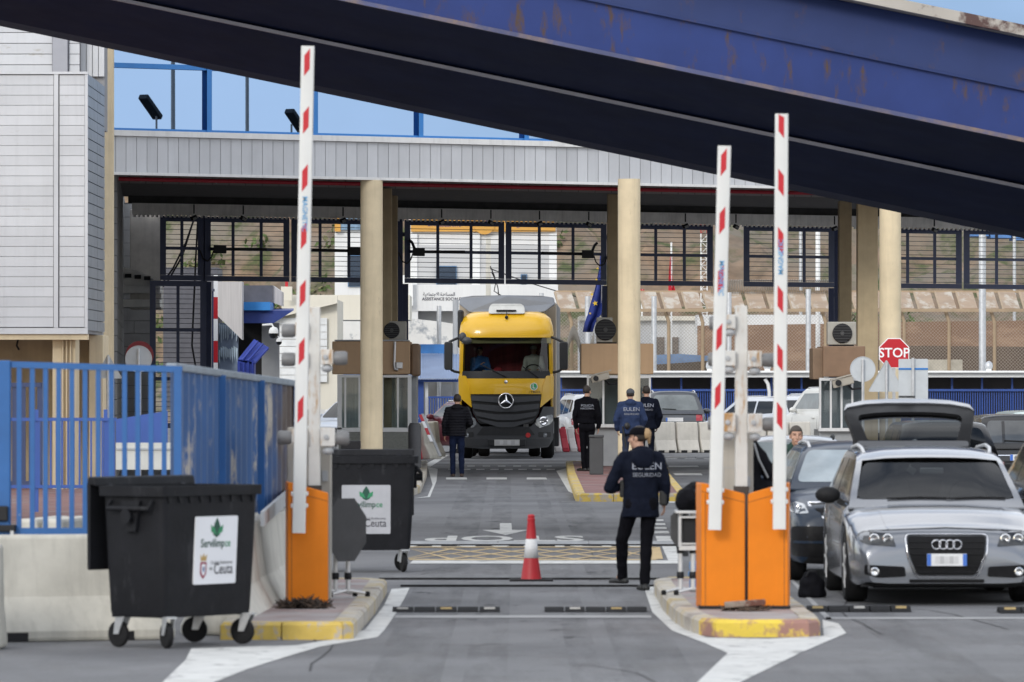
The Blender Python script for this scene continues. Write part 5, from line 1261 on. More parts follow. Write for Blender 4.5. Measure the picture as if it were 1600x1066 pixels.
# ---- silver estate car with raised tailgate
P_silver = paint('silver_car_paint', (.19, .20, .22), .9, .24, .6)
aud = dict(L=4.7, W=.885, H=1.395, yA=1.2, yB=2.0, yC=4.0, yD=4.5, hood=.90, zB=1.30, wst=.74, nose=.70, zb=.17, r=.335, rails=True, axf=.93, axr=3.74, open=True, wr=.66, zf=.20, mirror=M_trim, hollow=True, glass=mat('estate_side_glass', (.010, .011, .012), .06, var=.3, scale=2, spec=.2), wglass=glass('estate_windscreen', (.55, .6, .58), .42),
           front=[('headlight', 'front', rounded([(-.80, .635), (-.74, .668), (-.50, .648), (-.455, .53), (-.70, .548), (-.78, .575)], .02), mat('headlamp_dark', (.035, .037, .04), .12, .2, var=.4, scale=14, coat=.4), .006, 1),
                  ('grille', 'front', rounded([(-.36, .625), (-.345, .46), (-.265, .272), (.265, .272), (.345, .46), (.36, .625)][::-1], .04), M_grille, .008),
                  ('fog_recess', 'front', rounded([(-.74, .37), (-.38, .352), (-.37, .262), (-.62, .25), (-.745, .285)], .02), M_grille, .006, 1),
                  ('lower_intake', 'front', rect(-.34, .34, .205, .238, .01), M_grille, .006),
                  ('bumper_lip', 'front', rect(-.76, .76, .172, .198, .01), M_trim, .02)])
t, bv, gb = car('estate_car', 'silver estate car parked facing the viewer with its tailgate raised', 'car', (3.945, 51.7, 0), R(.3), P_silver, aud)
PI_ = math.pi
fn = surf(bv, 'front')
outl = rounded([(-.375, .645), (-.36, .455), (-.278, .258), (.278, .258), (.36, .455), (.375, .645)][::-1], .05)
m_ = MB(); m_.tube([fn(a, b)[0] + Vector((0, -.014, 0)) for a, b in outl + outl[:1]], .0085, 6); m_.build('grille_surround', M_chrome, t, smooth=60)
for k in range(4):
    m_ = MB(); c = fn(0, .555)[0]; x = -.0945 + k * .063; ring = [Vector((x + .04 * math.cos(a * math.pi / 12), c.y - .02 - (.004 if k % 2 else 0), .553 + .04 * math.sin(a * math.pi / 12))) for a in range(25)]
    m_.tube(ring, .0068, 6); m_.build('ring_emblem', M_chrome, t, smooth=60)
for i in range(6):
    zz = .30 + i * .055
    if .37 < zz < .46: continue
    hw = .28 + (zz - .28) * .2; m_ = MB(); m_.tube([fn(-hw, zz)[0] + Vector((0, -.012, 0)), fn(0, zz)[0] + Vector((0, -.012, 0)), fn(hw, zz)[0] + Vector((0, -.012, 0))], .005, 5); m_.build('grille_bar', M_trim, t)
for x in (-.655, -.535, .535, .655): bulb(t, bv, x, .605, .046, mat('reflector', (.75, .75, .75), .1, .9, var=.1))
for x in (-.655, .655): bulb(t, bv, x, .308, .04, MATS['reflector'], 'fog_lamp')
plate_on(t, bv, 0, .415, .36, .11, 'front', blue=(1, 1), tm=mat('plate_blur', (.62, .62, .62), .5, var=.1))
for x in (-1, 1):
    m_ = MB(); decal([(x * .52 - .006, .0), (x * .52 + .006, 0), (x * .60 + .006, 1.15), (x * .60 - .006, 1.15)], lambda a, b: surf(bv, 'top')(a, b + .16), .006, .01, mb=m_); m_.build('bonnet_crease', P_silver, t, smooth=60)
m_ = MB(); m_.cbox((.02, 2.0, 1.19), (.22, .03, .06)); m_.build('inner_mirror', M_greyp, t, bevel=.01)
M_cab = mat('cabin_dark', (.035, .036, .04), .8, var=.2, scale=6); M_seat = mat('seat_fabric', (.075, .075, .08), .9, var=.4, scale=9)
m_ = MB(); m_.box(-.80, .80, 1.36, 1.75, .895, .955); m_.box(-.80, .80, 1.75, 4.4, .88, .93); m_.build('dashboard', M_cab, t, bevel=.03)
m_ = MB(); m_.box(-.62, .62, 3.0, 3.04, .93, 1.34); m_.build('rear_bulkhead', M_cab, t)
for x in (-.36, .36):
    m_ = MB(); m_.prism(rounded([(x - .23, .92), (x + .23, .92), (x + .19, 1.12), (x - .19, 1.12)], .06), lambda a, b: Vector((a, 2.55, b)), lambda a, b: Vector((a, 2.67, b))); m_.build('seat', M_seat, t, bevel=.03)
    m_ = MB(); m_.prism(rounded([(x - .12, 1.13), (x + .12, 1.13), (x + .10, 1.27), (x - .10, 1.27)], .05), lambda a, b: Vector((a, 2.58, b)), lambda a, b: Vector((a, 2.66, b))); m_.build('headrest', M_seat, t, bevel=.03)
m_ = MB(); m_.tube([(.36 + .18 * math.cos(a * PI_ / 12), 1.95 + .05 * math.sin(a * PI_ / 12), .96 + .15 * math.sin(a * PI_ / 12)) for a in range(25)], .014, 6); m_.build('steering_wheel', M_trim, t, smooth=60)
m_ = MB(); m_.cbox((-.18, 1.85, 1.2), (.08, .01, .06), Matrix.Rotation(.6, 3, 'Y')); m_.build('toll_tag', mat('tag_pale', (.6, .6, .6), .5), t)
for q in (-1, 1):
    fw = surf(gb, 'front'); m_ = MB(); m_.tube([fw(q * .1 - .35 + (.35 if q > 0 else 0), .945)[0] + Vector((0, -.025, 0)), fw(q * .1 - .05 + (.35 if q > 0 else 0), .955)[0] + Vector((0, -.025, 0)), fw(q * .1 + .2 + (.35 if q > 0 else 0), .95)[0] + Vector((0, -.025, 0))], .009, 5); m_.build('wiper', M_trim, t, smooth=60)
fb = surf(bv, 'front'); m_ = MB(); m_.tube([fb(-.70 + .14 * k, .672 + .030 * (1 - abs(k - 5) / 5.0))[0] + Vector((0, -.002, 0)) for k in range(11)], .006, 5); m_.build('bonnet_seam', M_trim, t, smooth=60)
# raised tailgate
ca, sa = math.cos(R(25)), math.sin(R(25))
def TG(a, b): return Vector((a, 4.02 + b * ca - .10 * math.sin(b * 2.6), 1.39 + b * sa + .05 * math.sin(b * 2.8)))
def TGn(a, b): return TG(a, b) + Vector((0, .07 * sa, -.07 * ca))
ow = rounded([(-.55, .02), (.55, .02), (.60, .40), (.645, .70), (.60, .88), (.42, 1.01), (.2, 1.055), (-.2, 1.055), (-.42, 1.01), (-.60, .88), (-.645, .70), (-.60, .40)], .04, 4)
iw = rounded([(-.44, .12), (.44, .12), (.48, .36), (.515, .54), (.49, .63), (.32, .68), (.15, .70), (-.15, .70), (-.32, .68), (-.49, .63), (-.515, .54), (-.48, .36)], .04, 4)
m_ = MB(); m_.frame(ow, iw, TG, TGn); m_.build('tailgate', mat('tailgate_black', (.008, .008, .009), .5, var=.05, spec=.15), t, smooth=40)
m_ = MB(); decal(rounded([(-.645, .70), (-.60, .80), (-.42, .90), (-.2, .935), (.2, .935), (.42, .90), (.60, .80), (.645, .70), (.61, .885), (.42, 1.02), (.2, 1.065), (-.2, 1.065), (-.42, 1.02), (-.61, .885)], .02), lambda a, b: (TG(a, b), Vector((0, -sa, ca))), .012, .03, mb=m_)
tg = m_.build('tailgate_skin', P_silver, t, smooth=50)
m_ = MB(); decal(rounded([(-.55, .0), (.55, .0), (.54, .09), (-.54, .09)], .03), lambda a, b: (TG(a, b), Vector((0, -sa, ca))), .012, .03, mb=m_); m_.build('roof_spoiler', mat('spoiler_dark', (.07, .072, .078), .4, var=.05), t, smooth=50)
m_ = MB(); decal(iw, lambda a, b: (TGn(a, b) * .5 + TG(a, b) * .5, Vector((0, -sa, ca))), .004, .008, mb=m_); m_.build('tailgate_glass', glass('tinted_glass', (.5, .55, .55), .5), t, smooth=50)
for q in (-1, 1):
    m_ = MB(); m_.tube([(q * .56, 4.2, 1.1), TGn(q * .56, .5)], .012, 6); m_.build('gas_strut', M_black, t)
m_ = MB(); m_.cbox(TG(0, 1.0) + Vector((0, -.03, .05)), (.16, .03, .02)); m_.build('tailgate_latch', M_trim, t)

# ---- dark blue car behind it
P_dblue = mat('dark_blue_car_paint', (.006, .016, .034), .35, 0, var=.03, scale=1.2, spec=.3, coat=.35)
sk = dict(L=4.6, W=.91, H=1.375, yA=1.15, yB=1.9, yC=3.9, yD=4.4, hood=.965, nose=.80, zb=.2, r=.34, rails=True, glass=mat('pale_reflecting_glass', (.28, .32, .34), .06, var=.3, scale=1.2, spec=.8),  # sky reflection on the screen put into the pale base colour
          front=[('headlight', 'front', rounded([(-.88, .76), (-.82, .81), (-.74, .79), (-.70, .70), (-.80, .695), (-.87, .715)], .02), M_lamp, .006, 1),
                 ('grille', 'front', rounded([(-.70, .795), (.70, .795), (.50, .62), (-.50, .62)], .03), M_grille, .008),
                 ('lower_intake', 'front', rounded([(-.86, .57), (.86, .57), (.86, .27), (-.86, .27)], .04), M_grille, .012),
                 ('bumper_lip', 'front', rect(-.84, .84, .40, .425, .005), P_dblue, .02)])
t, bv, gb = car('parked_car', 'dark blue car with pale reflecting windscreen half hidden behind the silver estate car', 'car', (3.70, 57.4, 0), R(.5), P_dblue, sk)
fn = surf(bv, 'front'); outl = rounded([(-.715, .805), (.715, .805), (.51, .61), (-.51, .61)], .035)
m_ = MB(); m_.tube([fn(a, b)[0] + Vector((0, -.02, 0)) for a, b in outl + outl[:1]], .014, 6); m_.build('grille_surround', M_chrome, t, smooth=60)
for k in range(18):
    x = -.45 + k * .053; m_ = MB(); m_.tube([fn(x, .63)[0] + Vector((0, -.016, 0)), fn(x, .785)[0] + Vector((0, -.016, 0))], .006, 4); m_.build('grille_bar', M_trim, t)
for x in (-.79, .79): bulb(t, bv, x, .755, .03)
m_ = MB(); decal([(-.3, 1.0), (.3, 1.0), (.3, 1.015), (-.3, 1.015)], surf(gb, 'front'), .01, .012, mb=m_); m_.build('wiper', M_trim, t)
# ---- more cars
base = dict(L=4.4, W=.89, H=1.5, yA=1.1, yB=1.8, yC=3.8, yD=4.25, hood=.95, nose=.78, zb=.2, r=.33)
def rear_details(H, zr, w=.8, lamp=(.60, .82, .78, 1.0)):
    return [('tail_lamp', 'rear', rect(lamp[0], lamp[1], lamp[2], lamp[3], .02), M_tail, .008, 1), ('rear_bumper', 'rear', rect(-.8, .8, .32, .52, .04), M_trim, .02)]
def gen(name, label, px, d, rz, pm, upd={}, rear=True, plate=None, group='cars parked beyond the barriers'):
    s = dict(base); s.update(upd)
    dk = s.get('deck', s['hood'] + .04)
    if rear: s['rear'] = [('tail_lamp', 'rear', rect(.62, .80, dk - .24, dk - .06, .02), M_tail, .008, 1), ('rear_bumper', 'rear', rect(-.8, .8, .34, .54, .04), M_trim, .02), ('rear_seam', 'rear', rect(-.66, .66, .585, .595), M_trim, .003)]
    else:
        n = s['nose']; s['front'] = [('headlight', 'front', rounded([(-.80, n - .04), (-.5, n - .07), (-.5, n - .17), (-.78, n - .15)][::-1], .02), M_lamp, .006, 1), ('grille', 'front', rect(-.42, .42, n - .2, n - .07, .03), M_grille, .008), ('lower_intake', 'front', rect(-.55, .55, .27, .4, .03), M_grille, .008)]
    q = W(px, 0, d); t, bv, gb = car(name, label, 'car', (q.x, d, 0), rz, pm, s, group)
    plate_on(t, bv, 0, dk - .2 if rear else .45, .5, .11, 'rear' if rear else 'front', plate)
    if rear:
        m_ = MB(); p = surf(gb, 'rear')(0, dk + (s['H'] - dk) * .16)[0]; m_.bar(p + Vector((-.05, .02, 0)), p + Vector((.35, .025, .02)), .02, .015); m_.build('rear_wiper', M_trim, t)
    return t, bv, gb
PI = math.pi
P_grey = paint('dark_grey_car_paint', (.07, .075, .085)); P_white = paint('white_car_paint', (.72, .72, .72), .5, .35, 0); P_silv2 = paint('pale_silver_car_paint', (.6, .62, .65), .6, .3, .4)
P_maroon = paint('maroon_car_paint', (.11, .012, .02)); P_blackc = paint('black_car_paint', (.006, .006, .007), .5, .25, 0); P_pale = paint('pale_green_car_paint', (.55, .64, .62), .5, .35, .1)
suv = dict(H=1.72, hood=1.08, nose=.92, W=.93, L=4.6, yC=4.2, yD=4.5, r=.37, rails=True)
G_light = mat('rear_glass_reflecting', (.14, .16, .165), .06, var=.3, scale=1.5, spec=.8)
gen('parked_car', 'dark grey off-road car seen from behind, left of the paired raised arms', 1047, 168.5, PI, P_grey, {**suv, 'rglass': G_light})
gen('parked_car', 'pale silver car at an angle behind the left one of the paired arms', 1116, 171.5, PI + R(38), P_silv2, {'H': 1.55, 'rails': True})
gen('parked_car', 'silver car showing between the paired raised arms above the barriers', 1196, 172, PI + R(34), paint('mid_silver_car_paint', (.4, .42, .46)), {'H': 1.62, 'rails': True})
van = dict(H=1.82, hood=1.12, nose=.95, W=.92, L=4.4, yC=4.15, yD=4.35, rails=True, wr=.76, glass=G_light)
gen('parked_van', 'white boxy van with tall red tail lamps behind the rightmost arm', 1248, 168, PI + R(24), paint('offwhite_car_paint', (.66, .66, .63), .5, .35, 0), van)
gen('parked_car', 'maroon car partly hidden by the man in the quilted jacket', 690, 163.5, PI + R(22), P_maroon, {'H': 1.45, 'rails': True})
gen('parked_car', 'pale blue-grey car behind the left booth and striped arm', 512, 160, R(-24), paint('bluegrey_car_paint', (.42, .46, .52)), {'H': 1.5}, rear=False)
gen('parked_car', 'white car with a red rear lamp between the truck and the policeman', 893, 170, PI + R(10), P_white, {'H': 1.62, 'rails': True})
t, bv, gb = gen('parked_car', 'silver car with dark roof rails behind the bareheaded man', 1243, 76, R(-2), P_silv2, {'H': 1.26, 'hood': .82, 'nose': .62, 'rails': True, 'railmat': M_black, 'glass': MATS['pale_reflecting_glass'], 'W': .86, 'r': .3}, rear=False)
kan = dict(H=1.41, hood=.84, deck=.86, nose=.7, W=.89, L=4.2, yC=4.0, yD=4.15, wr=.74, r=.30)
t, bv, gb = gen('parked_van', 'black van seen from behind right of the raised tailgate, plate in view', 1556, 106.5, PI + R(2), P_blackc, {**kan, 'glass': mat('van_glass', (.06, .065, .07), .06, var=.3, scale=1.5, spec=.8)}, plate='6369 FNH', group='cars parked on the right')
m_ = MB(); decal(rect(-.78, .78, .69, .705), surf(bv, 'rear'), .012, .02, mb=m_); m_.build('chrome_strip', M_chrome, t)
p = surf(bv, 'rear')(0, .78)[0]
m_ = MB(); m_.frame([(0, .085), (.055, 0), (0, -.085), (-.055, 0)], [(0, .045), (.028, 0), (0, -.045), (-.028, 0)], lambda a, b: Vector((a, p.y + .05, .80 + b)), lambda a, b: Vector((a, p.y - .03, .80 + b))); m_.build('diamond_badge', M_chrome, t)
for x in (-.36, .36):
    m_ = MB(); f_ = surf(gb, 'rear'); decal([(x - .025, .92), (x + .025, .92), (x + .025, 1.31), (x - .025, 1.31)], f_, .012, .02, mb=m_); m_.build('window_divider', P_blackc, t)
gen('parked_car', 'pale green car roof showing above the black van', 1576, 121, PI + R(5), P_pale, {'H': 1.40, 'hood': .86, 'deck': .9, 'yC': 4.1, 'yD': 4.3}, group='cars parked on the right')
gen('parked_car', 'black car seen only through the raised tailgate glass', 1432, 86, PI + R(2), P_blackc, {'H': 1.44, 'hood': .9, 'nose': .74, 'W': .80, 'wr': .6}, group='cars parked on the right')
# dark car at the right edge with an orange lamp
t, bv, gb = gen('parked_car', 'dark car whose corner just enters at the right picture edge', 1672, 58.5, R(180), P_blackc, {'H': 1.5, 'hood': .98}, group='cars parked on the right')
m_ = MB(); decal(rect(.74, .86, .80, .90, .02), surf(bv, 'rear'), .02, .03, mb=m_); m_.build('orange_lamp', mat('orange_lamp', (.7, .12, .02), .2, var=.05), t)

# ---- the truck
trk = thing('truck', 'yellow lorry cab with dark grey grille and roof spoiler coming through the gate', 'truck', (W(790.5, 0, 148.9).x, 148.9, 0), R(-1.0))
M_ty = mat('truck_yellow', (.74, .43, .012), .35, 0, var=.03, scale=1.5, coat=.5)
M_tg = mat('truck_grey_plastic', (.055, .058, .064), .5, var=.1, scale=4)
M_tgd = mat('truck_dark_plastic', (.02, .021, .023), .55, var=.1, scale=4)
M_sp = mat('truck_spoiler_grey', (.2, .215, .24), .45, .1, var=.06)
def TS(x, z):
    u = min(1.3, abs(x) / 1.25); y = .34 * u ** 4 + (.10 * (z - 1.9) if z > 1.9 else 0) + (.55 * (z - 3.2) ** 1.3 if z > 3.2 else 0)
    n = Vector((math.copysign(1, x) * 1.36 * u ** 3 / 1.25 * .8, -1, .1 if z > 1.9 else 0)).normalized(); return Vector((x, y, z)), n
def tp(name, poly, m, off=.01, thick=.06, both=False, grid=.12, parent=None):
    o = None
    for pl in ([poly, mirror(poly)] if both else [poly]): o = decal(pl, TS, off, thick, grid).build(name, m, parent or trk, smooth=35)
    return o
def tx(cx): return (cx - 497) / 3.552 / 59.8
def tz(cy): return 2.04 + (595 - 440 - cy / 3.552) / 59.8
# roof, visor, spoiler
rr = []
for z, hw, y0 in ((3.17, 1.215, .12), (3.3, 1.225, .12), (3.5, 1.2, .2), (3.68, 1.15, .34), (3.79, 1.02, .5), (3.855, .85, .7)):
    ring = []
    for k in range(25):
        x = -hw + 2 * hw * k / 24; ring.append(Vector((x, y0 + .3 * (abs(x) / hw) ** 5, z)))
    ring += [Vector((hw, 2.2, z)), Vector((-hw, 2.2, z))]; rr.append(ring)
m_ = MB(); m_.rings(rr); m_.build('cab_roof', M_ty, trk, smooth=50)
m_ = MB(); pr = [(-1.27, 4.06), (-1.23, 4.24), (-.9, 4.285), (0, 4.30), (.9, 4.285), (1.23, 4.24), (1.27, 4.06), (1.0, 3.86), (.72, 3.83), (-.72, 3.83), (-1.0, 3.86)]
m_.prism(pr, lambda a, b: Vector((a, 1.25 + .5 * (b - 3.83) + .25 * abs(a) ** 3 * .3, b)), lambda a, b: Vector((a, 2.3, b))); m_.build('roof_spoiler', M_sp, trk, bevel=.03)
m_ = MB(); pr = rounded([(-.47, 3.80), (.49, 3.80), (.47, 3.98), (.40, 4.06), (-.38, 4.06), (-.45, 3.98)], .06)
m_.prism(pr, lambda a, b: Vector((a, .42 + .6 * (b - 3.8), b)), lambda a, b: Vector((a, 1.1, b))); m_.build('roof_visor', mat('visor_white', (.6, .6, .57), .4), trk, bevel=.02)
m_ = MB(); m_.box(-.26, .26, .40, .46, 3.86, 3.90); m_.build('visor_slot', M_black, trk)
m_ = MB(); m_.tube([(0.01, .3, 3.72), (.012, .36, 3.86)], .01, 6); m_.ball((.01, .27, 3.70), .045, .03, .05); m_.build('aerial', M_black, trk, smooth=60)
for x in (-.99, .99):
    m_ = MB(); m_.cbox((x, .33, 3.33), (.11, .08, .05)); m_.build('marker_lamp', M_lamp, trk, bevel=.01)
# side walls, back, floor
for q in (-1, 1):
    m_ = MB(); m_.box(*sorted((q * 1.17, q * 1.215)), .42, 2.2, .95, 3.2); m_.build('cab_side', M_ty, trk)
    m_ = MB(); m_.prism([(.42, 2.25), (1.3, 2.25), (1.3, 3.0), (.55, 3.0)], lambda a, b: Vector((q * 1.216, a, b)), lambda a, b: Vector((q * 1.224, a, b))); m_.build('side_glass', M_dglass, trk)
    tp('pillar', [(q * 1.235, 2.12), (q * 1.14, 2.12), (q * 1.115, 3.2), (q * 1.225, 3.2)] if q < 0 else [(1.14, 2.12), (1.235, 2.12), (1.225, 3.2), (1.115, 3.2)], M_ty, .0, .08)
m_ = MB(); m_.box(-1.17, 1.17, 1.5, 1.55, 1.0, 3.2); m_.build('cab_curtain', mat('maroon_curtain', (.22, .03, .045), .9, var=.3, scale=3, stretch=(4, 1, .3)), trk)
m_ = MB(); m_.box(-1.17, 1.17, .2, 1.5, 1.6, 2.0); m_.build('dashboard', M_tgd, trk, bevel=.05)
m_ = MB(); m_.box(-1.17, 1.17, .3, 1.5, 3.02, 3.17); m_.build('headliner', mat('olive_lining', (.26, .24, .13), .9), trk)
tp('windscreen', rounded([(-1.135, 2.12), (1.135, 2.12), (1.11, 3.19), (-1.11, 3.19)], .06), glass('truck_windscreen_glass', (.75, .8, .75), .8), .0, .012)
tp('screen_base', rounded([(-1.15, 2.10), (1.15, 2.10), (1.14, 2.29), (-1.14, 2.29)], .03), M_tgd, .012, .03)
for x0, z0, x1, z1 in ((tx(365), tz(465), tx(500), tz(530)), (tx(590), tz(472), tx(680), tz(535))):
    m_ = MB(); m_.tube([TS(x0, z0)[0] + Vector((0, -.03, 0)), TS(x1, z1)[0] + Vector((0, -.04, 0))], .016, 6); m_.build('wiper', M_black, trk)
# front panels
tp('front_panel', rounded([(-1.02, 1.69), (1.02, 1.69), (1.04, 2.095), (-1.04, 2.095)], .03), M_ty, .02)
tp('corner_panel', rounded([(-1.22, 1.62), (-.88, 1.33), (-.95, 1.9), (-1.04, 2.17), (-1.23, 2.17)], .04), M_ty, .035, .08, True)
tp('grille_backing', rounded([(-.93, 1.68), (.93, 1.68), (.86, 1.2), (.70, .92), (0, .86), (-.70, .92), (-.86, 1.2)][::-1], .03), M_tgd, .0)
for i, (z0, z1, w0, w1) in enumerate(((1.50, 1.645, .88, .91), (1.29, 1.44, .84, .88), (1.10, 1.23, .76, .82), (.945, 1.05, .62, .74))):
    dip = -.06 * (i + 1) / 2
    pl = [(-w0, z0 + .02), (-w0 * .3, z0 + dip), (w0 * .3, z0 + dip), (w0, z0 + .02), (w1, z1), (w1 * .3, z1 + dip * .8), (-w1 * .3, z1 + dip * .8), (-w1, z1)]
    tp('grille_slat', rounded(pl, .02), M_tg, .05, .06)
tp('bumper', rounded([(-1.23, .52), (-1.10, .30), (-.6, .26), (.6, .26), (1.10, .30), (1.23, .52), (1.24, 1.36), (.97, 1.36), (.88, 1.1), (.66, .84), (-.66, .84), (-.88, 1.1), (-.97, 1.36), (-1.24, 1.36)], .04), M_tg, .015, .1)
tp('bumper_intake', rounded([(-.76, .62), (.76, .62), (.60, .83), (-.60, .83)], .03), M_tgd, .03)
tp('bumper_step', rounded([(-1.12, .33), (1.12, .33), (1.14, .52), (-1.14, .52)], .03), mat('bumper_shade', (.04, .042, .046), .55, var=.1), .03)
tp('headlight', rounded([(-1.20, 1.16), (-.80, 1.06), (-.76, .90), (-.86, .80), (-1.14, .90), (-1.21, 1.0)], .04)[::-1], M_lamp, .03, .05, True)
for x in (-.98, .98):
    p = TS(x, .98)[0]; m_ = MB(); m_.lathe([(.12, 0), (.12, -.03), (.09, -.05), (.05, -.02), (.005, -.02)], p + Vector((0, -.03, 0)), 'y', 20); m_.build('lamp_lens', M_chrome, trk, smooth=50)
    p = TS(x * 1.04, .62)[0]; m_ = MB(); m_.lathe([(.06, 0), (.06, -.02), (.005, -.03)], p + Vector((0, -.02, 0)), 'y', 16); m_.build('fog_lamp', M_lamp, trk, smooth=50)
    tp('fog_recess', rounded([(.84, .56), (1.16, .56), (1.16, .70), (.84, .70)], .03) if x > 0 else rounded([(-1.16, .56), (-.84, .56), (-.84, .70), (-1.16, .70)], .03), M_tgd, .02)
c = TS(0, 1.515)[0] + Vector((0, -.10, 0))
m_ = MB(); m_.tube([c + Vector((.19 * math.cos(a * PI / 18), 0, .19 * math.sin(a * PI / 18))) for a in range(37)], .018, 8); m_.build('star_ring', M_chrome, trk, smooth=60)
m_ = MB()
for k in range(3):
    a = PI / 2 + k * 2 * PI / 3; tip = c + Vector((.185 * math.cos(a), 0, .185 * math.sin(a))); l = c + Vector((.042 * math.cos(a + PI / 3), 0, .042 * math.sin(a + PI / 3))); r_ = c + Vector((.042 * math.cos(a - PI / 3), 0, .042 * math.sin(a - PI / 3)))
    m_.add([tip, l, c + Vector((0, -.03, 0)), r_, c + Vector((0, .02, 0))], [(0, 1, 2), (0, 2, 3), (0, 4, 1), (0, 3, 4)])
m_.build('star', M_chrome, trk)
m_ = MB(); m_.lathe([(.17, .0), (.004, .0)], c + Vector((0, .03, 0)), 'y', 24); m_.build('star_backing', M_tgd, trk)
m_ = MB(); m_.lathe([(.045, 0), (.045, -.012), (.004, -.014)], TS(0, 2.01)[0] + Vector((0, -.02, 0)), 'y', 16); m_.build('small_emblem', M_chrome, trk)
p, n_ = TS(tx(652), tz(583)); m_ = MB(); m_.lathe([(.098, 0), (.098, -.01), (.004, -.01)], p + Vector((0, -.022, 0)), 'y', 24); m_.build('green_badge', mat('badge_green', (.05, .38, .16), .5, var=.05), trk)
m_ = MB(); m_.frame(regular(24, .098), regular(24, .083), lambda a, b: p + Vector((a, -.037, b)), lambda a, b: p + Vector((a, -.03, b))); text_on(m_, 'L', .11, plane_place(p + Vector((0, -.034, 0)), (1, 0, 0), (0, 0, 1)), .03); m_.build('badge_lettering', M_signwhite, trk)
p, n_ = TS(tx(645), tz(614)); m_ = MB(); text_on(m_, 'ACTROS', .05, plane_place(p + Vector((0, -.03, 0)), (1, 0, 0), (0, 0, 1)), .02, 1.5); m_.build('model_lettering', M_tgd, trk)
p, n_ = TS(tx(620), tz(853)); m_ = MB(); m_.lathe([(.065, 0), (.065, -.012), (.004, -.012)], p + Vector((0, -.03, 0)), 'y', 20); m_.build('red_sticker', mat('sticker_red', (.5, .03, .03), .5, var=.2, scale=30), trk)
m_ = MB(); m_.box(-.47, .52, -.09, 0, .33, .52); m_.build('plate_holder', M_tgd, trk, bevel=.02)
m_ = MB(); m_.box(-.30, .36, -.105, -.092, .345, .50); q = m_.build('number_plate', mat('truck_plate', (.52, .52, .5), .5, var=.06), trk)
m_ = MB()
for k in range(6): m_.box(-.26 + k * .1, -.26 + k * .1 + .094, -.108, -.1055, .37, .48, k % 2)
m_.build('blurred_characters', [MATS['plate_mid'], MATS['plate_blur']], q)
# mirrors
for q in (-1, 1):
    m_ = MB(); pr = rounded([(q * 1.40, 2.32), (q * 1.62, 2.32), (q * 1.62, 3.06), (q * 1.40, 3.06)][::q], .07); m_.prism(pr, lambda a, b: Vector((a, .12, b)), lambda a, b: Vector((a, .36, b))); m_.build('mirror', M_tgd, trk, bevel=.03)
    m_ = MB(); m_.tube([(q * 1.2, .4, 3.18), (q * 1.35, .25, 3.12), (q * 1.5, .24, 3.05)], .035, 8); m_.tube([(q * 1.2, .4, 2.25), (q * 1.35, .25, 2.28), (q * 1.45, .24, 2.33)], .035, 8); m_.build('mirror_arm', M_tgd, trk, smooth=60)
m_ = MB(); c = Vector((tx(268), -.1, tz(318))); m_.ball(c + Vector((.06, 0, -.05)), .13, .08, .10); m_.ball(c + Vector((-.05, .05, .04)), .10, .07, .13); m_.build('kerb_mirror', M_tg, trk, smooth=60)
m_ = MB(); m_.box(-1.28, -1.13, .55, 1.3, 2.9, 3.9); m_.build('side_deflector', M_tgd, trk, bevel=.05)
# chassis and wheels
for q in (-1, 1):
    wheel(trk, (q * 1.06, 1.15, .5), .5, .32, q); wheel(trk, (q * 1.05, 4.9, .5), .5, .32, q); wheel(trk, (q * .68, 4.9, .5), .5, .30, q)
    m_ = MB(); m_.box(*sorted((q * .98, q * 1.235)), .45, 2.2, .62, .98); m_.build('wheel_arch', M_tg, trk, bevel=.04)
m_ = MB(); m_.box(-.45, .45, .6, 13, .55, .95); m_.build('chassis', M_tgd, trk)
m_ = MB(); m_.box(-1.29, 1.29, 2.6, 14.5, 1.05, 4.12); m_.build('trailer', mat('trailer_curtain', (.42, .36, .28), .6, var=.06, scale=1, streak=.1), trk, bevel=.03)
m_ = MB(); m_.box(-1.27, 1.27, 11, 13.5, .2, 1.0); m_.build('trailer_axles', M_tgd, trk)
m_ = MB()
for k in range(1, 12): m_.box(1.29, 1.30, 2.6 + k, 2.64 + k, 1.1, 4.1)
m_.build('curtain_straps', M_greyp, trk)
m_ = MB(); m_.ball((tx(452), .45, 2.31), .13, .1, .09); m_.build('red_cushion', mat('cushion_red', (.35, .03, .05), .8), trk, smooth=60)
m_ = MB(); m_.cbox((tx(420), .35, 2.27), (.5, .2, .012), Matrix.Rotation(.3, 3, 'X')); m_.build('papers', M_signwhite, trk)
# ================================================================= PEOPLE
V = Vector
def cap_(mb, p0, p1, r0, r1, n=12):
    p0, p1 = V(p0), V(p1); d = p1 - p0; ln = d.length or .001; d = d / ln
    pts, rs = [], []
    for k in range(4): a = math.pi / 2 * (1 - k / 4); pts.append(p0 - d * r0 * math.sin(a)); rs.append(max(.002, r0 * math.cos(a)))
    for k in range(5): pts.append(p0.lerp(p1, k / 4)); rs.append(r0 + (r1 - r0) * k / 4)
    for k in range(1, 5): a = math.pi / 2 * k / 4; pts.append(p1 + d * r1 * math.sin(a)); rs.append(max(.002, r1 * math.cos(a)))
    mb.tube(pts, rs, n)
def loft_(mb, rings, n=18):
    rr = []
    for c, rx, ry in rings:
        c = V(c); rr.append([c + V((rx * math.cos(2 * math.pi * k / n), ry * math.sin(2 * math.pi * k / n), 0)) for k in range(n)])
    mb.rings(rr)
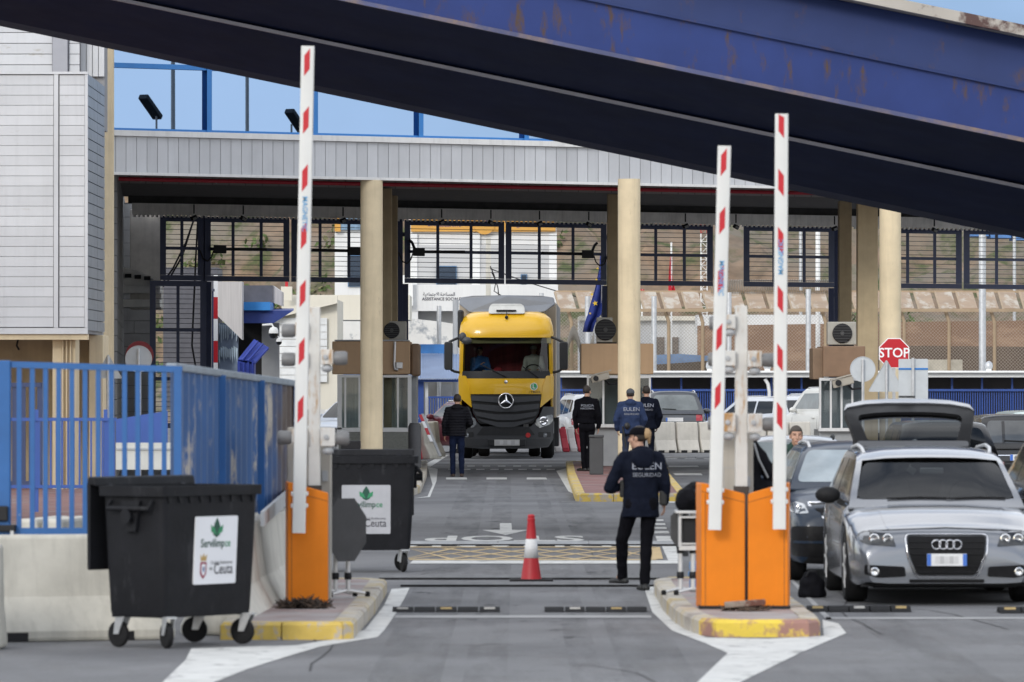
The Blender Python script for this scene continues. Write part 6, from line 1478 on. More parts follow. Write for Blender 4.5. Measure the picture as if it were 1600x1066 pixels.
def fuse(mb, voxel, name, mats, parent, disp=None, smooth=2, matfn=None):
    me = bpy.data.meshes.new('tmp'); me.from_pydata(mb.v, [], mb.f)
    bm = bmesh.new(); bm.from_mesh(me); bmesh.ops.recalc_face_normals(bm, faces=bm.faces); bm.to_mesh(me); bm.free()
    o = bpy.data.objects.new('tmp', me); col.objects.link(o)
    md = o.modifiers.new('r', 'REMESH'); md.mode = 'VOXEL'; md.voxel_size = voxel
    res = bpy.data.meshes.new_from_object(o.evaluated_get(bpy.context.evaluated_depsgraph_get()))
    bpy.data.objects.remove(o); bpy.data.meshes.remove(me)
    bm = bmesh.new(); bm.from_mesh(res)
    for _ in range(smooth): bmesh.ops.smooth_vert(bm, verts=bm.verts, factor=.5, use_axis_x=True, use_axis_y=True, use_axis_z=True)
    bm.normal_update()
    if disp:
        off = [(v, v.normal * disp(v.co)) for v in bm.verts]
        for v, q in off: v.co += q
    if matfn:
        for f in bm.faces: f.material_index = matfn(f.calc_center_median())
    for f in bm.faces: f.smooth = True
    bm.to_mesh(res); bm.free(); res.name = name
    for m in (mats if isinstance(mats, (list, tuple)) else [mats]): res.materials.append(m)
    o = bpy.data.objects.new(name, res); col.objects.link(o); o.parent = parent
    return o
def hand_(mb, w_, d, side, nrm, s, curl=.5):
    """palm and five separate fingers; d along the hand, side towards the thumb, nrm out of the palm"""
    d, side, nrm = V(d).normalized(), V(side).normalized(), V(nrm).normalized(); w_ = V(w_)
    for q in (-.026, -.009, .009, .026): cap_(mb, w_ + d * .012 * s + side * q * .7 * s, w_ + d * .088 * s + side * q * s, .0145 * s, .0125 * s, 8)
    for q, ln in ((-.031, .058), (-.0105, .072), (.0105, .078), (.031, .068)):
        p = w_ + d * .09 * s + side * q * s; dd = d
        for j, f in enumerate((.45, .32, .23)):
            a = curl * (.55 + .35 * j); dd = (dd * math.cos(a) + nrm * math.sin(a)).normalized(); e = p + dd * ln * f * s
            cap_(mb, p, e, (.0092 - .001 * j) * s, (.0085 - .001 * j) * s, 7); p = e
    p = w_ + d * .028 * s + side * .024 * s; dd = (d * .65 + side * .7 + nrm * .25).normalized()
    for j, f in enumerate((.038, .030)):
        e = p + dd * f * s; cap_(mb, p, e, .0115 * s, .0095 * s, 7); p = e; dd = (dd + d * .45 + nrm * .2).normalized()
DEF = dict(pelvis=(0, 0, .94), waist=(0, 0, 1.08), chest=(0, 0, 1.28), neck=(0, .0, 1.49), head=(0, .025, 1.635),
           shL=(-.185, 0, 1.415), elL=(-.235, -.03, 1.13), wrL=(-.235, .05, .885), shR=(.185, 0, 1.415), elR=(.235, -.03, 1.13), wrR=(.235, .05, .885),
           hipL=(-.085, 0, .93), knL=(-.10, .03, .50), anL=(-.105, -.02, .095), hipR=(.085, 0, .93), knR=(.10, .03, .50), anR=(.105, -.02, .095), toeL=(-.13, 1), toeR=(.13, 1))
def person(label, loc, rz, H, pose, jm, tm, shoe, hair=None, cap=None, head_yaw=0.0, head_pitch=0.0, hem=.80, quilt=False, bulk=1.0, hood=False, text=None, group=None, bun=None, curl=.45, eyes=True, seated=False):
    s = H / 1.75; J = {}
    for k, v in DEF.items():
        v = pose.get(k, v); J[k] = V(v) * s if len(v) == 3 else v
    t = thing('person', label, 'person', loc, rz, group)
    HM = Matrix.Translation(J['head']) @ Matrix.Rotation(head_yaw, 4, 'Z') @ Matrix.Rotation(head_pitch, 4, 'X')
    # --- body: one continuous surface
    b = MB()
    loft_(b, [(J['pelvis'] + V((0, 0, -.08 * s)), .13 * s, .09 * s), (J['pelvis'], .15 * s, .10 * s), (J['waist'], .13 * s, .09 * s), (J['chest'], .155 * s, .105 * s), ((J['shL'] + J['shR']) / 2 + V((0, 0, .0)), .14 * s, .08 * s), (J['neck'] - V((0, 0, .02 * s)), .06 * s, .06 * s)])
    cap_(b, J['neck'] - V((0, 0, .04 * s)), J['head'] - V((0, .015 * s, .06 * s)), .056 * s, .054 * s)
    for q in 'LR':
        cap_(b, J['sh' + q], J['el' + q], .047 * s, .038 * s); cap_(b, J['el' + q], J['wr' + q], .037 * s, .026 * s)
        cap_(b, J['hip' + q], J['kn' + q], .072 * s, .05 * s); cap_(b, J['kn' + q], J['an' + q], .048 * s, .034 * s)
        cap_(b, J['sh' + q] * .9 + J['neck'] * .1, J['neck'], .05 * s, .045 * s)
        sg = -1 if q == 'L' else 1
        d = (J['wr' + q] - J['el' + q]).normalized(); fwd = V((0, 1, 0)); side = (fwd - d * fwd.dot(d)); side = side.normalized() if side.length > .2 else V((-sg, 0, 0)); nn = V((-sg, 0, 0)); nn = (nn - d * nn.dot(d)); nn = (nn - side * nn.dot(side)); nn = nn.normalized() if nn.length > .1 else d.cross(side)
        hand_(b, J['wr' + q], d, side, nn, s * 1.0, curl)
        cap_(b, J['an' + q], J['an' + q] + (V((*J['toe' + q], 0)).normalized() * .05 + V((0, 0, -.03))) * s, .035 * s, .03 * s)
    i0 = len(b.v); h = MB()
    h.ball((0, -.01, .035), .073, .092, .088, 18); h.ball((0, .018, -.035), .058, .07, .078, 16); cap_(h, (0, .045, -.085), (0, .055, -.09), .03, .026)
    cap_(h, (0, .088, .012), (0, .104, -.028), .010, .015, 8); cap_(h, (-.03, .074, .03), (.03, .074, .03), .015, .015, 8)
    cap_(h, (-.022, .082, -.06), (.022, .082, -.06), .010, .010, 8)
    for q in (-1, 1): h.ball((q * .074, -.01, -.005), .011, .022, .033, 8); h.ball((q * .045, .055, -.025), .026, .025, .025, 8)
    h.xform(Matrix.Scale(s * 1.0, 4)); h.xform(HM); b.add(h.v, h.f)
    HI = HM.inverted()
    def mf(c):
        if not eyes: return 0
        p = HI @ c / s
        if p.y > .055 and .008 < p.z < .022 and .017 < abs(p.x) < .042: return 1
        if p.y > .055 and .028 <= p.z < .036 and .014 < abs(p.x) < .05: return 2
        if p.y > .07 and -.066 < p.z < -.054 and abs(p.x) < .026: return 3
        return 0
    fuse(b, .0085, 'body', [M_skin, mat('eye_shadow', (.17, .095, .07), .5), mat('eyebrow', (.13, .08, .06), .8), mat('lips', (.3, .12, .1), .5)], t, smooth=1, matfn=mf)
    # --- jacket
    k = bulk; j = MB(); hz = hem * s; pv = J['pelvis']; wz = J['waist']
    mid = lambda z: pv.lerp(wz, (z - pv.z) / (wz.z - pv.z))
    bot = pv + V((0, 0, hz - pv.z))
    if seated: bot = pv + V((0, 0, -.06 * s))
    loft_(j, [(bot, .195 * s * k, .145 * s * k), (bot + V((0, 0, .05 * s)), .193 * s * k, .142 * s * k), (J['waist'], .178 * s * k, .132 * s * k), (J['chest'], .205 * s * k, .148 * s * k), (J['chest'].lerp((J['shL'] + J['shR']) / 2, .6), .20 * s * k, .135 * s * k), ((J['shL'] + J['shR']) / 2 + V((0, 0, .035 * s)), .135 * s * k, .085 * s), (J['neck'] + V((0, 0, .0)), .078 * s, .078 * s), (J['neck'] + V((0, 0, .045 * s)), .07 * s, .072 * s)])
    for q in 'LR':
        cap_(j, J['sh' + q], J['el' + q], .072 * s * k, .060 * s * k); cap_(j, J['el' + q], J['wr' + q].lerp(J['el' + q], .04), .060 * s * k, .046 * s * k)
        cap_(j, J['sh' + q], J['neck'] - V((0, 0, .01 * s)), .066 * s * k, .055 * s)
    if hood: j.ball(J['neck'] + V((0, -.075 * s, -.02 * s)), .12 * s, .07 * s, .085 * s, 12)
    dj = (lambda p: .0045 * math.sin(p.z * 2 * math.pi / (.058 * s)) + .004 * noise.noise(p * 14)) if quilt else (lambda p: .011 * noise.noise(V((p.x * 7, p.y * 7, p.z * 10))) + .006 * noise.noise(p * 21))
    jo = fuse(j, .0115, 'jacket', jm, t, dj)
    # --- trousers
    m_ = MB(); m_.ball(J['pelvis'] + V((0, 0, -.03 * s)), .165 * s, .125 * s, .13 * s, 16)
    for q in 'LR':
        cap_(m_, J['hip' + q], J['kn' + q], .092 * s, .068 * s); cap_(m_, J['kn' + q], J['an' + q] + V((0, 0, -.02 * s)), .066 * s, .055 * s)
        m_.ball(J['hip' + q] + V((0, -.04 * s, -.02 * s)), .09 * s, .09 * s, .11 * s, 12)
    fuse(m_, .0115, 'trousers', tm, t, lambda p: .009 * noise.noise(V((p.x * 9, p.y * 9, p.z * 13))))
    for q in 'LR':
        m_ = MB(); a = J['an' + q]; tx_, ty_ = J['toe' + q]; d = V((tx_, ty_, 0)).normalized(); g0 = a - V((0, 0, .07 * s))
        cap_(m_, g0 - d * .045 * s, g0 + d * .08 * s, .04 * s, .042 * s); cap_(m_, g0 + d * .08 * s, g0 + d * .16 * s - V((0, 0, .008)), .041 * s, .032 * s); cap_(m_, g0, a + V((0, 0, .02 * s)), .045 * s, .048 * s)
        for i, v in enumerate(m_.v): m_.v[i].z = max(v.z, g0.z - .025 * s)
        fuse(m_, .009, 'shoe', shoe, t)
    # --- hair, cap
    if hair:
        m_ = MB(); m_.ball((0, -.014, .036), .0815, .100, .096, 22); keep = []
        for f in m_.f:
            c = sum((m_.v[i] for i in f), V()) / len(f)
            if len(f) == 4 and not (c.y > .03 and c.z < .072) and not (c.z < -.035) and not (abs(c.x) > .06 and c.y > .0 and c.z < .03): keep.append(f)
            elif len(f) > 4 and c.z > 0: keep.append(f)
        m_.f = keep; m_.mi = [0] * len(keep)
        for i, v in enumerate(m_.v): m_.v[i] = v * (1 + .02 * noise.noise(v * 60))
        m_.xform(Matrix.Scale(s, 4)); m_.xform(HM); o = m_.build('hair', hair, t, smooth=60, fix=True); sl = o.modifiers.new('solid', 'SOLIDIFY'); sl.thickness = .012; sl.offset = -1
    if bun:
        m_ = MB(); m_.ball((.0, -.105, .045), .052, .045, .06, 12); cap_(m_, (.0, -.12, .03), (.02, -.12, -.05), .03, .012)
        for i, v in enumerate(m_.v): m_.v[i] = v + V((0, 0, 1)) * .006 * noise.noise(v * 60)
        m_.xform(Matrix.Scale(s, 4)); m_.xform(HM); m_.build('hair_bun', bun, t, smooth=60)
    if cap:
        m_ = MB(); rr = []
        for i in range(8):
            a = math.pi / 2 * i / 7; rr.append([V((.086 * math.cos(a) * math.cos(2 * math.pi * q / 22), -.012 + .106 * math.cos(a) * math.sin(2 * math.pi * q / 22), .052 + .075 * math.sin(a) * (1 if i else 0))) for q in range(22)])
        rr.insert(0, [v + V((0, 0, -.018)) for v in rr[0]]); m_.rings(rr)
        m_.prism([(.075 * math.cos(a), .06 + .095 * math.sin(a)) for a in [math.pi * q / 12 for q in range(13)]], lambda a, c: (a, c, .040 - (c - .06) * .25), lambda a, c: (a, c, .046 - (c - .06) * .25))
        m_.xform(Matrix.Scale(s, 4)); m_.xform(HM); m_.build('cap', cap, t, smooth=50)
    if text:
        me = jo.data; bv = BVHTree.FromPolygons([v.co for v in me.vertices], [tuple(p.vertices) for p in me.polygons])
        m_ = MB()
        for tx_, cz, cap_h, bold, sx, dx in text:
            def pl(a, c):
                x = dx * s + a; z = cz * s + c; h = bv.ray_cast(V((x, -2, z)), V((0, 1, 0)))
                return (h[0] if h[0] else V((x, -.15, z))), V((0, -1, 0))
            text_on(m_, tx_, cap_h * s, pl, bold, sx, th=.009)
        m_.build('back_lettering', mat('pale_lettering', (.24, .255, .30), .7, var=.15, scale=40), t, fix=False)
    return t, J
C_navy = mat('navy_jacket', (.006, .008, .016), .85, spec=.08, var=.25, scale=6, bump=.3); C_black = mat('black_uniform', (.004, .004, .006), .85, spec=.08, var=.25, scale=6, bump=.3)
C_blue = mat('blue_jacket', (.022, .036, .085), .8, spec=.15, var=.2, scale=6, bump=.3); C_jean = mat('dark_jeans', (.008, .013, .034), .85, spec=.1, var=.25, scale=8, bump=.3)
C_shoe = mat('black_shoes', (.008, .008, .008), .5); C_shoeb = mat('brown_shoes', (.045, .025, .015), .5); C_green = mat('dark_green_jacket', (.012, .04, .03), .8, var=.2, scale=6, bump=.2)
C_blond = mat('blond_hair', (.34, .22, .11), .7, var=.35, scale=40); C_greyhair = mat('short_grey_brown_hair', (.06, .05, .042), .8, var=.4, scale=80)
def gp(px, py, z=0): d = dg(py, z); return V(((px - 800) * d / FPX, d, z))
person('man in a black quilted jacket and dark jeans seen from behind before the truck', gp(714, 745), R(4), 1.75,
       dict(elL=(-.27, -.02, 1.13), wrL=(-.26, .05, .89), elR=(.29, .0, 1.14), wrR=(.20, .22, 1.05), hipL=(-.08, 0, .93), knL=(-.09, .04, .5), anL=(-.085, 0, .095), hipR=(.08, 0, .93), knR=(.095, .02, .5), anR=(.10, -.04, .095), head=(.01, .03, 1.63)),
       mat('black_quilted_jacket', (.005, .005, .008), .7, spec=.15, var=.2, scale=5), C_jean, C_shoeb, M_hair, quilt=True, bulk=1.08, hood=True, hem=.86)
person('policeman in black uniform with white back lettering beside the litter bin', gp(917, 736, .14), R(-6), 1.79,
       dict(elL=(-.245, -.03, 1.13), wrL=(-.225, .06, .89), elR=(.25, -.02, 1.13), wrR=(.235, .06, .90), anL=(-.06, .02, .095), knL=(-.075, .03, .5), anR=(.05, -.02, .095), knR=(.075, .02, .5), toeL=(-.8, .5), toeR=(.2, 1)),
       C_black, C_black, C_shoe, M_hair, head_yaw=R(-18), hem=.98, text=[('POLICIA', 1.345, .045, .01, 1.12, .02), ('NACIONAL', 1.285, .038, .01, 1.02, .02)])
GD = gp(985, 742, .14)
t, J = person('security guard in a blue jacket and grey cap with a baton at the hip', GD, R(3), 1.73,
       dict(elL=(-.29, -.02, 1.13), wrL=(-.26, .08, .93), elR=(.285, -.02, 1.13), wrR=(.22, .13, .95), knL=(-.10, .03, .5)), C_blue, mat('blue_trousers', (.018, .026, .055), .8, var=.2, scale=6), C_shoe, M_hair,
       cap=mat('grey_cap', (.06, .065, .075), .8, var=.15, scale=10), bulk=1.18, hem=.84, hood=True, text=[('EULEN', 1.335, .075, .012, 1.08, .015), ('SEGURIDAD', 1.24, .04, .008, 1.0, .015)])
m_ = MB(); m_.tube([(-.17, -.17, .98), (-.10, -.17, .55)], .017, 8); m_.build('baton', C_shoe, t, smooth=60)
m_ = MB(); m_.ball((-.08, -.19, .99), .06, .035, .07); m_.build('belt_pouch', C_shoe, t, smooth=60)
person('security guard in a near black jacket half hidden behind the blue jacketed guard', V((W(1010, 0, 121).x, 121, .14)), R(-4), 1.78,
       dict(elL=(-.25, -.03, 1.13), elR=(.28, -.02, 1.13), wrR=(.23, .10, .92)), C_navy, C_navy, C_shoe, M_hair, bulk=1.12, hem=.86, text=[('EULEN', 1.35, .072, .012, 1.06, .0), ('SEGURIDAD', 1.26, .038, .008, .98, .0)])
wt, J = person('woman security guard in dark uniform and cap walking away over the speed bumps', V((W(1002.5, 0, 55.4).x, 55.4, 0)), R(2), 1.62,
       dict(head=(-.035, .05, 1.60), neck=(0, .02, 1.46), shL=(-.185, .0, 1.40), elL=(-.345, .0, 1.08), wrL=(-.19, .14, 1.09), shR=(.18, .02, 1.395), elR=(.25, -.02, 1.13), wrR=(.245, .08, .92),
            pelvis=(-.015, 0, .94), waist=(-.005, 0, 1.08), hipL=(-.10, 0, .92), knL=(-.20, .12, .52), anL=(-.19, .24, .16), hipR=(.085, 0, .92), knR=(.05, .02, .50), anR=(.03, -.06, .10), toeL=(-.75, .8), toeR=(-.35, 1)),
       C_navy, C_black, C_shoe, M_hair, cap=C_black, head_yaw=R(62), hem=.77, bulk=1.02, hood=True, bun=C_blond, text=[('EULEN', 1.305, .072, .012, 1.06, .05), ('SEGURIDAD', 1.215, .04, .008, .98, .05)])
m_ = MB(); m_.ball((-.0, -.135, 1.285), .115, .05, .095); m_.ball((-.0, -.10, 1.345), .12, .07, .04); fuse(m_, .01, 'hood', C_navy, wt, lambda p: .012 * noise.noise(p * 12)); m_ = MB(); m_.cbox((-.185, .05, .99), (.05, .10, .17)); m_.build('holster', C_shoe, wt, bevel=.015)
m_ = MB(); m_.cbox((.21, .02, .90), (.07, .09, .14)); m_.build('belt_pouch', C_shoe, wt, bevel=.015)
m_ = MB(); m_.cbox((-.205, .0, 1.22), (.012, .06, .07), Matrix.Rotation(R(25), 3, 'Y')); m_.build('arm_badge', mat('badge_pale', (.3, .33, .42), .6, var=.5, scale=40), wt)
person('bareheaded man in a dark green jacket bending between the parked cars', V((W(1243, 0, 69).x, 69, 0)), R(180), 1.75,
       dict(pelvis=(0, -.35, .84), waist=(0, -.22, .96), chest=(0, -.06, 1.10), neck=(0, .10, 1.25), head=(0, .16, 1.37), shL=(-.19, .06, 1.18), shR=(.19, .06, 1.18), elL=(-.25, .2, .95), wrL=(-.2, .42, .9), elR=(.25, .2, .95), wrR=(.2, .42, .9), hipL=(-.09, -.35, .84), hipR=(.09, -.35, .84), knL=(-.1, -.1, .48), knR=(.1, -.1, .48), anL=(-.1, -.25, .095), anR=(.1, -.25, .095)),
       C_green, C_black, C_shoe, C_greyhair, head_yaw=R(6), hem=.76)
sit = dict(pelvis=(0, 0, .94), hipL=(-.09, .02, .93), hipR=(.09, .02, .93), knL=(-.12, .42, .96), knR=(.12, .42, .96), anL=(-.12, .46, .55), anR=(.12, .46, .55), wrL=(-.16, .40, 1.12), elL=(-.27, .16, 1.10), wrR=(.16, .40, 1.12), elR=(.27, .16, 1.10))
TR = Matrix.Translation(trk.location) @ Matrix.Rotation(trk.rotation_euler.z, 4, 'Z')
person('truck driver in a cap and pale shirt with both hands on the steering wheel', TR @ V(((833 - 790.5) / 59.8, 1.02, 1.21)), R(180), 1.75, sit, mat('pale_grey_shirt', (.42, .42, .42), .8, var=.1), C_black, C_shoe, M_hair, cap=mat('pale_cap', (.4, .4, .38), .8), seated=True)
person('truck passenger in a blue top gesturing behind the windscreen', TR @ V(((748 - 790.5) / 59.8, 1.02, 1.20)), R(180), 1.72, {**sit, 'wrR': (-.02, .32, 1.28), 'elR': (.20, .18, 1.12)}, mat('bright_blue_top', (.03, .12, .36), .8, var=.1), C_black, C_shoe, M_hair, seated=True)
m_ = MB(); c = V(((833 - 790.5) / 59.8, .52, 2.32)); m_.tube([c + V((.2 * math.cos(a * PI / 12), .06 * math.sin(a * PI / 12), .2 * math.sin(a * PI / 12) * .7)) for a in range(25)], .016, 6); m_.build('steering_wheel', M_black, trk, smooth=60)
# ================================================================= FOREGROUND STREET FURNITURE
# barriers with raised arms
M_whiteenamel = mat('white_enamel', (.62, .62, .60), .4, var=.04, scale=3, streak=.1, coat=.2)
M_blueletter = mat('blue_lettering', (.08, .3, .55), .5)
def barrier(label, px0, px1, slope, arm, flip, d=47.6, zg=.14, side=-1):
    """cabinet between px0 and px1; arm = (px bottom, px top, py bottom, py top)"""
    xa, xb = W(px0, 0, d).x, W(px1, 0, d).x; xc = (xa + xb) / 2
    t = thing('barrier_gate', label, 'barrier', (xc, d, zg), 0, 'orange boom barriers with raised arms')
    hw = (xb - xa) / 2; zt = 1.03; tl = zt + (.02 if slope < 0 else -.075); tr_ = zt + (-.075 if slope < 0 else .02)
    m_ = MB(); pr = rounded([(-hw, 0), (hw, 0), (hw, tr_), (-hw, tl)], .018); sh = .035 * side
    m_.prism(pr, lambda a, b: V((a, 0, b)), lambda a, b: V((a + sh, .36, b))); m_.build('cabinet', M_orange, t, bevel=.006, smooth=40)
    m_ = MB(); m_.prism([(-hw - .004, tl - .075), (hw + .004, tr_ - .075), (hw + .004, tr_ - .07), (-hw - .004, tl - .07)], lambda a, b: V((a, -.003, b)), lambda a, b: V((a, .01, b))); m_.build('lid_seam', mat('seam_dark_orange', (.25, .08, .005), .6), t)
    m_ = MB(); m_.prism([(side * hw * .82 - .003, .02), (side * hw * .82 + .003, .02), (side * hw * .82 + .003, .96), (side * hw * .82 - .003, .96)], lambda a, b: V((a, -.002, b)), lambda a, b: V((a, .01, b))); m_.build('door_seam', MATS['seam_dark_orange'], t)
    m_ = MB(); m_.box(-hw - .02, hw + .02, -.02, .38, -.005, .02); m_.build('base_plate', M_black, t)
    d2 = d - .16
    pb, pt = W(arm[0], arm[2], d2), W(arm[1], arm[3], d2); o = V((xc, d, zg)); pb, pt = pb - o, pt - o
    ax = (pt - pb).normalized(); ln = (pt - pb).length; rx = ax.cross(V((0, 1, 0))).normalized()
    if rx.x < 0: rx = -rx
    wd = 20.5 * d2 / FPX / 2
    am = MB()
    pr = rounded([(-wd, -.034), (wd, -.034), (wd, .034), (-wd, .034)], .012, 3)
    am.rings([[pb + ax * u + rx * a + V((0, b, 0)) for a, b in pr] for u in (0, ln * .5, ln)]); ao = am.build('arm', M_whiteenamel, t, smooth=40)
    st = MB(); k = 0; u = ln - (.02 if flip == 1 else -.03)
    sp = .4855; h = .235; off = .06
    while u - h > .62:
        if k or flip == 1 or True:
            s_ = 1 if flip >= 0 else -1; y = -.036
            a0, a1 = -wd * .5, wd * .36
            lo, hi = u - h, u
            q = [(a0, lo - off * 0), (a1, lo + off), (a1, hi), (a0, hi - off)] if s_ > 0 else [(a0, lo + off), (a1, lo), (a1, hi - off), (a0, hi)]
            q = [(a, min(b, ln - .004)) for a, b in q]
            st.prism(q, lambda a, b: pb + ax * b + rx * a + V((0, y, 0)), lambda a, b: pb + ax * b + rx * a + V((0, y + .003, 0)))
        u -= sp; k += 1
    st.build('red_stripes', M_signred, ao)
    lm = MB(); c = pb + ax * (ln * .655); text_on(lm, 'MAGNETIC', wd * .75, plane_place(c + V((0, -.036, 0)), -ax if flip >= 0 else ax, rx if flip >= 0 else -rx), .02); lm.build('arm_lettering', M_blueletter, ao)
    cl = MB()
    for z in (.23, .33): cl.cbox(pb + ax * z + V((0, .02, 0)), (wd * 2 + .035, .07, .035))
    cl.build('arm_clamp', M_alum, t, bevel=.006)
    return t
barrier('lone orange boom barrier on the left island with its striped arm raised', 450, 513, -1, (467, 481, 833, 72), 1, d=48.0, side=-1)
barrier('left one of the paired orange boom barriers, arm top level with the fascia', 1096, 1164, -1, (1116.5, 1132, 828, 228), 1, side=-1)
barrier('right one of the paired orange boom barriers, arm reaching into the blue ramp', 1168.5, 1231, 1, (1217.5, 1221.5, 827, 178), -1, side=1)
# sensor posts behind them
M_rustw = mat('rusting_white_paint', (.56, .55, .52), .6, var=.1, scale=4, rust=((.36, .2, .07), .515, .6, 1.6, (3, 3, .8)))
M_beige = mat('beige_cabinet', (.40, .37, .32), .6, var=.08, scale=3, streak=.2)
def sensor_post(label, px, top, d, wpx, arms, cabinet):
    x = W(px, 0, d).x; t = thing('sensor_post', label, 'sensor post', (x, d, .14)); hw = wpx * d / FPX / 2
    m_ = MB(); m_.box(-hw, hw, 0, .12, 0, W(0, top, d).z - .14); m_.build('post', M_rustw, t, bevel=.006); m_ = MB(); m_.box(-hw - .012, hw + .012, -.012, .13, 0, 1.0); m_.build('shaded_post_foot', mat('post_foot_shade', (.05, .04, .033), .8, var=.3), t)  # added dark casing, shade at the post's lower end put into its colour
    for (ax0, ax1, py, h) in arms:
        z = W(0, py, d).z - .14; x0, x1 = W(ax0, 0, d).x - x, W(ax1, 0, d).x - x
        m_ = MB(); m_.box(x0, x1, -.07, -.01, z - h / 2, z + h / 2); b = m_.build('bracket_plate', M_rustw, t, bevel=.008)
        m_ = MB(); out = x1 if abs(x1) > abs(x0) else x0
        for q in (x0 * .6 + x1 * .4,): m_.lathe([(.022, 0), (.022, -.015), (.004, -.018)], (q, -.072, z), 'y', 10)
        m_.build('bolt', M_greyp, b)
        m_ = MB(); s = 1 if out > 0 else -1; m_.lathe([(.045, 0), (.06, s * .02), (.062, s * .10), (.05, s * .12)], (out, -.02, z - .01), 'x', 14); m_.build('lamp_head', mat('sensor_grey', (.16, .16, .16), .5), b, smooth=50)
        m_ = MB(); m_.ball((x0 * .5 + x1 * .5, -.02, z - h * .75), .05, .05, .035); m_.build('cable_gland', M_greyp, b, smooth=60)
    if cabinet:
        c0, c1, top2 = cabinet; z1 = W(0, top2, d + .3).z - .14; x0, x1 = W(c0, 0, d + .3).x - x, W(c1, 0, d + .3).x - x
        m_ = MB(); m_.box(x0, x1, .3, .6, 0, z1); cb = m_.build('cabinet', M_beige, t, bevel=.01)
        m_ = MB(); m_.frame([(x0 + .02, z1 - .55), (x0 + .15, z1 - .55), (x0 + .15, z1 - .3), (x0 + .02, z1 - .3)], [(x0 + .025, z1 - .545), (x0 + .145, z1 - .545), (x0 + .145, z1 - .305), (x0 + .025, z1 - .305)], lambda a, b: V((a, .297, b)), lambda a, b: V((a, .31, b))); m_.build('hatch_seam', M_greyp, cb)
        m_ = MB(); m_.cbox((x1 - .05, .285, z1 - .42), (.05, .03, .09)); m_.build('latch', M_greyp, cb)
    return t
sensor_post('rusty white sensor post behind the lone barrier, standing left', 491, 480, 49.0, 18, [(462, 481, 515, .13), (462, 481, 560, .12), (501, 521, 558, .13), (456, 481, 682, .12), (501, 524, 683, .16)], (449, 517, 668))
sensor_post('rusty white sensor post between the paired orange barriers', 1158.5, 478, 48.6, 19, [(1130, 1149, 503, .12), (1128, 1149, 560, .13), (1168, 1190, 561, .14), (1128, 1149, 660, .16), (1168, 1191, 661, .16)], (1127, 1177, 676))
# tripod sign stands seen from behind, table
M_dgrey = mat('dark_grey_board', (.05, .05, .052), .7, var=.15, scale=6)
def tripod(t, x, y, h, zg=0.0):
    for sx in (-.055, .055):
        m_ = MB(); m_.tube([(x + sx, y, zg + .05), (x + sx, y, h)], .022, 10); lg = m_.build('leg', M_alum, t, smooth=60)
        for z in (.2, .5):
            m_ = MB(); m_.lathe([(.03, z * h), (.034, z * h + .03), (.03, z * h + .06)], (x + sx, y, 0), n=12); m_.build('clamp', M_black, lg)
        m_ = MB(); m_.tube([(x + sx - .14, y - .12, zg + .03), (x + sx, y, zg + .06), (x + sx + .16, y + .05, zg + .03)], .014, 6); f = m_.build('foot_bar', M_alum, t, smooth=60)
        for q in (-.15, .17):
            m_ = MB(); m_.lathe([(.022, 0), (.024, .035), (.012, .045)], (x + sx + q, y + (-.12 if q < 0 else .05), zg + .005), n=10); m_.build('rubber_foot', M_rubber, f)
t = thing('portable_sign', 'dark octagonal back of a portable sign on an aluminium stand by the lone barrier', 'portable sign', (W(534, 0, 50).x, 50, .14))
tripod(t, 0, 0, .78)
c = W(541, 828, 49.8) - t.location; m_ = MB(); pr = regular(8, 53 * 50 / FPX, PI / 8)
m_.prism([(a * .62, b) for a, b in pr], lambda a, b: V((c.x + a, c.y + a * .8, c.z + b)), lambda a, b: V((c.x + a, c.y + a * .8 + .02, c.z + b))); m_.build('octagon_board', M_dgrey, t)
m_ = MB(); m_.cbox((.07, -.03, .72), (.14, .12, .1)); m_.cbox((-.02, -.02, .55), (.08, .08, .12)); m_.build('clamp_head', M_greyp, t, bevel=.01)
t = thing('folding_stand', 'aluminium folding stand with dark side board left of the paired barriers', 'stand', (W(1078, 0, 50.5).x, 50.5, .14))
tripod(t, -.03, 0, .74)
m_ = MB(); m_.box(-.13, .16, -.12, .3, .725, .75); m_.build('top_tray', M_alum, t, bevel=.005)
m_ = MB(); m_.frame([(-.10, .45), (.16, .45), (.16, .70), (-.10, .70)], [(-.085, .465), (.145, .465), (.145, .685), (-.085, .685)], lambda a, b: V((a, -.10, b)), lambda a, b: V((a, -.08, b))); m_.box(-.1, .16, -.1, -.08, .40, .44); m_.build('side_frame', M_alum, t)
m_ = MB(); m_.box(-.06, .16, -.04, .02, .42, .70); m_.build('mesh_basket', M_black, t)
m_ = MB(); m_.prism([(-.17, .50), (-.06, .34), (-.06, .80), (-.17, .70)], lambda a, b: V((a, .05, b)), lambda a, b: V((a + .05, .12, b))); m_.build('side_board', M_dgrey, t)
t = thing('backpack', 'bulky black backpack lying on top of the aluminium folding stand', 'backpack', (W(1078, 0, 50.5).x + .02, 50.55, .895))
m_ = MB(); m_.ball((0, 0, .10), .15, .17, .105, 14); m_.ball((.04, .02, .16), .12, .14, .09, 12); cap_(m_, (-.1, -.05, .06), (.12, -.08, .05), .06, .06)
fuse(m_, .012, 'bag', mat('backpack_black', (.005, .005, .007), .8, spec=.1, var=.3, scale=12, bump=.4), t, lambda p: .012 * noise.noise(p * 14))
m_ = MB(); m_.tube([(.05, -.13, .12), (.02, -.17, .17), (.08, -.14, .21)], .012, 6); m_.build('strap', M_black, t, smooth=60)
t = thing('blue_bottle_pack', 'small blue bottle crate under the aluminium folding stand', 'bottle crate', (W(1086, 0, 51.4).x, 51.4, .14))
m_ = MB(); m_.box(-.05, .05, 0, .1, 0, .11); m_.build('crate', mat('bottle_blue', (.02, .12, .35), .4), t, bevel=.015)
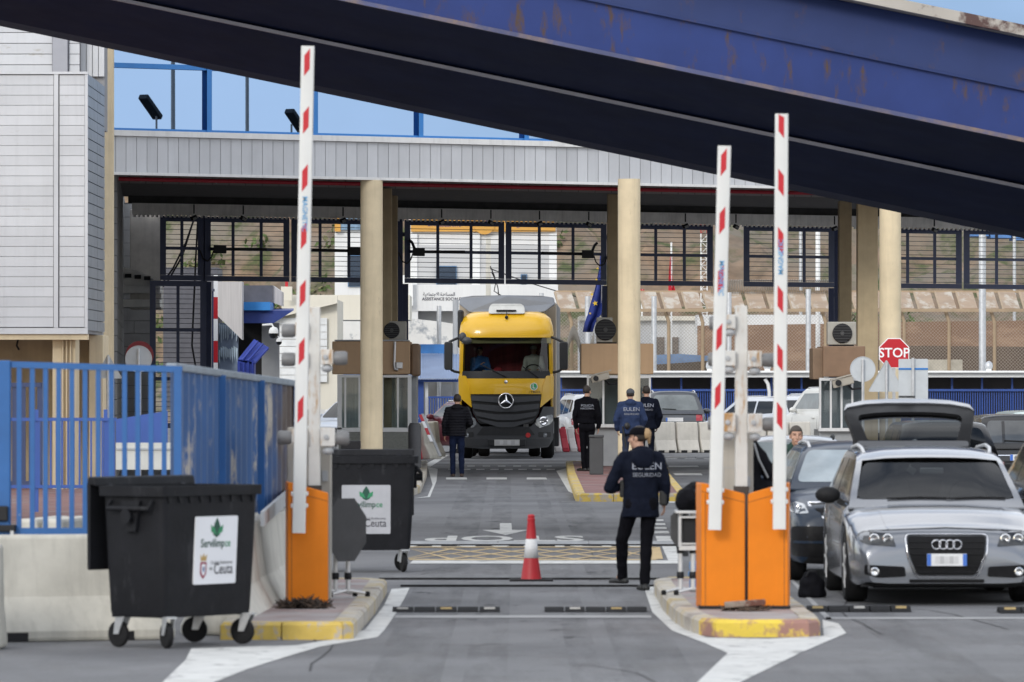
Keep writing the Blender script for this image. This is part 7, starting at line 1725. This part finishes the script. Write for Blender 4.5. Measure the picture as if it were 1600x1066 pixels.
m_ = MB(); m_.box(-.05, .05, 0, .1, .19, .27); m_.box(-.06, .06, -.01, .11, .13, .18); m_.build('upper_pack', mat('bottle_blue_light', (.05, .2, .45), .4), t, bevel=.015)
# black jacket hung behind the right sensor post
t = thing('black_jacket', 'black jacket slung over the top of the right orange barrier behind the post', 'jacket', (W(1194, 0, 49.4).x, 49.4, 1.0))
m_ = MB(); cap_(m_, (-.09, 0, -.05), (-.10, 0, .55), .085, .035); cap_(m_, (-.08, .02, .46), (.10, .04, .14), .05, .075); cap_(m_, (0, .0, .05), (.08, .02, -.1), .13, .12); cap_(m_, (.09, .03, .16), (.14, .03, -.1), .06, .07)
fuse(m_, .012, 'cloth', mat('black_jacket_cloth', (.005, .005, .007), .75, spec=.12, var=.3, scale=10, bump=.4), t, lambda p: .018 * noise.noise(V((p.x * 16, p.y * 16, p.z * 7))))
m_ = MB(); m_.tube([(-.09, -.07, .5), (-.05, -.09, .36), (.03, -.1, .2)], .008, 5); m_.build('zip', M_greyp, t)
# handbag on the road beside the estate car
t = thing('holdall_bag', 'black zipped holdall standing on the road beside the silver estate car', 'bag', (W(1269, 0, 53.6).x, 53.6, 0))
m_ = MB(); loft_(m_, [((0, 0, .0), .125, .10), ((0, 0, .03), .135, .11), ((0, 0, .14), .12, .09), ((-.01, 0, .21), .08, .055), ((-.015, 0, .245), .045, .03)])
fuse(m_, .009, 'bag', MATS['backpack_black'], t, lambda p: .010 * noise.noise(p * 16))
m_ = MB(); m_.tube([(-.06, -.05, .2), (-.03, -.08, .25), (.03, -.08, .25), (.06, -.05, .2)], .009, 6); m_.build('handle', M_black, t, smooth=60)
# weeds and rubble at the barrier feet
def litter(label, px, d, wd, hh, name, mats, n, cat):
    c = W(px, 0, d); t = thing(name, label, cat, (c.x, d, .14)); m_ = MB()
    for i in range(n):
        b = V((rnd.uniform(-wd, wd), rnd.uniform(-.06, .08), 0)); a = rnd.uniform(0, 6.3); u = V((math.cos(a), math.sin(a), rnd.uniform(-.3, .9))).normalized(); l = rnd.uniform(.3, 1) * hh * 1.2; sd_ = u.orthogonal().normalized() * rnd.uniform(.006, .016)
        z = V((0, 0, rnd.uniform(.0, hh * .7) * (1 - abs(b.x) / wd * .6))); m_.add([b + z - sd_, b + z + sd_, b + z + u * l + sd_ * .4, b + z + u * l - sd_ * .4], [(0, 1, 2, 3)], i % len(mats))
    m_.build('dry_stalks', mats, t, fix=False); return t
litter('clump of dry brown weeds at the foot of the lone orange barrier', 474, 47.7, .19, .085, 'weed_clump', [mat('dry_weed', (.075, .05, .035), .9, var=.3, scale=20), mat('dark_weed', (.035, .026, .02), .9, var=.3, scale=20)], 420, 'weeds')
t = litter('broken board and dry weeds in front of the paired orange barriers', 1167, 47.25, .2, .05, 'rubble_heap', [MATS['dry_weed'], MATS['dark_weed']], 160, 'rubble')
m_ = MB(); m_.cbox((-.02, -.09, .055), (.34, .09, .05), Matrix.Rotation(R(-4), 3, 'Y')); m_.build('broken_board', mat('weathered_board', (.26, .21, .17), .9, var=.3, scale=8, rust=((.12, .05, .035), .5, .58, 4, (1, 1, 1))), t, bevel=.01)
m_ = MB()
for i in range(16): m_.cbox((rnd.uniform(-.2, .2), rnd.uniform(-.14, -.02), .012), (rnd.uniform(.02, .08), rnd.uniform(.02, .06), rnd.uniform(.012, .03)), Matrix.Rotation(rnd.uniform(0, 3), 3, 'Z'))
m_.build('chips', MATS['dry_weed'], t)
# cone
t = thing('traffic_cone', 'red and white traffic cone standing between the two middle speed bumps', 'traffic cone', (W(830, 0, 57.5).x, 57.5, 0))
m_ = MB(); m_.prism(rounded([(-.225, -.225), (.225, -.225), (.225, .225), (-.225, .225)], .05), lambda a, b: V((a, b, .004)), lambda a, b: V((a * .97, b * .97, .04))); m_.build('base', M_rubber, t, bevel=.008)
M_cone = mat('cone_red', (.36, .010, .016), .5, var=.12, scale=6, rust=((.14, .03, .025), .62, .75, 5, (1, 1, 1)))
rc = lambda z: .092 - (.092 - .033) * (z - .06) / .60
m_ = MB(); m_.lathe([(.105, .038), (.10, .065), (rc(.24), .24), (rc(.25), .25)], n=24); m_.lathe([(rc(.445), .445), (rc(.62), .62), (.04, .63), (.04, .648), (.033, .655), (.037, .675), (.028, .69), (.012, .692)], n=24); m_.lathe([(rc(.2) - .004, .2), (rc(.5) - .004, .5)], n=24); m_.build('cone_body', M_cone, t, smooth=40)
m_ = MB(); m_.lathe([(rc(.252) + .0015, .252), (rc(.443) + .0015, .443)], n=24, caps=False); o = m_.build('reflective_sleeve', mat('sleeve_grey_white', (.55, .55, .55), .45, var=.12, scale=8), t, smooth=60); o.modifiers.new('s', 'SOLIDIFY').thickness = .002

# wheeled waste bins
M_binp = mat('bin_black_plastic', (.010, .0105, .013), .6, spec=.2, var=.2, scale=5, bump=.2, streak=.05, rust=((.035, .036, .04), .58, .72, 2.2, (3, 3, .8)))
M_sticker = mat('sticker_white', (.72, .73, .76), .4, var=.03)
M_stk_green = mat('sticker_green', (.03, .22, .10), .5); M_stk_dgreen = mat('sticker_dark_green', (.012, .07, .045), .5); M_stk_maroon = mat('sticker_maroon', (.25, .02, .05), .5); M_stk_gold = mat('sticker_gold', (.45, .3, .1), .5)
def bin_body(t, lid_open=True):
    Lx, Ly = .605, .31     # half sizes at the rim
    def rg(z, k, kx=None): 
        kx = kx or k; return [V((a * kx, b * k, z)) for a, b in rounded([(-Lx, -Ly), (Lx, -Ly), (Lx, Ly), (-Lx, Ly)], .06, 4)]
    m_ = MB(); m_.rings([rg(.24, .86, .88), rg(.27, .88, .90), rg(.60, .92, .94), rg(1.02, .965, .975), rg(1.04, .97, .98), rg(.95, .92, .94), rg(.35, .80, .86)], caps=True); m_.build('bin_body', M_binp, t, smooth=35)
    m_ = MB(); n0 = rg(1.03, 1.05, 1.04); n1 = rg(1.095, 1.055, 1.045); i0 = rg(1.03, .96, .97); i1 = rg(1.095, .95, .965); k = len(n0); m_.add(n0 + n1 + i1 + i0, [(a + q * k, (a + 1) % k + q * k, (a + 1) % k + ((q + 1) % 4) * k, a + ((q + 1) % 4) * k) for q in range(4) for a in range(k)]); 
    for i in range(9): x = -.52 + i * .13; m_.prism([(x - .03, 1.03), (x + .03, 1.03), (x + .012, .985), (x - .012, .985)], lambda a, b: V((a, -Ly * 1.0, b)), lambda a, b: V((a, -Ly * .94, b)))
    m_.build('rim', M_binp, t, smooth=35)
    for sx in (-1, 1):
        m_ = MB(); m_.tube([(sx * Lx * 1.0, -.2, 1.0), (sx * (Lx + .05), -.2, .95), (sx * (Lx + .05), .2, .95), (sx * Lx, .2, 1.0)], .016, 8); m_.build('handle', M_binp, t, smooth=60)
        m_ = MB(); m_.lathe([(.035, 0), (.035, sx * .09), (.05, sx * .09), (.05, sx * .10)], (sx * Lx * .97, 0, .9), 'x', 14); m_.build('lifting_pin', M_binp, t)
        m_ = MB(); m_.prism([(-.09, 1.0), (.09, 1.0), (.05, .8), (-.05, .8)], lambda a, b: V((sx * Lx * .93, a, b)), lambda a, b: V((sx * (Lx * .93 + .06), a, b))); m_.build('pin_bracket', M_binp, t)
        for y in (-.235, .235):
            yaw = R(20 * sx + (15 if y > 0 else -10)); q = Matrix.Rotation(yaw, 3, 'Z'); c = V((sx * .47, y, .09))
            m_ = MB(); m_.lathe([(.03, -.022), (.092, -.022), (.1, -.012), (.1, .012), (.092, .022), (.03, .022)], (0, 0, 0), 'x', 22); m_.xform(Matrix.Translation(c + V((0, 0, .012))) @ q.to_4x4()); w_ = m_.build('wheel', M_rubber, t, smooth=35)
            m_ = MB()
            for s2 in (-1, 1): m_.hexa([V(p) for p in ((s2 * .03, -.03, -.0), (s2 * .038, -.03, 0), (s2 * .038, .02, 0), (s2 * .03, .02, 0), (s2 * .03, -.09, .13), (s2 * .038, -.09, .13), (s2 * .038, .0, .13), (s2 * .03, .0, .13))])
            m_.box(-.045, .045, -.1, .03, .128, .142); m_.xform(Matrix.Translation(c + V((0, 0, .012))) @ q.to_4x4()); m_.build('castor_fork', M_steel, w_)
    m_ = MB(); m_.box(-.52, .52, -.26, .26, .235, .262); m_.build('under_frame', M_binp, t)
    if lid_open:  # lid swung down over the back
        m_ = MB(); pr = [(Ly + .03, 1.09), (Ly + .045, 1.15), (Ly + .11, 1.155), (Ly + .125, 1.1), (Ly + .12, .54), (Ly + .09, .54), (Ly + .09, 1.1)]
        m_.prism(pr, lambda a, b: V((-Lx * 1.02, a, b)), lambda a, b: V((Lx * 1.02, a, b))); m_.build('lid', M_binp, t, bevel=.012)
        m_ = MB()
        for x in (-.45, .45): m_.bar((x, Ly + .01, 1.06), (x, Ly + .09, 1.12), .05, .05)
        m_.build('lid_hinge', M_binp, t)
    for ch in t.children:
        if ch.name.split('.')[0] in ('wheel', 'under_frame'): continue
        for v in ch.data.vertices: v.co.z = .24 + (v.co.z - .24) * 1.165
    # sticker with emblem and words
def sticker(t, cx_, zc, w_, h, y, sm=None):
    m_ = MB(); f = lambda a, b: V((cx_ + a, y + (zc + b - .6) * (-.05), zc + b)); g = lambda a, b: f(a, b) + V((0, .012, 0))
    m_.prism(rounded([(-w_ / 2, -h / 2), (w_ / 2, -h / 2), (w_ / 2, h / 2), (-w_ / 2, h / 2)], .015), f, g); st = m_.build('sticker', sm or M_sticker, t)
    n = V((0, -1, 0)); pl = lambda ox, oz: (lambda a, b: (f(ox + a, oz + b), n))
    def shp(name, poly, m, off=.002):
        q = MB(); q.prism(poly, lambda a, b: f(a, b) + n * off, lambda a, b: f(a, b) + n * (off - .0015)); q.build(name, m, st)
    zt = h * .30
    shp('drop_emblem', [(a * 1.35, zt + (b - zt) * 1.25) for a, b in [(0, zt + .075), (.022, zt + .04), (.036, zt + .0), (.03, zt - .03), (0, zt - .048), (-.03, zt - .03), (-.036, zt), (-.022, zt + .04)]], M_stk_dgreen)
    for s_ in (-1, 1): shp('leaf_emblem', [(a * 1.35, zt + (b - zt) * 1.25) for a, b in [(s_ * .006, zt - .03), (s_ * .05, zt - .012), (s_ * .055, zt + .03), (s_ * .02, zt + .01)]], M_stk_green, .004)
    q = MB(); text_w(q, 'Servilimp', w_ * .56, pl(-w_ * .09, h * .10), .012, th=.003, stretch=1.15); q.build('name_lettering', M_stk_dgreen, st)
    q = MB(); text_w(q, 'ce', w_ * .13, pl(w_ * .27, h * .098), .012, th=.003, stretch=1.1); q.build('name_ending', M_stk_green, st)
    zs, xs = -h * .27, -w_ * .29
    shp('shield_border', rounded([(xs - 0.0390, zs + 0.0520), (xs + 0.0390, zs + 0.0520), (xs + 0.0390, zs - 0.0390), (xs, zs - 0.0806), (xs - 0.0390, zs - 0.0390)], .008), M_stk_maroon)
    shp('shield_field', rounded([(xs - 0.0234, zs + 0.0364), (xs + 0.0234, zs + 0.0364), (xs + 0.0234, zs - 0.0286), (xs, zs - 0.0559), (xs - 0.0234, zs - 0.0286)], .006), M_sticker, .004)
    shp('shield_charge', rounded([(xs - 0.0117, zs + 0.0156), (xs + 0.0117, zs + 0.0156), (xs + 0.0091, zs - 0.0234), (xs - 0.0091, zs - 0.0234)], .004), MATS['sticker_blue'] if 'sticker_blue' in MATS else mat('sticker_blue', (.1, .16, .3), .5), .006)
    shp('crown', [(xs - 0.0338, zs + 0.0598), (xs + 0.0338, zs + 0.0598), (xs + 0.0416, zs + 0.1105), (xs + 0.0182, zs + 0.0858), (xs, zs + 0.1196), (xs - 0.0182, zs + 0.0858), (xs - 0.0416, zs + 0.1105)], M_stk_gold)
    q = MB(); text_w(q, 'Ciudad Autónoma', w_ * .52, pl(w_ * .14, zs + h * .085), .004, th=.003); q.build('small_lettering', mat('sticker_grey_letter', (.05, .05, .06), .5), st); q = MB(); text_w(q, 'de', w_ * .075, pl(-w_ * .11, zs + h * .0), .004, th=.003); q.build('joining_word', MATS['sticker_grey_letter'], st); q = MB(); text_w(q, 'Ceuta', w_ * .45, pl(w_ * .19, zs - h * .015), .006, th=.003, stretch=1.2); q.build('city_lettering', MATS['sticker_grey_letter'], st)
t = thing('waste_bin', 'black wheeled waste bin with lid hanging open beside the left concrete barrier', 'waste bin', (-2.55, 43.88, 0), R(55), 'black wheeled waste bins')
bin_body(t); sticker(t, .05, .74, .52, .52, -.31 * .955)
t2 = thing('waste_bin', 'black wheeled waste bin standing behind the octagonal sign back', 'waste bin', (W(560, 0, 60.9).x, 60.9, 0), R(4), 'black wheeled waste bins')
bin_body(t2); sticker(t2, .07, .67, .52, .52, -.31 * .955, mat('grey_sticker', (.40, .405, .43), .6, var=.08, scale=5))  # greyer white than the first bin's sticker
# orange box and small table between booth and bin
t = thing('tool_crate', 'small black crate with orange rim behind the second waste bin', 'crate', (W(546, 0, 104).x, 104, .14))
m_ = MB(); m_.box(-.18, .18, 0, .3, 0, .62); m_.build('crate_body', mat('crate_orange', (.55, .1, .03), .5), t, bevel=.02)
m_ = MB(); m_.box(-.16, .2, -.02, .3, .66, .80); m_.box(-.2, .2, -.02, .02, .62, .66); m_.build('crate_lid', M_black, t, bevel=.01)

# blue railing and sheet fence on the left
M_rail = mat('blue_railing_paint', (.014, .10, .30), .5, var=.08, scale=5, rust=((.3, .3, .32), .66, .72, 5, (1, 1, 1)))
t = thing('blue_railing', 'blue barred railing panel standing on the left concrete barrier', 'railing', (W(140, 0, 45.1).x, 45.1, .83))
yy = 45.1; mb = MB(); zT0, zT1 = 2.18, 2.13; zB0 = .85
def rx(p): return W(p, 0, yy).x
mb.bar((rx(-60), yy, zT0), (rx(285), yy, zT1), .045, .05); wb(mb, 'rail', M_rail, t); mb = MB(); mb.bar((rx(-60), yy, zB0), (rx(285), yy, zB0), .045, .05); wb(mb, 'rail', M_rail, t)
for i, p in enumerate([30 + 20.6 * k for k in range(12)]):
    m_ = MB(); m_.bar((rx(p), yy, zB0), (rx(p), yy, zT0 + (zT1 - zT0) * (p + 60) / 345), .038, .03); wb(m_, 'bar', M_rail, t)
m_ = MB(); m_.box(rx(-2), rx(17), yy - .05, yy + .04, .80, 2.20); wb(m_, 'end_post', M_rail, t, bevel=.008)
m_ = MB(); m_.box(rx(-12), rx(14), yy - .09, yy - .05, .93, 1.05); m_.box(rx(-4), rx(26), yy - .1, yy + .06, .845, .9); wb(m_, 'clamp', M_black, t, bevel=.01)
m_ = MB(); m_.box(rx(22), rx(27), yy - .33, yy - .31, .72, .86); wb(m_, 'hook', M_steel, t)
P0, P1 = V((W(268, 0, 45.1).x, 45.1, 0)), V((W(456, 0, 54.5).x, 54.5, 0))
t = thing('sheet_fence', 'blue corrugated sheet fence with worn pale and rusty brown stretches', 'fence', (P0.x, P0.y, .84))
N = 88; vs = []; fs = []; dv = (P1 - P0).normalized(); nv = V((dv.y, -dv.x, 0))
for i in range(N + 1):
    u = i / N; p = P0.lerp(P1, u); o = .03 * (1 if i % 4 in (0, 1) else -1); zt = 2.135 + (2.0 - 2.135) * u
    vs += [p + nv * o + V((0, 0, .86)), p + nv * o + V((0, 0, zt))]
for i in range(N): fs.append((2 * i, 2 * i + 2, 2 * i + 3, 2 * i + 1))
mb = MB(); mb.add(vs, fs); M_sheetb = mat('worn_blue_sheet', (.013, .075, .225), .5, var=.15, scale=1.5, rust=((.42, .38, .33), .55, .63, 1.0, (3, 1.2, 1.2)))
n_ = M_sheetb.node_tree
# the far stretch of the sheet has weathered to brown
bsdf = n_.nodes['Principled BSDF']; src = bsdf.inputs['Base Color'].links[0].from_socket
tcn = n_.nodes.new('ShaderNodeTexCoord'); sep = n_.nodes.new('ShaderNodeSeparateXYZ'); n_.links.new(tcn.outputs['Object'], sep.inputs[0])
wn = n_.nodes.new('ShaderNodeTexNoise'); wn.inputs['Scale'].default_value = 2.0; n_.links.new(tcn.outputs['Object'], wn.inputs[0])
ad = n_.nodes.new('ShaderNodeMath'); ad.operation = 'MULTIPLY_ADD'; ad.inputs[1].default_value = 3.0; n_.links.new(wn.outputs[0], ad.inputs[0]); n_.links.new(sep.outputs[1], ad.inputs[2])
rm = n_.nodes.new('ShaderNodeMapRange'); rm.inputs[1].default_value = 8.4; rm.inputs[2].default_value = 10.2; n_.links.new(ad.outputs[0], rm.inputs[0])
mxn = n_.nodes.new('ShaderNodeMix'); mxn.data_type = 'RGBA'; mxn.inputs[7].default_value = (.075, .05, .04, 1); n_.links.new(rm.outputs[0], mxn.inputs[0]); n_.links.new(src, mxn.inputs[6]); n_.links.new(mxn.outputs[2], bsdf.inputs['Base Color'])
o = wb(mb, 'sheet', M_sheetb, t, fix=False); o.modifiers.new('s', 'SOLIDIFY').thickness = .006
mb = MB(); mb.bar(P0 + V((0, 0, 2.15)), P1 + V((0, 0, 2.015)), .09, .06); wb(mb, 'top_rail', mat('grey_blue_rail', (.22, .26, .30), .5, var=.2, scale=3), t, bevel=.01)
for u in (0.0, .33, .66, 1.0):
    p = P0.lerp(P1, u); m_ = MB(); m_.bar(p + V((.05, 0, .84)), p + V((.05, 0, 2.13 - .13 * u)), .06, .06); wb(m_, 'post', M_rail, t)
# guard rail on the barriers behind the bin
mb = MB(); mb.bar(V((W(410, 0, 47).x, 47, .90)), V((W(452, 0, 54).x, 54, .96)), .03, .12); o = mb.build('guard_rail', M_steel); tag(o, 'short galvanised guard rail on the barriers behind the open waste bin', 'guard rail')
# second railing further back
t = thing('blue_railing', 'second blue railing further back behind the barred panel, with a white board', 'railing', (W(140, 0, 68).x, 68, 0))
mb = MB(); box_px(mb, -40, 182, 653, 658, 68, .05); wb(mb, 'rail', M_bluer, t); mb = MB(); box_px(mb, -40, 182, 758, 763, 68, .05); wb(mb, 'rail', M_bluer, t)
for k in range(14):
    m_ = MB(); box_px(m_, 60 + k * 9, 62.6 + k * 9, 657, 760, 68.01, .03); wb(m_, 'bar', M_bluer, t)
for p in (162, 54): 
    m_ = MB(); box_px(m_, p, p + 6, 640, 800, 68.02, .05); wb(m_, 'post', M_bluer, t)
mb = MB(); pl = [(181, 655), (262, 642), (262, 700), (181, 700)]; mb.prism(pl, lambda a, b: W(a, b, 66), lambda a, b: W(a, b, 66) + V((0, .04, 0))); wb(mb, 'blue_panel', M_bluer, t)
mb = MB(); box_px(mb, 181, 268, 692, 734, 65, .08); wb(mb, 'white_board', mat('dull_white_board', (.5, .5, .47), .7, var=.1, scale=3), t)
mb = MB(); box_px(mb, 181, 268, 700, 703, 64.98, .02); wb(mb, 'board_groove', M_greyp, t)
t = thing('barred_gate', 'dark barred gate standing behind the left end of the blue railing', 'gate', (W(35, 0, 74).x, 74, 0))
mb = MB()
for k in range(7): box_px(mb, -20 + k * 13, -12 + k * 13, 598, 760, 74, .05)
wb(mb, 'bars', M_navy, t)
mb = MB(); box_px(mb, -30, 64, 598, 605, 73.98, .08); wb(mb, 'rail', M_navy, t); mb = MB(); box_px(mb, -30, 64, 752, 760, 73.98, .08); wb(mb, 'rail', M_navy, t)
for k, lab in enumerate(('small concrete block behind the blue railing bars, leftmost', 'small concrete block behind the blue railing bars, next to the bin')):
    jersey(lab, (W(70 + 38 * k, 0, 50).x, 50, 0), R(80), 1.2, .84, False)
